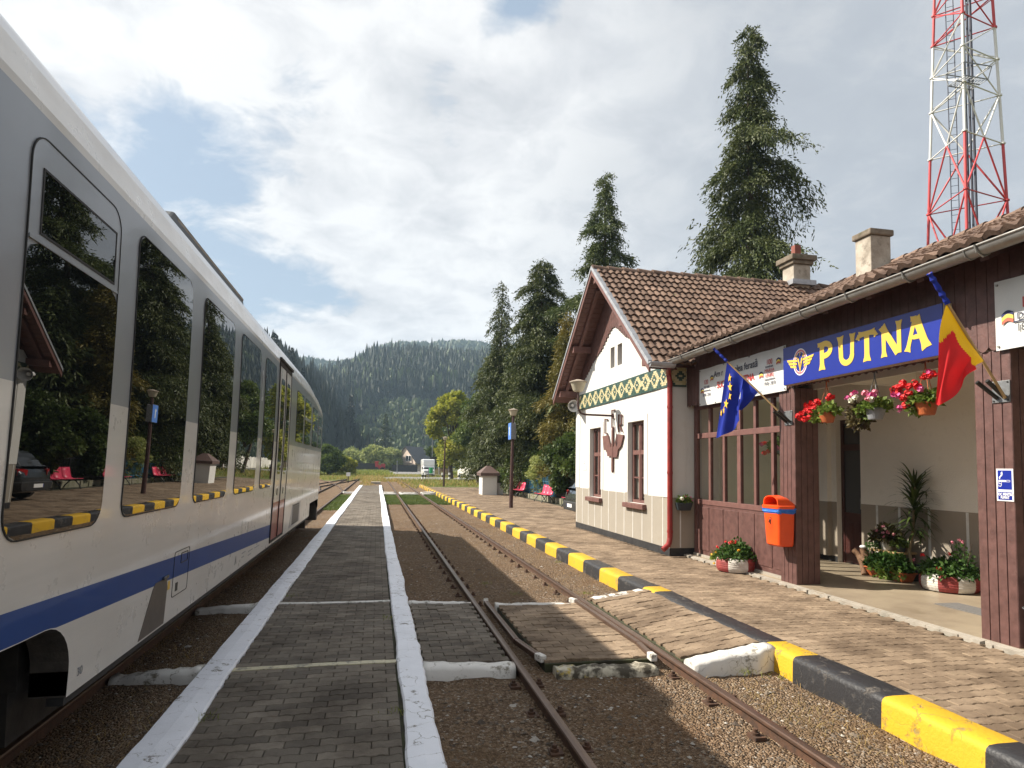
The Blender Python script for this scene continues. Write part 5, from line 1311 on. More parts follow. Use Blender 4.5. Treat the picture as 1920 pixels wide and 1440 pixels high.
# ---- name board
SXB = 5.95
nb = thing('name_board', 'long blue name board with yellow lettering PUTNA and a winged wheel emblem', 'station sign', (6.02, 7.2, 3.3))
m = MB(); m.box(SXB+.012, 6.078, 5.74, 8.53, 3.245, 3.815); m.build('box', signcream, nb, .006)
m = MB(); m.box(SXB, SXB+.0118, 5.745, 8.525, 3.25, 3.81); m.build('face', signblue, nb)
def bone(P0, P1, w, f0=1.0, f1=1.0, n=14):
    """outline of a stroke that swells into rounded knuckles at its ends"""
    a, c = Vector((*P0, 0)), Vector((*P1, 0)); d = (c-a); L = d.length; d.normalize(); s = Vector((-d.y, d.x, 0))
    A = []; B = []
    for i in range(n+1):
        t = i/n; x = t*L
        k = w*.5*(1 + f0*.75*math.exp(-(x/(w*.62))**2) + f1*.75*math.exp(-((L-x)/(w*.62))**2))
        p = a + d*x; A.append(p+s*k); B.append(p-s*k)
    e0 = a + d*(w*.12*(f0 > 0)); e1 = c - d*(w*.12*(f1 > 0))
    pts = A + [e1] + B[::-1] + [e0]; return [(p.x, p.y) for p in pts]
def arc_stroke(cx, cy_, rx, ry, t0, t1, w, n=18):
    O = [(cx+(rx+w/2)*math.cos(R(t0+(t1-t0)*i/n)), cy_+(ry+w/2)*math.sin(R(t0+(t1-t0)*i/n))) for i in range(n+1)]
    I = [(cx+(rx-w/2)*math.cos(R(t0+(t1-t0)*i/n)), cy_+(ry-w/2)*math.sin(R(t0+(t1-t0)*i/n))) for i in range(n+1)]
    return O + I[::-1]
def letter(y_left, zb_, wd, ht, shapes):
    q = MB(); f = fl(SXB, y_left, zb_)
    for k, P in enumerate(shapes):
        q.prism([(a*wd, b_*ht) for a, b_ in P], f, -.004-.0006*k, -.0002, 0)
    return q.build('letter', signyel, nb)
# in units of the letter box; widths are kept even by working in metres
def M_(shapes, wd, ht): return [[(a/wd, b_/ht) for a, b_ in P] for P in shapes]
H = .40
letter(7.75, 3.355, 1, 1, [bone((.085, 0), (.085, .385), .082, .8, .75), arc_stroke(.14, .275, .115, .083, -118, 125, .078), bone((.0, .355), (.16, .372), .05, .3, 0)])
letter(7.37, 3.34, 1, 1, [bone((.075, .13), (.062, .415), .078, 0, .8), bone((.275, .13), (.285, .415), .066, 0, .8), arc_stroke(.175, .145, .1, .10, 180, 360, .075)])
letter(7.01, 3.345, 1, 1, [bone((.17, 0), (.17, .37), .082, .8, 0), bone((.03, .355), (.305, .355), .062, .6, .6), bone((.04, .36), (.012, .295), .045, 0, .7), bone((.295, .36), (.325, .295), .045, 0, .7)])
letter(6.63, 3.35, 1, 1, [bone((.065, 0), (.06, .385), .062, .8, 0), bone((.295, .02), (.295, .405), .062, 0, .8), bone((.035, .385), (.275, .02), .085, .4, 0)])
letter(6.27, 3.355, 1, 1, [bone((.05, .0), (.16, .36), .055, .9, 0), bone((.32, .0), (.175, .385), .095, .6, .3), arc_stroke(.19, .135, .085, .02, 0, 180, .055), bone((.19, .375), (.105, .37), .045, 0, .5)])
# roundel
def ell(r, k=1.0): return [(r*.80*math.cos(2*PI*i/32)*k, r*math.sin(2*PI*i/32)) for i in range(32)]
f = fl(SXB, 8.13, 3.545); q = MB()
def ering(q, ro, ri, d, mat): 
    O, I = ell(ro), ell(ri); n = 32
    q.add([f(a, b_, d) for a, b_ in O] + [f(a, b_, d) for a, b_ in I], [(i, (i+1) % n, n+(i+1) % n, n+i) for i in range(n)], mat)
ering(q, .195, .180, -.0022, 0); ering(q, .180, .150, -.002, 1); ering(q, .150, .142, -.0022, 0)
q.build('roundel', [signwhite, M('roundel red', (.62, .16, .2), (.58, .15, .18), 3, .4)], nb)
q = MB()
for s in (-1, 1):
    for k in range(3):
        z = .055 - .045*k; L = .30 - .035*k; x0 = .055 + .012*k
        q.prism([(s*x0, z-.045), (s*(x0+.012), z-.012), (s*L, z+.012), (s*(L-.02), z-.024)][::s], f, -.0050-.0004*k, -.003)
q.prism([(-.055, .055), (-.03, .055), (0, -.05), (.03, .055), (.055, .055), (.022, -.085), (.022, -.02), (.012, -.02), (.012, -.10), (0, -.165), (-.012, -.10), (-.012, -.02), (-.022, -.02), (-.022, -.085)], f, -.0064, -.003)
q.build('wings', signyel, nb)
for ch_, a, z, rot in (('C', -.075, .085, .25), ('F', 0, .112, 0), ('R', .075, .085, -.25)):
    text_part(ch_, 'roundel_letter', signyel, .085, face_left(SXB-.003, 8.13-a, 3.545+z, rot), nb, .001, .95, bold=.001)

# ---- vinyl banners
def banner(name_lab, y0, y1, z0, z1, nails):
    t = thing('banner', name_lab, 'banner', (FX-.04, (y0+y1)/2, z0))
    q = MB(); n, k = 22, 7; V = []
    for i in range(n+1):
        for j in range(k+1):
            u, v = i/n, j/k; e = min(u, 1-u, v, 1-v)
            sag = -.018*math.sin(u*PI*4)**2*(v > .9)
            V.append((FX-.038 - .012*min(1, e*9)*(.6+.4*math.sin(u*19+v*5)) , y0+(y1-y0)*u, z0+(z1-z0)*v + sag*.5))
    q.add(V, [(i*(k+1)+j, i*(k+1)+j+1, (i+1)*(k+1)+j+1, (i+1)*(k+1)+j) for i in range(n) for j in range(k)], 0, True); q.build('sheet', vinyl, t)
    q = MB()
    for y, z in nails: q.cyl((FX-.052, y, z), (FX-.03, y, z), .012, n=8)
    q.build('eyelet', zinc, t)
    return t
def flagmark(t, y, z, w, h, X):
    q = MB(); n = 6
    for k, mt in enumerate((0, 1, 2)):
        for i in range(n):
            a, c = w*i/n, w*(i+1)/n; wa = .18*h*math.sin(a/w*PI*1.3-.4) + a*.12; wc = .18*h*math.sin(c/w*PI*1.3-.4) + c*.12
            zt, zb2 = h/2 - k*h/3, h/2 - (k+1)*h/3
            q.add([(X, y-a, z+zb2+wa), (X, y-c, z+zb2+wc), (X, y-c, z+zt+wc), (X, y-a, z+zt+wa)], [(0, 1, 2, 3)], mt)
    return q.build('printed_flag', [M('print blue', (.03, .035, .12)), M('print yellow', (.75, .6, .1)), M('print red', (.5, .13, .08))], t)
XT = FX-.056
b1 = banner('long white banner with red and dark blue lettering above the glazed porch screen', 8.62, 11.30, 3.19, 3.89, [(8.65, 3.86), (11.27, 3.86), (8.65, 3.22), (11.27, 3.22), (9.6, 3.87), (10.4, 3.87), (9.7, 3.21), (10.7, 3.21)])
def bt(t, s, y, z, size, mat, sx=1, bold=0, name='writing'): return text_part(s, name, mat, size, face_left(XT, y, z), t, .0012, sx, bold=bold)
bt(b1, 'Am r', 10.57, 3.72, .16, inkdk, .95); bt(b1, 'calea ferată', 9.72, 3.72, .17, inkdk, .95, .001); bt(b1, 'r', 10.2, 3.72, .16, inkdk)
bt(b1, 'SUCEAVA - PUTNA', 10.03, 3.51, .165, inkred, .85, .003)
bt(b1, '120', 11.02, 3.62, .12, inkred, .9); bt(b1, 'DE ANI', 11.0, 3.52, .07, inkdk, .9); bt(b1, '1898 - 2018', 11.0, 3.38, .075, inkdk, .8)
bt(b1, '100', 9.02, 3.69, .12, inkred, .9); bt(b1, 'ROMÂNIA', 9.02, 3.615, .045, inkdk); bt(b1, 'MAREA', 9.02, 3.555, .08, inkred); bt(b1, 'UNIRE', 9.02, 3.48, .08, inkred); bt(b1, '1918 - 2018', 9.02, 3.35, .075, inkdk, .85)
bt(b1, 'CFR Călători', 9.45, 3.25, .08, M('pale blue ink', (.25, .4, .6)), .9)
q = MB(); q.box(XT-.001, XT+.001, 10.86, 11.14, 3.455, 3.467); q.box(XT-.001, XT+.001, 8.88, 9.16, 3.412, 3.424); q.build('printed_rule', inkdk, b1)
for y, z in ((10.86, 3.66), (11.22, 3.46), (8.84, 3.66), (9.30, 3.50)): flagmark(b1, y, z, .105, .085, XT)
b2 = banner('white banner with red number and printed tricolour right of the second loggia post', 3.0, 5.24, 3.20, 3.90, [(5.21, 3.86), (5.21, 3.24), (4.3, 3.88), (4.3, 3.22), (4.9, 3.22)])
bt(b2, '120', 4.86, 3.62, .15, inkred); bt(b2, 'DE ANI', 4.86, 3.50, .09, inkdk); bt(b2, '1898 - 2018', 4.78, 3.385, .105, inkblk, .9)
q = MB(); q.box(XT-.001, XT+.001, 4.5, 5.04, 3.445, 3.457); q.build('printed_rule', inkdk, b2); flagmark(b2, 5.16, 3.50, .12, .11, XT)

# ---- flags on the posts
def flag_holder(t, yc, z, dirs):
    q = MB(); q.box(FX-.012, FX-.001, yc-.095, yc+.095, z-.11, z+.11); p = q.build('bracket_plate', galv, t, .004)
    q = MB()
    for d in dirs: q.cyl((FX-.012, yc+d*.04, z-.06), (FX-.012-.19, yc+d*.055+.03, z+.10), .021, n=12)
    for a in (-.075, .075):
        for c in (-.09, .09): q.cyl((FX-.018, yc+a, z+c), (FX-.01, yc+a, z+c), .009, n=6)
    q.build('socket', black, t)
def patch(m, C, nu, nv, matf, wob, thick=0):
    """bilinear cloth patch: C = hoist top, hoist low, fly top, fly low"""
    A, B, Cc, D = map(Vector, C); V = []
    for i in range(nu+1):
        for j in range(nv+1):
            u, v = i/nu, j/nv; p = A.lerp(B, u).lerp(Cc.lerp(D, u), v); V.append(p + Vector(wob(u, v)))
    for i in range(nu):
        for j in range(nv):
            m.add([V[i*(nv+1)+j], V[i*(nv+1)+j+1], V[(i+1)*(nv+1)+j+1], V[(i+1)*(nv+1)+j]], [(0, 1, 2, 3)], matf((i+.5)/nu, (j+.5)/nv), True)
def merge(o, d=.0004):
    import bmesh
    bm = bmesh.new(); bm.from_mesh(o.data); bmesh.ops.remove_doubles(bm, verts=bm.verts, dist=d); bm.to_mesh(o.data); bm.free()
t = thing('flag', 'blue flag with gold stars hanging limp from a slanted wooden pole', 'flag', (FX, 8.63, 2.77), 'flags on the station posts')
flag_holder(t, 8.62, 2.77, (1, -1))
def toX(p, X):
    k = X/p[0]; return Vector((X, p[1]*k, 1.97+(p[2]-1.97)*k))
P0, P1 = Vector((FX-.06, 8.66, 2.80)), toX((5.66, 10.05, 4.07), 5.22)
q = MB(); q.cyl(P0, P1, .014, .012, n=10); q.build('pole', polewood, t)
d = (P1-P0)
def onp(s): return P0 + d*s
q = MB()
for i in range(9): q.cyl(onp(.80+.022*i), onp(.80+.022*(i+1)), .022+.006*math.sin(i*2.2), .022+.006*math.sin((i+1)*2.2), n=10, caps=True)
q.build('rolled_cloth', flagblue, t)
q = MB()
hA, hB = onp(.80), onp(.34)
patch(q, (hA, hA.lerp(hB, .52), toX((5.66, 9.98, 2.51), 5.42), toX((5.66, 9.20, 2.76), 5.60)), 18, 22, lambda u, v: 0, lambda u, v: (.035*math.sin(u*9+v*2.2)*min(1, v*3)*min(1, u*4) - .03*math.sin(PI*v)*u, -.03*v*(1-v)*math.sin(u*6), -.05*math.sin(PI*u)*v))
patch(q, (hA.lerp(hB, .40), hB, toX((5.66, 9.25, 2.93), 5.70), toX((5.66, 9.20, 2.93), 5.70)), 10, 10, lambda u, v: 0, lambda u, v: (.02*math.sin(u*5+v*4), 0, 0))
o = q.build('cloth', flagblue, t); merge(o)
sm_ = M('gold star cloth', (.75, .45, .03), (.7, .4, .02), 4, .6)
FC = (hA, hA.lerp(hB, .52), toX((5.66, 9.98, 2.51), 5.42), toX((5.66, 9.20, 2.76), 5.60))
def fwob(u, v): return (.035*math.sin(u*9+v*2.2)*min(1, v*3)*min(1, u*4) - .03*math.sin(PI*v)*u, -.03*v*(1-v)*math.sin(u*6), -.05*math.sin(PI*u)*v)
def cloth_at(u, v): return FC[0].lerp(FC[1], u).lerp(FC[2].lerp(FC[3], u), v) + Vector(fwob(u, v)) + Vector((-.012, 0, 0))
for y, z, r_, rot, sq in ((.27, .17, .072, .1, .8), (.47, .28, .08, .05, .9), (.50, .42, .075, 0, .85), (.38, .54, .08, .2, .9), (.21, .63, .065, -.1, .5), (.07, .66, .07, .1, .45)):
    P = [(sq*(r_ if i % 2 == 0 else r_*.4)*math.sin(i*PI/5+rot), (r_ if i % 2 == 0 else r_*.4)*math.cos(i*PI/5+rot)) for i in range(10)]
    q = MB(); w = cloth_at(y, z)
    q.prism(P[::-1], fl(*w), 0, .004); q.build('star', sm_, t)
t = thing('flag', 'blue yellow and red flag furled round the top of its pole', 'flag', (FX, 5.24, 2.77), 'flags on the station posts')
flag_holder(t, 5.23, 2.79, (1, -1))
P0, P1 = Vector((FX-.05, 5.16, 2.80)), Vector((5.60, 5.59, 4.06)); d = P1-P0
P0 = Vector((FX-.07, 5.20, 2.78)); P1 = Vector((5.58, 5.56, 4.08)); P0 = Vector((5.72, 4.93, 2.88)); P0 = Vector((FX-.03, 5.17, 2.72))
P1 = toX((5.62, 5.57, 4.06), 5.22); d = P1-P0
q = MB(); q.cyl(P0, P1, .0145, .012, n=10); q.build('pole', polewood, t)
q = MB()
for i in range(10): q.cyl(onp(.76+.024*i), onp(.76+.024*(i+1)), .024+.006*math.sin(i*2.6), .024+.006*math.sin((i+1)*2.6), n=10)
q.build('rolled_cloth', flagblue, t)
hA, hB = onp(.77), onp(.30)
def vb(u): return .40 - .95*u if u < .3 else .115 + .62*(u-.3)
q = MB()
patch(q, (hA, hB, toX((5.62, 5.56, 2.68), 5.36), toX((5.62, 5.08, 2.97), 5.66)), 30, 44, lambda u, v: 0 if v < vb(u) else 1,
      lambda u, v: (.035*math.sin(u*11+1.5*v)*min(1, v*2.5)*(1-.3*u) - .05*math.sin(PI*v)*(1-u), .015*math.sin(v*7+u*4), -.10*math.sin(PI*min(1, u*1.4))*v))
o = q.build('cloth', [flagyel, flagred], t); merge(o)

# ---- litter bin on the first post
t = thing('litter_bin', 'bright orange litter bin with blue liner mounted on the first loggia post', 'litter bin', (5.93, 8.66, .85))
def rrect(x0, x1, y0, y1, r=.05, n=4):
    P = []
    for cx_, cy2, a0 in ((x1-r, y1-r, 0), (x0+r, y1-r, 90), (x0+r, y0+r, 180), (x1-r, y0+r, 270)):
        for i in range(n+1): a = R(a0+90*i/n); P.append((cx_+r*math.cos(a), cy2+r*math.sin(a)))
    return P
def loft(m, secs, mat=0, cap0=True, cap1=True, smooth=True):
    n = len(secs[0])
    for s0, s1 in zip(secs, secs[1:]): m.add(list(s0)+list(s1), [(i, (i+1) % n, n+(i+1) % n, n+i) for i in range(n)], mat, smooth)
    if cap0: m.add(secs[0], [tuple(range(n-1, -1, -1))], mat)
    if cap1: m.add(secs[-1], [tuple(range(n))], mat)
def rs(x0, x1, y0, y1, z, r=.05): return [(a, b_, z) for a, b_ in rrect(x0, x1, y0, y1, r)]
q = MB(); bx0, bx1, by0, by1 = 5.80, 6.085, 8.46, 8.86
loft(q, [rs(bx0+.045, bx1, by0+.055, by1-.055, .845), rs(bx0+.022, bx1, by0+.03, by1-.03, .87), rs(bx0+.014, bx1, by0+.02, by1-.02, 1.02, .045), rs(bx0+.0, bx1, by0, by1, 1.34), rs(bx0-.004, bx1, by0-.004, by1+.004, 1.345)])
body = q.build('bin_body', orange, t)
q = MB(); r = random.Random(4); secs = []
for z, g in ((1.345, .004), (1.36, .022), (1.385, .018), (1.405, .024), (1.42, .008)):
    secs.append([(a+(a-5.94)/.2*(g+r.gauss(0, .006)), b_+(b_-8.66)/.2*(g+r.gauss(0, .006)), z+r.gauss(0, .005) - (.02*r.random() if z == 1.345 else 0)) for a, b_ in rrect(bx0, bx1, by0, by1, .05, 6)])
loft(q, secs); q.build('liner', bluebag, t)
q = MB(); loft(q, [rs(bx0-.022, bx1+.004, by0-.022, by1+.022, 1.405, .06), rs(bx0-.024, bx1+.004, by0-.024, by1+.024, 1.445, .06), rs(bx0-.012, bx1, by0-.012, by1+.012, 1.455, .055)])
# domed hood, open towards the track
n = 12; hood = []
for k, (x, sc_) in enumerate(((bx0-.005, .86), (bx0+.0, .90), (bx0+.12, .93), (bx0+.2, .78), (bx1-.005, .30))):
    hood.append([(x, 8.66+.185*math.cos(PI*i/n), 1.45+.165*sc_*math.sin(PI*i/n)**.55 if 0 < i < n else 1.45) for i in range(n+1)])
for s0, s1 in zip(hood[1:], hood[2:]): q.add(s0+s1, [(i, i+1, n+2+i, n+1+i) for i in range(n)], 0, True)
ins = [[(x, 8.66+(y-8.66)*.9, 1.45+(z-1.45)*.9) for x, y, z in s] for s in hood[1:4]]
for s0, s1 in zip(ins, ins[1:]): q.add(s0+s1, [(i, n+1+i, n+2+i, i+1) for i in range(n)], 0, True)
q.add(hood[1]+ins[0], [(i, n+1+i, n+2+i, i+1) for i in range(n)], 0); q.add(ins[-1], [tuple(range(n+1))], 0)
q.add(hood[-1], [tuple(range(n, -1, -1))], 0)
q.build('lid', orange, t)
q = MB(); f = fl(bx0-.004, 8.68, 1.19)
O = [(.058*math.cos(2*PI*i/28), .085*math.sin(2*PI*i/28)) for i in range(28)]; I = [(a*.93, b_*.95) for a, b_ in O]
q.add([f(a, b_, .004-.018*(b_-.0)*.3) for a, b_ in O] + [f(a, b_, .004-.018*b_*.3) for a, b_ in I], [(i, (i+1) % 28, 28+(i+1) % 28, 28+i) for i in range(28)])
q.box(bx0-.004, bx0+.004, 8.665, 8.675, 1.165, 1.225); q.box(bx0-.005, bx0+.004, 8.655, 8.69, 1.225, 1.24); q.ball((bx0, 8.655, 1.262), .01, 8, 5); q.bar((bx0-.001, 8.69, 1.235), (bx0-.001, 8.705, 1.19), .008)
q.build('pictogram', inkblk, t)

# ---- plants
def greens(t, c, rx, ry, h, n, leaf, mat, seed, name='foliage', droop=.3, zmin=None, shape='dome', upw=.5):
    rng = np.random.default_rng(seed); u = rng.normal(size=(n, 3)); u /= np.linalg.norm(u, axis=1, keepdims=True); rr = rng.uniform(.25, 1, n)**.5
    p = np.stack([u[:, 0]*rx*rr, u[:, 1]*ry*rr, np.abs(u[:, 2])*h*rr], 1)
    if shape == 'ball': p[:, 2] = u[:, 2]*h*rr
    lump = np.sin(p[:, 0]/rx*4+seed)*np.sin(p[:, 1]/ry*4+2*seed)*.16; p *= (1+lump)[:, None]
    d = u + rng.normal(size=(n, 3))*.6; d[:, 2] += upw - droop*rng.uniform(0, 2, n)
    V, F = leaf_geo(p, d, leaf[0]*rng.uniform(.6, 1.25, n), leaf[1]*rng.uniform(.7, 1.2, n), rng)
    V = V + np.array(c)
    if zmin is not None: V[:, 2] = np.maximum(V[:, 2], zmin)
    return np_mesh(name, V, F, mat, rng.uniform(size=n), t)
def flowers(t, pts, r, mats, seed, name='flower', petals=9):
    rng = np.random.default_rng(seed); q = {}
    for i, p in enumerate(pts):
        mt = mats[i % len(mats)]; m = q.setdefault(mt.name, (MB(), mt))[0]
        for k in range(petals):
            u = rng.normal(size=3); u /= np.linalg.norm(u); c = np.array(p) + u*r*rng.uniform(.2, .8)
            v = np.cross(u, rng.normal(size=3)); v /= np.linalg.norm(v); w = np.cross(u, v); s = r*.55
            m.add([tuple(c-v*s), tuple(c-w*s*.8+u*s*.3), tuple(c+v*s), tuple(c+w*s*.8+u*s*.3)], [(0, 1, 2, 3)])
    return [m.build(name, mt, t) for m, mt in q.values()]
def hanging(label, y, z, X, pot, seed, fl_mats, fpts, leafm, hookm, tail=None, hook_z=3.24):
    t = thing('hanging_basket', label, 'hanging flowers', (X, y, z), 'hanging flower pots of the loggia')
    q = MB(); q.lathe([(0, 0), (.078, 0), (.085, .01), (.118, .125), (.128, .125), (.128, .145), (.112, .145), (.108, .12), (0, .115)], (X, y, z), 24); q.build('pot', pot, t)
    q = MB()
    for a in (0, 2.1, 4.2): q.cyl((X+.12*math.cos(a), y+.12*math.sin(a), z+.14), (X, y, hook_z-.06), .0045, n=6)
    q.tube([(X, y, hook_z-.07), (X, y+.005, hook_z-.02), (X, y-.015, hook_z+.005), (X, y-.035, hook_z+.0), (X, y-.042, hook_z-.025)], .009, 7); q.build('hanger', hookm, t)
    greens(t, (X, y, z+.13), .15, .18, .15, 330, (.075, .06), leafm, seed)
    greens(t, (X-.03, y+.12, z+.12), .10, .14, .10, 170, (.07, .055), leafm, seed+1, shape='ball')
    if tail: greens(t, tail[0], tail[1], tail[2], tail[3], 420, (.075, .045), tail[4], seed+5, shape='ball', droop=.8)
    fpts = [(a-.05, b_-.02, c) for a, b_, c in fpts] + [(a-.08, b_+.03, c-.03) for a, b_, c in fpts[::2]]
    flowers(t, fpts, .05, fl_mats, seed, petals=16)
    return t
X = 6.15
hanging('small orange hanging pot of red geraniums beside the first loggia post', 7.84, 2.65, X, terra, 1, [fl_red], [(X-.1, 8.20, 2.80), (X-.08, 8.13, 2.86), (X-.1, 8.0, 2.93), (X-.05, 7.93, 2.96), (X-.1, 7.93, 2.85), (X-.02, 7.71, 3.0), (X-.02, 7.66, 3.0), (X-.12, 8.12, 2.72), (X-.15, 7.98, 2.73), (X-.1, 8.24, 2.73), (X-.12, 8.05, 2.83), (X-.05, 7.90, 2.92), (X-.06, 7.96, 2.90)], lf_pot, terra)
hanging('grey hanging pot with pink and white fuchsias and bronze trailing leaves', 6.95, 2.63, X, greypot, 11, [fl_pink, fl_mag, fl_wht], [(X-.1, 7.18, 2.96), (X-.1, 7.14, 2.99), (X-.12, 7.12, 2.92), (X-.08, 6.99, 2.97), (X-.1, 6.83, 2.92), (X-.12, 6.84, 2.88), (X-.05, 6.86, 2.97)], lf_pot, galv, ((X-.02, 7.19, 2.70), .12, .17, .16, lf_bro))
hanging('large orange hanging pot of red geraniums half hidden behind the tricolour flag', 6.18, 2.63, X, terra, 21, [fl_red, fl_red, fl_red, fl_mag], [(X-.1, 6.42, 2.98), (X-.1, 6.38, 3.02), (X-.1, 6.43, 2.92), (X-.12, 6.40, 2.87), (X-.1, 6.2, 2.99), (X-.1, 6.16, 2.95), (X-.02, 6.02, 3.08), (X-.02, 6.07, 3.1), (X-.12, 6.26, 2.86), (X-.14, 6.25, 2.88), (X-.1, 6.34, 2.75), (X-.1, 6.12, 2.92), (X-.1, 6.35, 3.0), (X-.08, 6.1, 3.05)], lf_pot, terra, hook_z=3.26)
# small hanging pot behind the porch glass
hanging('leafy pot with red blooms hanging inside the porch behind the glazed screen', 9.75, 2.25, 6.75, darkpot, 41, [fl_red, fl_mag], [(6.6, 9.95, 2.45), (6.6, 9.6, 2.35), (6.62, 9.9, 2.3)], lf_pot, galv, hook_z=3.3)
def tyre(t, c, r, h, phase, n_seg, seed):
    q = MB(); prof = [(r*.62, h*.96), (r*.80, h*1.0), (r*.93, h*.93), (r, h*.74), (r*1.01, h*.5), (r, h*.26), (r*.93, h*.06), (r*.75, 0)]
    def mt(fr): return 0 if int((fr*n_seg+phase)) % 2 == 0 else 1
    q.lathe(prof, c, 48, 0, mats=mt)
    for k in (.36, .5, .64): q.lathe([(r*1.012, h*(k-.018)), (r*1.022, h*k), (r*1.012, h*(k+.018))], c, 48, mats=mt)
    q.build('painted_tyre', [tyre_r, tyre_w], t)
    q = MB(); q.lathe([(r*.8, h*.88), (0, h*.93)], c, 24); q.build('soil', soil, t)
t = thing('tyre_planter', 'red and white tyre planter with red and yellow flowers below the glazed screen', 'planter', (5.98, 9.93, .265))
tyre(t, (5.98, 9.93, .265), .315, .235, 1.43, 6, 1)
greens(t, (5.98, 9.93, .46), .30, .33, .30, 1500, (.06, .045), lf_gr, 51); greens(t, (5.80, 10.22, .42), .1, .1, .14, 200, (.06, .035), lf_pot, 52)
flowers(t, [(5.85, 9.9, .745), (5.85, 9.83, .77), (5.9, 9.80, .775), (5.86, 10.02, .70), (5.75, 10.12, .65), (5.85, 10.03, .76), (5.92, 9.86, .74)], .03, [fl_red], 53)
flowers(t, [(5.72, 10.24, .50), (5.72, 10.13, .56), (5.74, 10.2, .36), (5.85, 9.62, .66)], .03, [fl_yel], 54)
t = thing('tyre_planter', 'larger red and white painted tyre planter with roses against the loggia back wall', 'planter', (8.08, 7.82, .295))
tyre(t, (8.08, 7.80, .295), .37, .245, 1.10, 9, 2)
greens(t, (8.05, 7.82, .50), .34, .40, .22, 1300, (.07, .05), lf_gr, 61); greens(t, (8.1, 7.62, .58), .10, .16, .42, 260, (.055, .035), lf_gr, 62)
q = MB()
for a in (-.12, -.05, .04, .1): q.cyl((8.1, 7.62+a*.4, .5), (8.08, 7.62+a*1.6, 1.0), .006, n=5)
q.build('stem', bark, t)
flowers(t, [(7.86, 8.05, .76), (7.86, 8.01, .77), (8.0, 7.72, .82), (7.8, 7.72, .62), (7.8, 7.68, .62)], .032, [fl_red], 63); flowers(t, [(8.05, 7.60, 1.03), (8.05, 7.55, 1.01), (8.0, 7.66, .99), (7.85, 8.18, .68)], .026, [fl_pink], 64)
t = thing('flower_trough', 'terracotta plastic trough full of green geranium leaves on the loggia floor', 'planter', (8.0, 8.78, .295))
q = MB(); q.hexa([(7.88, 8.42, .295), (8.05, 8.42, .295), (8.05, 9.12, .295), (7.88, 9.12, .295), (7.84, 8.38, .42), (8.09, 8.38, .42), (8.09, 9.16, .42), (7.84, 9.16, .42)]); q.box(7.825, 8.105, 8.365, 9.175, .42, .44); q.build('trough', terra, t, .008)
greens(t, (7.95, 8.78, .44), .17, .42, .26, 900, (.085, .075), lf_gr, 71, droop=.5); greens(t, (7.85, 8.7, .42), .08, .3, .12, 220, (.08, .07), lf_pot, 72, shape='ball')
# palm-like dracaena
t = thing('potted_dracaena', 'tall palm-like dracaena with long arching strap leaves standing by the loggia wall', 'potted plant', (8.2, 8.55, .295))
q = MB(); q.tube([(8.2, 8.58, .45), (8.19, 8.62, .75), (8.17, 8.52, 1.05), (8.16, 8.47, 1.5), (8.16, 8.45, 1.75)], [.028, .026, .022, .018, .012], 8); q.build('stem', M('pale plant stem', (.3, .23, .13), (.22, .16, .09), 12), t)
q = MB(); q.lathe([(0, 0), (.1, 0), (.13, .22), (.135, .22), (.135, .24), (.115, .24), (.11, .2), (0, .2)], (8.2, 8.58, .295), 20); q.build('pot', darkpot, t)
rng = np.random.default_rng(5); q = MB()
for i in range(150):
    h = rng.uniform(1.02, 1.78); az = rng.uniform(0, 2*PI); el = .1 + .95*((h-1.0)/.78)**1.1 + rng.normal()*.22; L = rng.uniform(.32, .52)
    if rng.uniform() < .08: el, L = 1.2, .5
    p = np.array([8.16 + .0*h, 8.50-.06*(h-1.05), h]); dirn = np.array([math.cos(az)*math.cos(el), math.sin(az)*math.cos(el), math.sin(el)]); sd = np.array([-math.sin(az), math.cos(az), 0])
    n = 6; V = []
    for k in range(n+1):
        s = k/n; w = .021*math.sin(PI*(.12+.88*s))**.8*(1-s*.4); V += [tuple(p-sd*w), tuple(p+sd*w)]
        p = p + dirn*L/n; dirn = dirn + np.array([0, 0, -.19-.10*s]); dirn /= np.linalg.norm(dirn)
        p[0] = min(p[0], 8.385)
    q.add(V, [(2*k, 2*k+1, 2*k+3, 2*k+2) for k in range(n)], 0, True, float(rng.uniform()))
q.build('leaves', lf_dark, t)
t = thing('plant_stand', 'low wooden plant stand behind the terracotta trough', 'plant stand', (8.15, 8.95, .295))
q = MB(); q.box(7.98, 8.34, 8.62, 9.22, .685, .715); q.build('shelf', polewood, t, .004)
for x, y in ((8.02, 8.66), (8.02, 9.18), (8.3, 8.66), (8.3, 9.18)):
    q = MB(); q.box(x-.02, x+.02, y-.02, y+.02, .295, .684); q.build('leg', bark, t)
t = thing('potted_begonia', 'white pot of bronze begonia with pink blooms standing on the plant stand', 'potted plant', (8.06, 8.92, .717))
q = MB(); q.lathe([(0, 0), (.065, 0), (.075, .02), (.098, .15), (.105, .15), (.105, .17), (.088, .17), (.085, .15), (0, .14)], (8.06, 8.92, .717), 20); q.build('pot', M('patterned white pot', (.6, .58, .54), (.45, .4, .35), 40, .4), t)
greens(t, (8.06, 8.92, .87), .2, .24, .26, 420, (.075, .06), lf_bro, 81); flowers(t, [(8.0, 8.92, 1.10), (7.95, 9.0, 1.02), (7.93, 8.85, 1.0), (7.95, 8.78, 1.02), (7.95, 8.9, .95), (7.98, 9.1, 1.0), (7.93, 8.83, .95), (7.95, 8.97, .96), (8.0, 8.72, 1.0)], .036, [fl_pink], 82)
t = thing('potted_ivy', 'dark pot with trailing pale leaves at the left end of the plant stand', 'potted plant', (8.15, 9.15, .717))
q = MB(); q.lathe([(0, 0), (.055, 0), (.075, .14), (.08, .15), (.06, .15), (0, .13)], (8.15, 9.15, .717), 16); q.build('pot', darkpot, t)
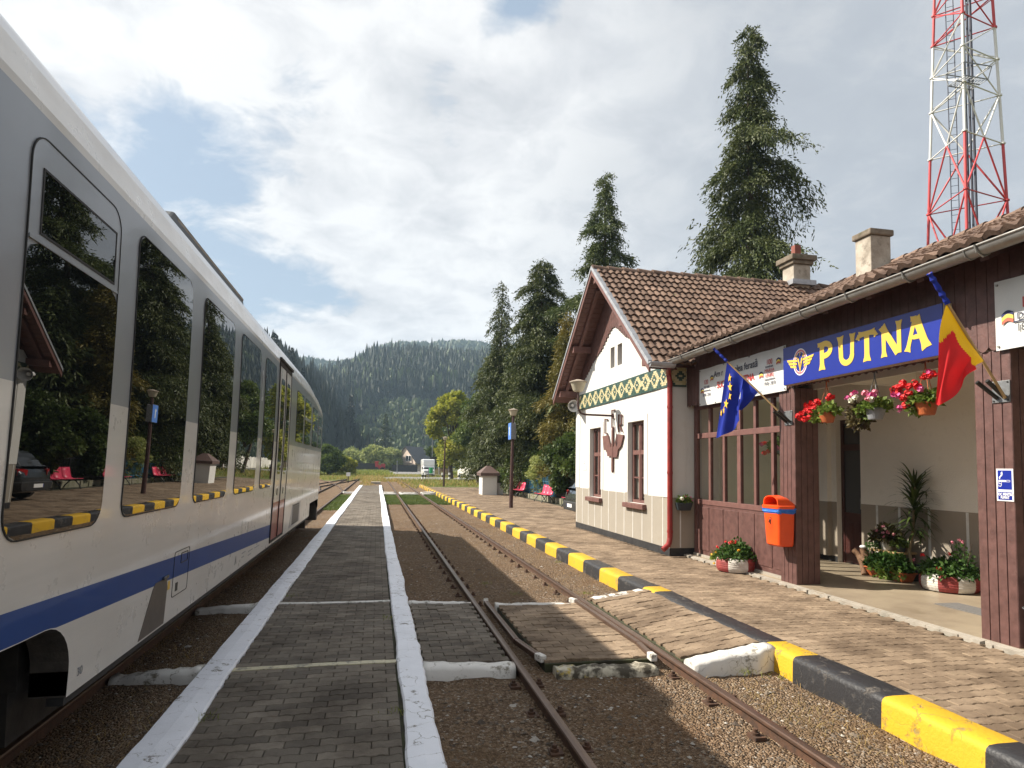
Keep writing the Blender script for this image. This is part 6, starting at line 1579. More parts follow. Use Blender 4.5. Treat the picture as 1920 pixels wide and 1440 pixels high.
greens(t, (8.12, 9.16, .84), .14, .16, .16, 200, (.06, .045), lf_mid, 85); greens(t, (8.0, 9.15, .62), .1, .15, .25, 240, (.05, .04), lf_gr, 86, shape='ball')
t = thing('potted_herb', 'small dark pot of green trailing leaves at the right end of the plant stand', 'potted plant', (8.12, 8.70, .717))
q = MB(); q.lathe([(0, 0), (.05, 0), (.07, .12), (.055, .12), (0, .11)], (8.12, 8.70, .717), 16); q.build('pot', darkpot, t); greens(t, (8.08, 8.70, .82), .12, .14, .14, 220, (.055, .045), lf_mid, 88, droop=.8)
# driftwood
t = thing('driftwood', 'gnarled driftwood stump leaning by the loggia plants', 'driftwood', (7.85, 9.3, .295)); q = MB()
for a, b_ in (((7.86, 9.16, .30), (7.92, 9.28, .70)), ((7.8, 9.12, .30), (7.9, 9.36, .60)), ((7.95, 9.1, .30), (7.93, 9.25, .66)), ((7.88, 9.2, .5), (7.86, 9.42, .66))): q.tube([a, tuple((Vector(a)+Vector(b_))/2+Vector((.02, .015, 0))), b_], [.045, .035, .05], 7)
q.build('wood', M('driftwood grain', (.24, .13, .07), (.12, .065, .038), 25, .8, .8, 40), t)
q = MB(); q.ball((7.92, 9.28, .73), .05, 10, 6, sq=(1, 1.2, .6)); q.build('shell', signwhite, t)
# flower pot on the return wall
t = thing('wall_planter', 'dark planter with a white bloom hung on the return wall beside the red downpipe', 'planter', (5.95, 11.72, 1.18))
q = MB(); q.hexa([(5.84, 11.66, 1.16), (6.06, 11.66, 1.16), (6.06, 11.83, 1.16), (5.84, 11.83, 1.16), (5.81, 11.62, 1.31), (6.09, 11.62, 1.31), (6.09, 11.84, 1.31), (5.81, 11.84, 1.31)]); q.build('planter_box', darkpot, t, .01)
greens(t, (5.95, 11.72, 1.31), .15, .1, .14, 170, (.06, .045), lf_pot, 91); flowers(t, [(5.85, 11.62, 1.40)], .05, [fl_wht], 92, petals=16); flowers(t, [(6.05, 11.64, 1.42), (6.08, 11.64, 1.36), (5.93, 11.62, 1.44)], .025, [fl_mag], 93)
# mat, smoking sign, ash bin
q = MB(); q.box(7.03, 7.38, 6.0, 7.02, .2935, .302); tag(q.build('door_mat', mat_m), 'worn grey ribbed mat lying flat on the loggia floor', 'mat')
t = thing('smoking_sign', 'small blue and white smoking area sign on the second post, reading LOC PENTRU FUMAT', 'sign', (FX-.004, 5.24, 1.86))
q = MB(); q.box(FX-.006, FX-.0005, 5.135, 5.31, 1.70, 2.02); q.build('plate', signwhite, t, .001)
q = MB(); q.box(FX-.0075, FX-.0062, 5.15, 5.295, 1.815, 2.005); q.box(FX-.0075, FX-.0062, 5.15, 5.295, 1.713, 1.79); q.build('field', signblue, t)
q = MB(); f = fl(FX, 5.295, 1.70); D0, D1 = -.0092, -.0078
q.prism([(.01, .155), (.015, .19), (.085, .19), (.085, .208), (.01, .208)][::-1], lambda a, b_, d_: f(a, b_, d_), D0, D1); ring_o = [(.09, .19), (.128, .19), (.128, .208), (.09, .208)]
for a, c in (((.09, .191), (.128, .191)), ((.09, .207), (.128, .207)), ((.127, .19), (.127, .208)), ((.091, .19), (.091, .208))): q.bar(f(*a, -.0085), f(*c, -.0085), .0035, .0015, up=(1, 0, 0))
P = [(.018, .215), (.014, .235), (.03, .25), (.038, .262), (.034, .28), (.05, .295), (.054, .27), (.048, .25), (.03, .238), (.026, .22)]
q.prism(P, f, D0, D1)
for a, c in (((.005, .15), (.03, .145)), ((.03, .145), (.038, .155)), ((.038, .155), (.04, .185)), ((.012, .178), (.03, .17)), ((.03, .17), (.04, .178))): q.bar(f(*a, -.0085), f(*c, -.0085), .005, .0015, up=(1, 0, 0))
q.build('pictogram', signwhite, t)
for s, z in (('LOC PENTRU', 1.766), ('FUMAT', 1.735)): text_part(s, 'writing', signwhite, .036, face_left(FX-.0085, 5.2225, z), t, .0005, .78, bold=.0012)
t = thing('ash_bin', 'shiny steel cylindrical ash bin standing beside the second loggia post', 'ash bin', (6.18, 4.98, .29))
q = MB(); q.lathe([(0, 0), (.125, 0), (.128, .01), (.125, .02), (.122, .30), (.126, .305), (.126, .325), (.122, .33), (.122, .64), (.127, .645), (.127, .66), (.10, .665), (0, .64)], (6.18, 4.98, .29), 32); q.build('bin_body', steel, t)
q = MB()
P = rr_poly(-.045, .045, .40, .50, .03); q.add([(6.18-.124+.0*a, 4.98+a, .29+b_+.05) for a, b_ in P], [tuple(range(len(P)))]); P = rr_poly(-.055, .035, .44, .545, .03)
q.v = []; q.f = []; q.m = []; q.s = []; q.c = []
vs = []; n = 8
for i in range(n+1):
    a = PI + R(-28+56*i/n); vs += [(6.18+.1245*math.cos(a), 4.98+.1245*math.sin(a), .29+.45), (6.18+.1245*math.cos(a), 4.98+.1245*math.sin(a), .29+.55)]
q.add(vs, [(2*i, 2*i+1, 2*i+3, 2*i+2) for i in range(n)], 0, True); q.build('ash_slot', inkblk, t)
q = MB(); q.tube([(6.18+.135*math.cos(a), 4.98+.135*math.sin(a), .69) for a in np.linspace(PI*.6, PI*1.5, 10)], .006, 6); q.build('wire_band', galv, t)

# ---- lamps, loudspeaker
def lamp_head(t, x, y, z, s=1.0):
    q = MB(); q.lathe([(.045*s, -.02), (.055*s, 0), (.105*s, 0), (.125*s, .02), (.19*s, .225), (.185*s, .235), (.0, .235)], (x, y, z), 28); q.build('lamp_bowl', lampglass, t)
    q = MB(); q.lathe([(.0, .30), (.06*s, .295), (.16*s, .265), (.215*s, .245), (.215*s, .225), (.0, .225)], (x, y, z), 28); q.build('lamp_cap', lampcap, t)
t = thing('wall_lamp', 'opal bowl lamp on a bent brown bracket arm sticking out from the gable wall', 'wall lamp', (WX, 14.97, 3.27))
q = MB(); q.cyl((WX-.001, 14.97, 3.27), (WX-.03, 14.97, 3.27), .06, n=16); q.tube([(WX-.02, 14.97, 3.27), (4.98, 14.97, 3.28), (4.86, 14.97, 3.31), (4.80, 14.97, 3.40), (4.785, 14.97, 3.55), (4.785, 14.97, 3.84)], .026, 10); q.build('bracket', lamp_post_m, t)
lamp_head(t, 4.785, 14.97, 3.84, 1.0)
t = thing('loudspeaker', 'white horn loudspeaker under the far eave corner of the gable', 'loudspeaker', (5.5, 17.8, 3.75))
q = MB(); q.cyl((5.46, 17.7, 3.78), (5.40, 17.3, 3.72), .05, .16, n=24, caps=False); q.cyl((5.40, 17.3, 3.72), (5.395, 17.27, 3.716), .16, .172, n=24, caps=False); q.cyl((5.455, 17.68, 3.777), (5.43, 17.5, 3.75), .03, .05, n=12); q.cyl((5.47, 17.78, 3.79), (5.46, 17.68, 3.778), .06, n=12); q.build('horn', signwhite, t)
q = MB(); q.bar((5.47, 17.75, 3.8), (5.66, 17.8, 3.9), .03); q.bar((5.66, 17.8, 3.9), (WX-.005, 17.8, 3.9), .03); q.build('mount', black, t)
def post_lamp(label, x, y, top, sign):
    t = thing('platform_lamp', label, 'lamp post', (x, y, .265), 'brown lamp posts on the station platform')
    q = MB(); q.cyl((x, y, .25), (x+.01, y, 1.6), .085, .075, n=16); q.cyl((x+.01, y, 1.6), (x+.045, y, top-.27), .075, .055, n=16); q.build('pole', lamp_post_m, t)
    lamp_head(t, x+.045, y, top-.26, 1.0)
    if sign:
        q = MB(); q.box(x-.10, x-.055, y-.30, y+.28, 3.12, 3.83); q.box(x+.055, x+.10, y-.32, y+.28, 3.12, 3.83); q.box(x-.055, x+.055, y-.3, y-.28, 3.14, 3.8)
        bd = q.build('number_box', galv, t)
        q = MB(); q.box(x-.106, x-.1005, y-.29, y+.27, 3.13, 3.82); q.build('number_face', M('pale blue sign', (.08, .2, .6), (.1, .24, .65), 3, .4), bd)
        q = MB(); q.box(x-.1085, x-.1065, y-.02, y+.05, 3.3, 3.66); q.bar((x-.1075, y+.02, 3.66), (x-.1075, y+.12, 3.58), .002, .05); q.build('number', signwhite, bd)
    return t
post_lamp('brown lamp post with a blue platform number box below its opal bowl', 5.55, 26.46, 4.40, True)
post_lamp('far brown lamp post without any sign at the end of the station platform', 5.52, 53.9, 4.40, False)
# ================================================================ further down the platform
t = thing('kiosk', 'small white roughcast hut with a brown pyramid roof on the station platform', 'hut', (6.75, 38.9, .26))
q = MB(); q.box(6.25, 7.15, 38.3, 39.6, .25, 1.42); q.box(7.15, 7.6, 38.6, 39.3, .25, .98); q.build('wall', stucco_mat('roughcast', (.62, .61, .58), 14, 1.0), t, .01)
q = MB(); zb_ = 1.42; c = [(6.12, 38.15), (7.28, 38.15), (7.28, 39.75), (6.12, 39.75)]
q.hexa([(*p, zb_) for p in c] + [(*p, zb_+.16) for p in c]); ap = [(6.6, 38.75, 2.02), (6.8, 38.75, 2.02), (6.8, 39.15, 2.02), (6.6, 39.15, 2.02)]
vs = [(a+(a-6.7)*.03, b_+(b_-38.95)*.03, zb_+.161) for a, b_ in c] + ap
q.add(vs, [(0, 1, 5, 4), (1, 2, 6, 5), (2, 3, 7, 6), (3, 0, 4, 7), (4, 5, 6, 7)]); q.build('roof', M('brown sheet roof', (.12, .075, .065), (.09, .055, .048), 4, .6, .3, 30), t)
def bench(label, x, y, group='red seat benches along the hedge'):
    t = thing('platform_bench', label, 'bench', (0, 0, 0), group)
    for k in range(3):
        y0 = -.98+.66*k; q = MB(); n = 7
        prof = [(-.26, .43), (-.10, .405), (.08, .40), (.16, .44), (.20, .55), (.24, .72), (.27, .84)]
        q.add([(a, y0, z) for a, z in prof] + [(a, y0+.62, z) for a, z in prof] + [(a+.02, y0, z-.03) for a, z in prof] + [(a+.02, y0+.62, z-.03) for a, z in prof],
              [(i, n+i, n+i+1, i+1) for i in range(n-1)] + [(2*n+i, 2*n+i+1, 3*n+i+1, 3*n+i) for i in range(n-1)] + [(i, i+1, 2*n+i+1, 2*n+i) for i in range(n-1)] + [(n+i, 3*n+i, 3*n+i+1, n+i+1) for i in range(n-1)] + [(0, 2*n, 3*n, n), (n-1, 2*n-1, 4*n-1, 3*n-1)], 0, True); q.build('seat', bench_red, t)
    q = MB(); q.box(-.02, .04, -.95, .95, .35, .385); q.build('beam', black, t)
    for s in (-.75, .75):
        q = MB(); q.tube([(-.30, s, 0), (-.24, s, .14), (-.10, s, .30), (0, s, .36), (.12, s, .30), (.24, s, .14), (.30, s, 0)], .022, 7); q.build('leg', black, t)
    t.location = (x, y, .262); return t
bn = bench('red three-seat bench right behind the sign lamp post', 8.0, 36.4)
dup(bn, (8.05, 30.6, .262), 'red three-seat bench midway between the sign lamp post and the parked car')
dup(bn, (8.2, 26.2, .262), 'red three-seat bench almost hidden behind the parked car')
# parked car, tail towards the camera
t = thing('parked_car', 'dark grey hatchback parked behind the far corner of the station gable', 'car', (0, 0, 0))
def csec(y, w, z0, z1, wt=None, r=.12):
    wt = wt or w; n = 5; P = [(-w+.08, y, z0), (-w, y, z0+.14)]
    for i in range(n+1): a = PI/2*i/n; P.append((-wt+r-r*math.cos(a), y, z1-r+r*math.sin(a)))
    return P + [(-a, b_, c) for a, b_, c in P[::-1]]
q = MB(); S_ = [(0, .72, .36, .72), (.03, .80, .30, .86), (.12, .85, .26, .98), (.5, .88, .24, 1.02), (1.2, .89, .22, 1.0), (2.4, .89, .22, .98), (3.0, .88, .22, .95), (3.7, .86, .24, .86), (4.05, .78, .28, .72), (4.15, .66, .36, .6)]
loft(q, [csec(*s) for s in S_]); q.build('body', car_paint, t)
q = MB(); S_ = [(.10, .70, .9, .99, .62), (.28, .76, .9, 1.22, .60), (.55, .78, .9, 1.46, .57), (.9, .79, .9, 1.51, .57), (1.7, .79, .9, 1.52, .57), (2.3, .78, .9, 1.42, .55), (3.05, .74, .85, .95, .62)]
loft(q, [csec(*s) for s in S_]); q.build('cabin', car_paint, t)
cg = dark_glass('car glass', (.01, .012, .014), 1.55, .02)
q = MB(); q.add([(-.56, .145, 1.04), (.56, .145, 1.04), (.47, .45, 1.40), (-.47, .45, 1.40)], [(0, 1, 2, 3)])
for s in (-1, 1): q.add([(s*.80, .6, 1.02), (s*.80, 2.5, 1.02), (s*.64, 2.0, 1.42), (s*.62, .8, 1.44)], [(0, 1, 2, 3)])
q.build('window', cg, t)
for s in (-1, 1):
    q = MB(); q.hexa([(s*.52, -.0, .78), (s*.84, .09, .78), (s*.86, .22, .80), (s*.6, .2, .8), (s*.50, .0, .94), (s*.82, .09, .96), (s*.84, .22, .98), (s*.6, .2, .98)]); q.build('tail_light', M('tail light red', (.35, .01, .015), rough=.2), t)
q = MB(); S_ = [(-.06, .66, .34, .58), (-.04, .82, .32, .60), (.2, .90, .28, .60)]; loft(q, [csec(*s, r=.06) for s in S_]); q.build('bumper', rubber, t)
q = MB(); q.box(-.26, .26, -.075, -.062, .42, .53); pl = q.build('number_plate', signwhite, t)
q = MB(); q.box(-.26, -.225, -.077, -.0755, .42, .53); q.build('plate_band', signblue, pl)
for y in (.72, 3.3):
    for s in (-1, 1):
        q = MB(); q.cyl((s*.70, y, .31), (s*.905, y, .31), .31, n=24); w = q.build('wheel', rubber, t); q = MB(); q.cyl((s*.88, y, .31), (s*.912, y, .31), .2, n=20); q.build('rim', galv, w)
t.location = (6.27, 20.25, .262); t.rotation_euler = (0, 0, -PI/2)
# low wall, iron and blue fences behind the benches
t = thing('low_wall', 'low mossy stone wall running behind the benches', 'wall', (8.6, 32, .2)); q = MB(); r = random.Random(2); y = 24.0
while y < 40: L = r.uniform(.5, .9); x = 8.62-.06*(y-30)*.5; q.box(x-.1+r.gauss(0, .01), x+.1, y, y+L-.015, .1, .50+r.gauss(0, .015)); y += L
q.build('wall', M('mossy stone', (.26, .24, .18), (.14, .14, .08), 3, .95, .8, 20), t, .015)
def bar_fence(name, label, y0, y1, xf, top, mat, arch=0, step=.13):
    t = thing(name, label, 'fence', (xf(y0), y0, .3)); q = MB(); y = y0
    while y < y1:
        h = top + arch*math.sin(PI*((y-y0) % 2.0)/2.0); q.cyl((xf(y), y, .45), (xf(y), y, h), .012, n=5); y += step
    q.build('bar', mat, t); q = MB(); q.bar((xf(y0), y0, .62), (xf(y1), y1, .62), .03); q.bar((xf(y0), y0, top-.12), (xf(y1), y1, top-.12), .03)
    q.build('rail', mat, t); q = MB(); y = y0
    while y <= y1: q.box(xf(y)-.03, xf(y)+.03, y-.03, y+.03, .3, top+.1); y += 2.0
    q.build('post', mat, t)
    return t
xf = lambda y: 8.80-.03*(y-30)
bar_fence('iron_fence', 'black iron bar fence behind the nearer benches', 22, 30.9, xf, 1.55, black)
f_ = bar_fence('blue_fence', 'blue metal fence with arched panels behind the far benches', 31.0, 41.0, xf, 1.35, bluefence, .22, .10)
q = MB()
for k in range(5):
    y = 31.05 + 2*k
    if k in (0, 2, 3): q.box(xf(y)+.02, xf(y)+.03, y, y+1.9, .5, 1.25)
q.build('panel', bluefence, f_)
# hedge, creeper and shrubs
broadleaf('creeper_bush', 'big creeper bush with glossy leaves left of the white gable', (9.1, 29.8, .2), 3.4, 1.3, lf_dark, 5, 34, 330, (.20, .17), .12, cat='shrub')
broadleaf('creeper_bush', 'leafy creeper mound hugging the gable corner behind the parked car', (9.0, 25.6, .2), 3.5, 1.2, lf_dark, 6, 26, 300, (.19, .16), .12, cat='shrub')
broadleaf('shrub', 'pale grey-green shrub between the sign lamp post and the creeper', (8.9, 34.0, .2), 2.7, .9, lf_wil, 7, 22, 300, (.13, .05), .1, cat='shrub')
broadleaf('shrub', 'bright green young shrub between the white hut and the sign lamp post', (8.4, 38.6, .2), 2.5, 1.0, lf_mid, 8, 24, 300, (.16, .10), .1, cat='shrub')
broadleaf('hedge_bush', 'dark hedge bush behind the blue fence', (10.0, 36, .2), 3.2, 1.5, lf_dark, 9, 30, 300, (.16, .10), .1, cat='shrub')
broadleaf('hedge_bush', 'tall dark hedge bush beyond the car between creeper and cypress', (11.0, 28, .2), 4.2, 1.8, lf_dark, 10, 34, 330, (.16, .11), .1, cat='shrub')
# the tall conifers
conifer('cypress_tree', 'tallest drooping cypress rising behind the tiled gable roof', (16.5, 26, 0), 22.9, 3.15, con1, 11, nl=135, dens=120, droop=.70, cards=(.19, .062), power=.80, bush=.0, clear=.1, fine=True, skirt=.5, spread=.2, wild=.8)
conifer('spruce_tree', 'narrow spruce just left of the gable peak', (13.15, 36, 0), 19.9, 3.1, con2, 12, spread=.18, wild=.6, nl=135, dens=110, droop=.40, cards=(.2, .06), power=.82, bush=.1, fine=True)
conifer('cypress_tree', 'bushy pointed conifer in the middle of the group left of the station', (9.75, 38, 0), 14.9, 2.75, con1, 13, spread=.18, wild=.5, nl=140, dens=105, droop=.5, cards=(.2, .06), power=.68, bush=.1, fine=True, skirt=.5, clear=.08)
conifer('cypress_tree', 'thin-topped drooping cypress at the left end of the conifer group', (8.35, 44, 0), 15.1, 2.7, con1, 14, spread=.18, wild=.5, nl=140, dens=105, droop=.65, cards=(.2, .06), power=.9, top_thin=.66, bush=.1, fine=True, skirt=.45, clear=.17)
conifer('thuja_tree', 'slim golden thuja column beside the left eave of the gable', (10.1, 33.5, 0), 10.3, 1.15, con3, 15, nl=200, dens=60, droop=.15, cards=(.2, .06), power=.5, bush=.2)
conifer('spruce_tree', 'dark low conifer filling the gap behind the creeper bushes', (12.2, 33, 0), 9.5, 2.6, con2, 16, nl=150, dens=30, droop=.5, cards=(.42, .12), power=.6, bush=.1)
conifer('spruce_tree', 'dark conifer low behind the white hut', (11.0, 48, 0), 9, 2.2, con2, 17, nl=140, dens=28, skirt=.6, droop=.5, cards=(.42, .12), power=.6, bush=.1)
broadleaf('broadleaf_tree', 'rounded green tree left of the conifers, rising over the white fence', (11.0, 70, 0), 9.9, 2.7, lf_mid, 21, 46, 330, (.32, .2), .34)
broadleaf('broadleaf_tree', 'yellow-green tree with ragged crown behind the far lamp post', (10.9, 95, 0), 13.2, 3.3, lf_yel, 22, 50, 300, (.48, .32), .14)
broadleaf('broadleaf_tree', 'dim olive tree low between house and yellow-green tree', (14.5, 130, 0), 9.5, 4.0, lf_dark, 23, 30, 220, (.6, .4), .12)
broadleaf('broadleaf_tree', 'darker green tree behind the white board fence', (15.5, 80, 0), 11.0, 3.6, lf_dark, 24, 44, 300, (.36, .24), .34)
# mast
t = thing('lattice_mast', 'tall red and white lattice mast behind the station roof', 'mast', (22.5, 20.9, 0))
Lg = [Vector((22.2, 22.0, 0)), Vector((23.96, 20.05, 0)), Vector((21.45, 19.55, 0))]; ctr = (Lg[0]+Lg[1]+Lg[2])/3
def mp(k, z): s = 1-.028*(z-12); p = ctr + (Lg[k]-ctr)*s; return Vector((p.x+.01*(z-12), p.y, z))
lev = [4, 7.2, 10.2, 12.7, 15.0, 16.97, 18.46, 19.8, 21.1, 22.4, 23.8, 25.2]
A = MB(); Bm = MB(); A2 = MB()
def mc(z): return Bm if 15.0 <= z < 19.79 else (A if z < 15 else A2)
for k in range(3):
    for z0, z1 in zip(lev, lev[1:]): mc(z0).cyl(mp(k, z0), mp(k, z1), .052, n=8); mc(z0).cyl(mp(k, z0)-Vector((0, 0, .03)), mp(k, z0)+Vector((0, 0, .03)), .095, n=8)
    k2 = (k+1) % 3
    for i, (z0, z1) in enumerate(zip(lev, lev[1:])):
        m_ = mc(z0); m_.cyl(mp(k, z0), mp(k2, z0), .026, n=5)
        if z0 < 16.9:
            md = (mp(k, z1)+mp(k2, z1))/2 if i % 2 == 1 else (mp(k, z0)+mp(k2, z0))/2
            if i % 2 == 1: m_.cyl(mp(k, z0), md, .036, n=6); m_.cyl(mp(k2, z0), md, .036, n=6)
            else: m_.cyl(md, mp(k, z1), .036, n=6); m_.cyl(md, mp(k2, z1), .036, n=6)
        else:
            a, c = (k, k2) if i % 2 else (k2, k)
            m_.cyl(mp(a, z0), mp(c, z1), .027, n=6); m_.cyl(mp(a, z0+.12), mp(c, z1-.1), .02, n=5) if k != 1 else None
A.build('red_section', mast_r, t); A2.build('red_section', mast_r, t); Bm.build('white_section', mast_w, t)
q = MB(); c0 = ctr + Vector((.25, .1, 0))
for dx, dy, r_ in ((0, 0, .05), (.1, -.08, .045), (.18, -.16, .05), (-.25, .2, .018), (-.45, .36, .018)): q.cyl((c0.x+dx, c0.y+dy, 3), (c0.x+dx-.05, c0.y+dy, 25), r_, n=6)
z = 3
while z < 25: q.cyl((c0.x-.25, c0.y+.2, z), (c0.x-.45, c0.y+.36, z), .010, n=4); z += .3
q.build('ladder', cable, t)
q = MB(); p = mp(2, 16.9); [q.bar((p.x-.35+.11*i, p.y-.35, 16.97), (p.x-.35+.11*i, p.y+.35, 16.97), .02) for i in range(11)]; [q.bar((p.x-.35, p.y-.35+.35*i, 16.96), (p.x+.75, p.y-.35+.35*i, 16.96), .03) for i in range(3)]
for a, b_ in (((-.35, -.35), (.75, -.35)), ((.75, -.35), (.75, .35)), ((-.35, .35), (.75, .35)), ((-.35, -.35), (-.35, .35))): q.bar((p.x+a[0]*1.15, p.y+a[1]*1.15, 17.45), (p.x+b_[0]*1.15, p.y+b_[1]*1.15, 17.45), .03); q.bar((p.x+a[0], p.y+a[1], 17), (p.x+a[0]*1.15, p.y+a[1]*1.15, 17.45), .03)
q.build('platform', galv, t)

# ================================================================ beyond the station: road side, houses, hills
def striped_post(label, x, y, lean, h=1.1):
    t = thing('road_post', label, 'post', (0, 0, 0), 'black and white posts along the road'); q = MB(); k = 4
    for i in range(k): q.box(-.09, .09, -.09, .09, h*i/k, h*(i+1)/k, (i+1) % 2)
    q.build('post', [signwhite, inkblk], t); t.location = (x, y, 0); t.rotation_euler = (0, lean, .2); return t
for lab, x, y, ln in (('short dark black and white road post standing apart before the van', 5.54, 80.9, .1), ('black and white road post beside the van front wheel', 5.95, 81.1, .02), ('lone black and white road post between green bin and far lamp post', 8.24, 81.9, -.05), ('black and white road post right beside the far lamp post', 9.31, 84, 0), ('thick upright black and white road post before the white fence', 10.39, 82.8, .03), ('leaning black and white road post, second from the hut', 11.05, 86, -.15), ('tilted black and white road post nearest the white hut', 11.86, 83.3, -.18)):
    striped_post(lab, x, y, ln)
t = thing('green_bin', 'bright green litter bin on a post in front of the van', 'litter bin', (8.47, 103, 0)); q = MB(); q.lathe([(0, .45), (.28, .45), (.33, 1.3), (.30, 1.38), (0, 1.4)], (8.47, 103, .3), 18); q.build('bin_body', bingreen, t); q = MB(); q.cyl((8.05, 103, 0), (8.05, 103, 1.7), .05, n=8); q.bar((8.05, 103, 1.3), (8.25, 103, 1.3), .05); q.build('post', galv, t)
# camper van
t = thing('camper_van', 'white camper van with high roof standing on the road', 'van', (0, 0, 0))
def vsec(y, w, z0, z1, r=.15): return csec(y, w, z0, z1, r=r)
q = MB(); loft(q, [vsec(0, .85, .45, .95), vsec(.05, .95, .38, 1.15), vsec(.7, 1.0, .36, 1.3), vsec(.75, 1.0, .36, 1.32), vsec(1.35, 1.0, .36, 2.15), vsec(5.8, 1.05, .36, 2.2)]); q.build('body', vanwhite, t)
q = MB(); loft(q, [vsec(1.05, .9, 2.0, 2.7), vsec(1.15, 1.0, 1.98, 3.0), vsec(1.8, 1.08, 2.0, 3.1), vsec(5.8, 1.1, 2.0, 3.1)]); q.build('roof', vanwhite, t)
q = MB(); q.add([(-.86, .74, 1.36), (.86, .74, 1.36), (.78, 1.28, 2.0), (-.78, 1.28, 2.0)], [(0, 1, 2, 3)]); q.build('windscreen', cg, t)
q = MB(); q.box(-.6, .6, -.02, .05, .78, .95); q.box(-.75, .75, -.03, .1, .40, .52); q.build('grille', rubber, t)
for s in (-1, 1):
    q = MB(); q.box(s*.62, s*.86, -.012, .06, .82, .98); q.build('headlight', galv, t); q = MB(); q.box(s*1.02, s*1.2, .85, .95, 1.35, 1.7); q.build('mirror', rubber, t)
    for y in (1.0, 4.6): q = MB(); q.cyl((s*.78, y, .36), (s*1.0, y, .36), .36, n=18); q.build('wheel', rubber, t)
t.location = (8.9, 112, .03)
# white board fence and brown picket fence
t = thing('white_fence', 'long white board fence along the road right of the stop sign', 'fence', (16, 130, 0)); q = MB(); a, c = Vector((14.6, 118, 0)), Vector((19.6, 93, 0)); L = (c-a).length; d = (c-a)/L; s = 0; k = 0
while s < L:
    p = a+d*s; w = .75 if k % 7 == 3 else .34; e = p+d*w; q.hexa([(p.x, p.y, .1), (e.x, e.y, .1), (e.x+.05, e.y+.03, .1), (p.x+.05, p.y+.03, .1), (p.x, p.y, 1.85+.1*(k % 2)), (e.x, e.y, 1.85+.1*(k % 2)), (e.x+.05, e.y+.03, 1.85), (p.x+.05, p.y+.03, 1.85)]); s += w + (.13 if k % 7 != 2 else .02); k += 1
q.build('board', panelwht, t); q = MB(); q.bar(a+Vector((.08, .05, .25)), c+Vector((.08, .05, .25)), .08, .4); q.bar(a+Vector((.08, .05, 1.4)), c+Vector((.08, .05, 1.4)), .06, .12); q.build('rail', panelwht, t)
t = thing('picket_fence', 'short brown picket fence between van and stop sign', 'fence', (12, 128, 0)); q = MB(); x = 10.9
while x < 14.4: q.box(x, x+.16, 128, 128.05, .25, 1.45); x += .24
q.build('picket', brownbrd, t); q = MB(); q.box(10.9, 14.4, 127.92, 128, 0, .3)
for x in (10.9, 12.0, 13.1, 14.3): q.box(x, x+.14, 127.9, 128.1, .3, 1.75)
q.build('base', panelwht, t)
t = thing('stop_sign', 'round red sign on a grey pole right of the far lamp post', 'road sign', (12.67, 116, 0)); q = MB(); q.cyl((12.67, 116, 0), (12.67, 116, 2.4), .05, n=8); q.build('pole', galv, t); q = MB(); q.cyl((12.67, 115.9, 2.3), (12.67, 115.94, 2.3), .36, n=24); pl = q.build('plate', signred, t); q = MB(); q.box(12.47, 12.87, 115.88, 115.897, 2.24, 2.36); q.build('bar', signwhite, pl)
t = thing('warning_sign', 'small triangular road sign above the brown picket fence', 'road sign', (12.95, 135, 0)); q = MB(); q.cyl((12.95, 135, 0), (12.95, 135, 2.2), .05, n=8); q.build('pole', galv, t); q = MB(); q.prism([(-.5, 1.5), (.5, 1.5), (0, 2.4)], lambda a, b_, d_: (12.95+a, d_, b_), 134.9, 134.94); pl = q.build('plate', signred, t); q = MB(); q.prism([(-.32, 1.6), (.32, 1.6), (0, 2.2)], lambda a, b_, d_: (12.95+a, d_, b_), 134.885, 134.897); q.build('field', signwhite, pl)
t = thing('street_lamp', 'thin street lamp pole with an outreach arm left of the yellow-green tree', 'street lamp', (10.05, 120, 0)); q = MB(); q.tube([(10.05, 120, 0), (10.03, 120, 7.0), (9.6, 120, 7.5), (8.9, 120, 7.6)], .07, 8); q.build('pole', galv, t); q = MB(); q.box(8.4, 8.95, 119.85, 120.15, 7.54, 7.68); q.build('lamp', galv, t)
t = thing('notice_board', 'black square back of a road sign on the lamp pole by the van', 'road sign', (10.05, 119.8, 2.7)); q = MB(); q.box(9.5, 10.75, 119.78, 119.86, 2.5, 3.65); q.build('panel', black, t); q = MB(); q.box(10.0, 10.1, 119.87, 119.92, 2.6, 3.6); q.build('bracket', galv, t)
t = thing('signal_post', 'low ground signal by the far turnout', 'railway signal', (-2.9, 70, 0)); q = MB(); q.cyl((-2.95, 70, 0), (-2.95, 70, .9), .05, n=8); q.build('pole', black, t); q = MB(); q.box(-3.15, -2.75, 69.9, 70.1, .75, 1.15); q.build('lamp_case', signwhite, t)
t = tag(MB().box(-.55, .4, 66, 67.5, .05, .28).build('concrete_box', conc, bevel=.03), 'pale concrete cable box between the two tracks beyond the middle platform', 'box')
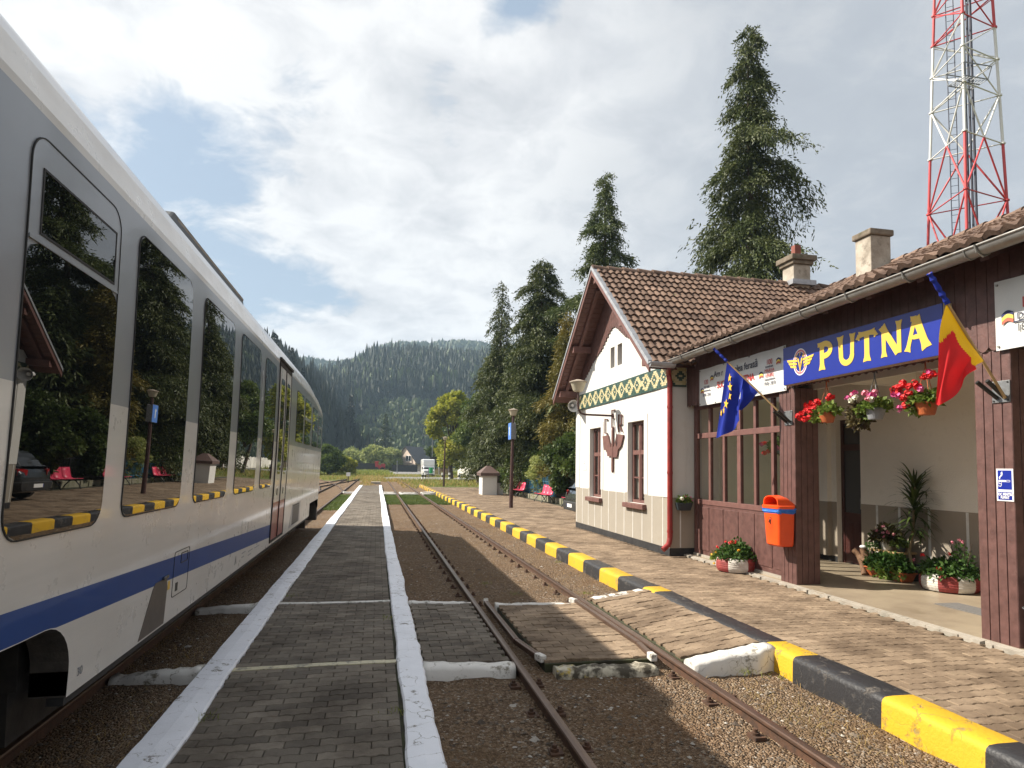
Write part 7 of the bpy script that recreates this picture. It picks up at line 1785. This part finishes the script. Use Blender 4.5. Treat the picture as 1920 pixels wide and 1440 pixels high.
# house and black fences
t = thing('house', 'small unplastered house with steep dark roof beyond the road', 'house', (11, 230, 0))
gx0, gx1, gy0, gy1, ez, pz = 7.4, 12.9, 226, 236, 3.6, 8.6
q = MB(); hc = (gx0+gx1)/2 - .6
m_ = [(gx0, gy0), (gx1, gy0)]
q.add([(gx0, 231, 0), (gx1, 223.6, 0), (gx1, 223.6, 3.2), (9.6, 227.8, 8.3), (gx0, 231, 5.6)], [(0, 1, 2, 3, 4)]); q.add([(gx1, 223.6, 0), (19, 238, 0), (19, 238, 3.2), (gx1, 223.6, 3.2)], [(0, 1, 2, 3)]); q.build('wall', housewall, t)
q = MB()
def slab(P, h=.25): q.hexa([(a, b_, c-h) for a, b_, c in P] + [tuple(p) for p in P])
slab([(13.6, 222.6, 2.7), (20.5, 238.5, 2.7), (16.5, 240, 8.8), (9.5, 227.2, 8.8)]); slab([(6.5, 231, 5.2), (9.5, 227.2, 8.8), (16.5, 240, 8.8), (13.5, 242, 5.2)]); q.build('roof', slate, t)
f_ = MB(); f_.hexa([(9.7, 227.2, 3.5), (11.5, 224.8, 3.5), (11.5, 225.2, 3.5), (9.7, 227.6, 3.5), (9.7, 227.2, 5.5), (11.5, 224.8, 5.5), (11.5, 225.2, 5.5), (9.7, 227.6, 5.5)]); w = f_.build('window', signwhite, t); q = MB(); [q.add([(a, 227.15-(a-9.7)*1.333-.05, 3.65), (a+.65, 227.15-(a+.65-9.7)*1.333-.05, 3.65), (a+.65, 227.15-(a+.65-9.7)*1.333-.05, 5.35), (a, 227.15-(a-9.7)*1.333-.05, 5.35)], [(0, 1, 2, 3)]) for a in (9.85, 10.7)]; q.build('pane', cg, w)
q = MB(); q.hexa([(9.5, 226.6, 2.9), (11.7, 223.7, 2.9), (11.7, 224.4, 2.9), (9.5, 227.3, 2.9), (9.5, 226.6, 3.4), (11.7, 223.7, 3.4), (11.7, 224.4, 3.4), (9.5, 227.3, 3.4)]); q.build('balcony', housewall, t)
def panel_fence(label, x0, x1, y, h, n):
    t = thing('panel_fence', label, 'fence', ((x0+x1)/2, y, 0), 'black panel fences before the house'); q = MB(); w = (x1-x0)/n
    for i in range(n): q.box(x0+i*w+.03, x0+(i+1)*w-.03, y, y+.06, .1, h+.05*math.sin(i*2))
    q.build('panel', black, t); q = MB()
    for i in range(n+1): q.box(x0+i*w-.05, x0+i*w+.05, y-.04, y+.1, 0, h+.1)
    q.build('post', black, t)
panel_fence('long black panel fence left of the red machine', -8.6, -.5, 200, 2.5, 6)
panel_fence('black panel fence in front of the unplastered house', 4.4, 11.6, 190, 2.1, 5)
t = thing('farm_machine', 'red farm machine parked between the two black fences', 'machine', (.8, 199, 0)); q = MB(); q.box(-.5, 1.4, 198.5, 200, .8, 2.0); q.box(-.6, .4, 198.6, 199.8, 1.9, 3.0); q.box(1.2, 2.4, 198.8, 199.6, .9, 2.4); q.bar((-.8, 199, 2.9), (.6, 199, 3.1), .2); q.build('body', redmach, t, .05)
for x in (-.2, 1.6): q = MB(); q.cyl((x, 198.2, .7), (x, 198.5, .7), .7, n=18); q.build('wheel', rubber, t)
t = thing('utility_pole', 'plain grey pole standing before the second black fence', 'pole', (5.0, 165, 0)); q = MB(); q.cyl((5.0, 165, 0), (5.0, 165, 3.0), .12, n=8); q.build('pole', galv, t); q = MB(); q.box(4.75, 5.25, 164.9, 165.1, 2.9, 3.1); q.build('cap', galv, t)
for lab, x, y, h, rx, sd, mt in (('big rounded pale willow bush behind the left black fence', -8.6, 226, 7.2, 5.2, 31, lf_wil), ('middle pale willow bush, tallest above the red machine', -.6, 216, 8.0, 5.0, 32, lf_wil), ('small pale willow bush touching the house gable', 4.9, 228, 7.6, 3.6, 33, lf_wil)):
    broadleaf('willow_bush', lab, (x, y, 0), h, rx, mt, sd, 44, 260, (.9, .4), .1, cat='shrub', group='pale willow bushes beyond the fences')
broadleaf('shrub', 'autumn-tinged shrub just right of the railcar nose', (-8.0, 110, 0), 5.2, 2.6, lf_mid, 34, 34, 260, (.45, .3), .08, cat='shrub')
broadleaf('shrub', 'yellowing low shrub right beside the railcar nose shrub', (-5.6, 118, 0), 3.6, 1.9, lf_yel, 35, 26, 220, (.4, .28), .06, cat='shrub')
broadleaf('shrub', 'green bush mostly hidden by the railcar nose', (-12, 112, 0), 5.6, 3.4, lf_mid, 36, 34, 240, (.5, .34), .08, cat='shrub')

# ---- forests: star-shaped tiers of ragged skirts, thousands at once
def cone_template(seed, tiers=6, pts=9):
    r = np.random.default_rng(seed); V = []; F = []; o = 0
    for k in range(tiers):
        z1 = 1 - .80*k/tiers; z0 = z1 - .26 - .05*k/tiers; rad = .10 + .90*(k+1)/tiers
        V.append((0, 0, min(1, z1+.04)))
        for i in range(pts):
            a = 2*PI*(i+.5*(k % 2))/pts + r.normal()*.12; q = rad*(1.05 if i % 2 else .55)*r.uniform(.8, 1.15); V.append((q*math.cos(a), q*math.sin(a), z0 + (.0 if i % 2 else .07) + r.normal()*.015))
        F += [(o, o+1+i, o+1+(i+1) % pts) for i in range(pts)]; o += pts+1
    return np.array(V), np.array(F)
def round_template(seed):
    r = np.random.default_rng(seed); V = []; F = []
    n = 46; P = r.normal(size=(n, 3)); P /= np.linalg.norm(P, axis=1, keepdims=True); P *= r.uniform(.6, 1.05, (n, 1))
    P[:, 2] = .55 + .45*P[:, 2]
    for p in P:
        d = r.normal(size=3); u = np.cross(p-[0, 0, .5], d); u /= np.linalg.norm(u)+1e-9; v = np.cross(u, p-[0, 0, .5]); v /= np.linalg.norm(v)+1e-9; s = r.uniform(.28, .5); o = len(V)
        V += [tuple(p-u*s), tuple(p-v*s*.7), tuple(p+u*s)]; F.append((o, o+1, o+2)); V.append(tuple(p+v*s*.7)); F.append((o, o+2, o+3))
    return np.array(V), np.array(F)
CT = [cone_template(i) for i in range(5)]; RT = [round_template(i) for i in range(4)]
def forest(name, X, Y, H, Wd, temps, mat, label, seed, cat='forest'):
    r = np.random.default_rng(seed); Vs = []; Fs = []; Cs = []; off = 0; which = r.integers(0, len(temps), len(X)); Z = land(X, Y)
    for k, (tv, tf) in enumerate(temps):
        s = which == k; n = s.sum()
        if n == 0: continue
        a = r.uniform(0, 6.28, n)[:, None]; x = tv[None, :, 0]*Wd[s][:, None]; y = tv[None, :, 1]*Wd[s][:, None]
        V = np.stack([x*np.cos(a)-y*np.sin(a)+X[s][:, None], x*np.sin(a)+y*np.cos(a)+Y[s][:, None], tv[None, :, 2]*H[s][:, None]+Z[s][:, None]-.3], -1)
        Fs.append((tf[None]+(off+len(tv)*np.arange(n))[:, None, None]).reshape(-1, 3)); Vs.append(V.reshape(-1, 3)); off += n*len(tv); Cs.append(np.clip(np.repeat(r.uniform(0, 1, n), len(tf))*.75 + r.uniform(0, .25, n*len(tf)), 0, 1))
    return stuff(tag(np_mesh(name, np.concatenate(Vs), np.concatenate(Fs), mat, np.concatenate(Cs)), label, cat))
r = np.random.default_rng(77)
def scatter(n, x0, x1, y0, y1, cond):
    x = r.uniform(x0, x1, n); y = r.uniform(y0, y1, n); k = cond(x, y); return x[k], y[k]
fan = lambda x, y: (x/y > -.32) & (x/y < .62)
# upper forest on the near ridge; the clear-felled slope lies below its edge
edge = lambda x: 452 + 16*np.sin(x/17.) + 10*np.sin(x/7.3+1) - 1.0*np.clip(-x, 0, 100)*.9
X, Y = scatter(9500, -240, 420, 360, 700, lambda x, y: fan(x, y) & (y > edge(x)))
H = r.uniform(17, 26, len(X))*(1+.25*(r.uniform(size=len(X)) > .94)); forest('forest', X, Y, H, H*r.uniform(.16, .24, len(X)), CT, forest_m, 'dense dark spruce forest covering the upper part of the hill', 1)
X, Y = scatter(420, -160, 300, 440, 640, lambda x, y: fan(x, y) & (y > edge(x)))
H = r.uniform(14, 20, len(X)); forest('forest', X, Y, H, H*.28, RT, young_m, 'paler broadleaf crowns mixed among the hill spruces', 2)
# young growth on the clear-felled slope
X, Y = scatter(3200, -60, 300, 290, 470, lambda x, y: fan(x, y) & (y < edge(x)+8))
H = r.uniform(2.5, 6.5, len(X)); forest('young_trees', X, Y, H, H*r.uniform(.35, .55, len(X)), RT, young_m, 'light green young growth on the clear-felled slope', 3)
X, Y = scatter(900, -60, 300, 290, 460, lambda x, y: fan(x, y) & (y < edge(x)))
H = r.uniform(4, 10, len(X)); forest('young_trees', X, Y, H, H*.2, CT, forest_m, 'small dark spruces scattered over the clear-felled slope', 4)
# far ridge
X, Y = scatter(2600, -420, 500, 900, 1180, lambda x, y: (x/y > -.3) & (x/y < .3))
H = r.uniform(13, 19, len(X)); forest('forest', X, Y, H, H*.42, RT, farhill_m, 'hazy pale green woods on the farthest ridge', 5)
# dense spruce stand left of the track
X, Y = scatter(640, -95, 2, 268, 365, lambda x, y: (x < -3 - .10*(y-268)) & (x/y > -.34))
H = r.uniform(22, 31, len(X))*np.clip(1-(X+26)/46., .55, 1); forest('forest', X, Y, H, H*r.uniform(.16, .21, len(X)), CT, stand_m, 'dark dense spruce stand at the foot of the hill left of the track', 6)
for lab, x, y, h in (('tall spruce top showing above the railcar roof, leftmost', -29.2, 190, 26), ('second slender spruce showing above the railcar roof', -25.9, 200, 22), ('spruce at the left shoulder of the dense stand, beside the railcar roof', -24.0, 214, 22), ('spruce with brownish top in the middle of the dense stand', -9.4, 226, 22.5), ('lone spruce at the right edge of the dense stand', 2.6, 232, 20)):
    k_ = 1.26; tz = 1.97 + (float({26: 39.35, 22: 37.1 if y == 200 else 33, 22.5: 26, 20: 20.5}[h])-1.97)*k_; x, y = x*k_, y*k_; z = float(land(x, y)); h = max(12, tz-z)
    conifer('spruce_tree', lab, (x, y, z-.3), h, 3.4, stand_m if x < 0 else con2, int(abs(x)*7), nl=110, dens=7, droop=.3, cards=(1.3, .5), power=.85)

# ---- air: one closed box of thin pale haze
me = MB(); me.box(-700, 1100, -60, 1500, -1.6, 250); hz = me.build('haze', [])
hm = bpy.data.materials.new('valley haze'); hm.use_nodes = True; nt = hm.node_tree; nt.nodes.clear()
ou = N(nt, 'ShaderNodeOutputMaterial'); pv = N(nt, 'ShaderNodeVolumePrincipled'); pv.inputs['Density'].default_value = .00029; pv.inputs['Color'].default_value = (.56, .77, 1, 1); pv.inputs['Anisotropy'].default_value = .1
nt.links.new(pv.outputs[0], ou.inputs['Volume']); hz.data.materials.append(hm); stuff(hz)
hz['label'] = 'thin bluish haze filling the valley air'; hz['category'] = 'haze'
for o in S.objects:
    if '_at' in o: del o['_at']
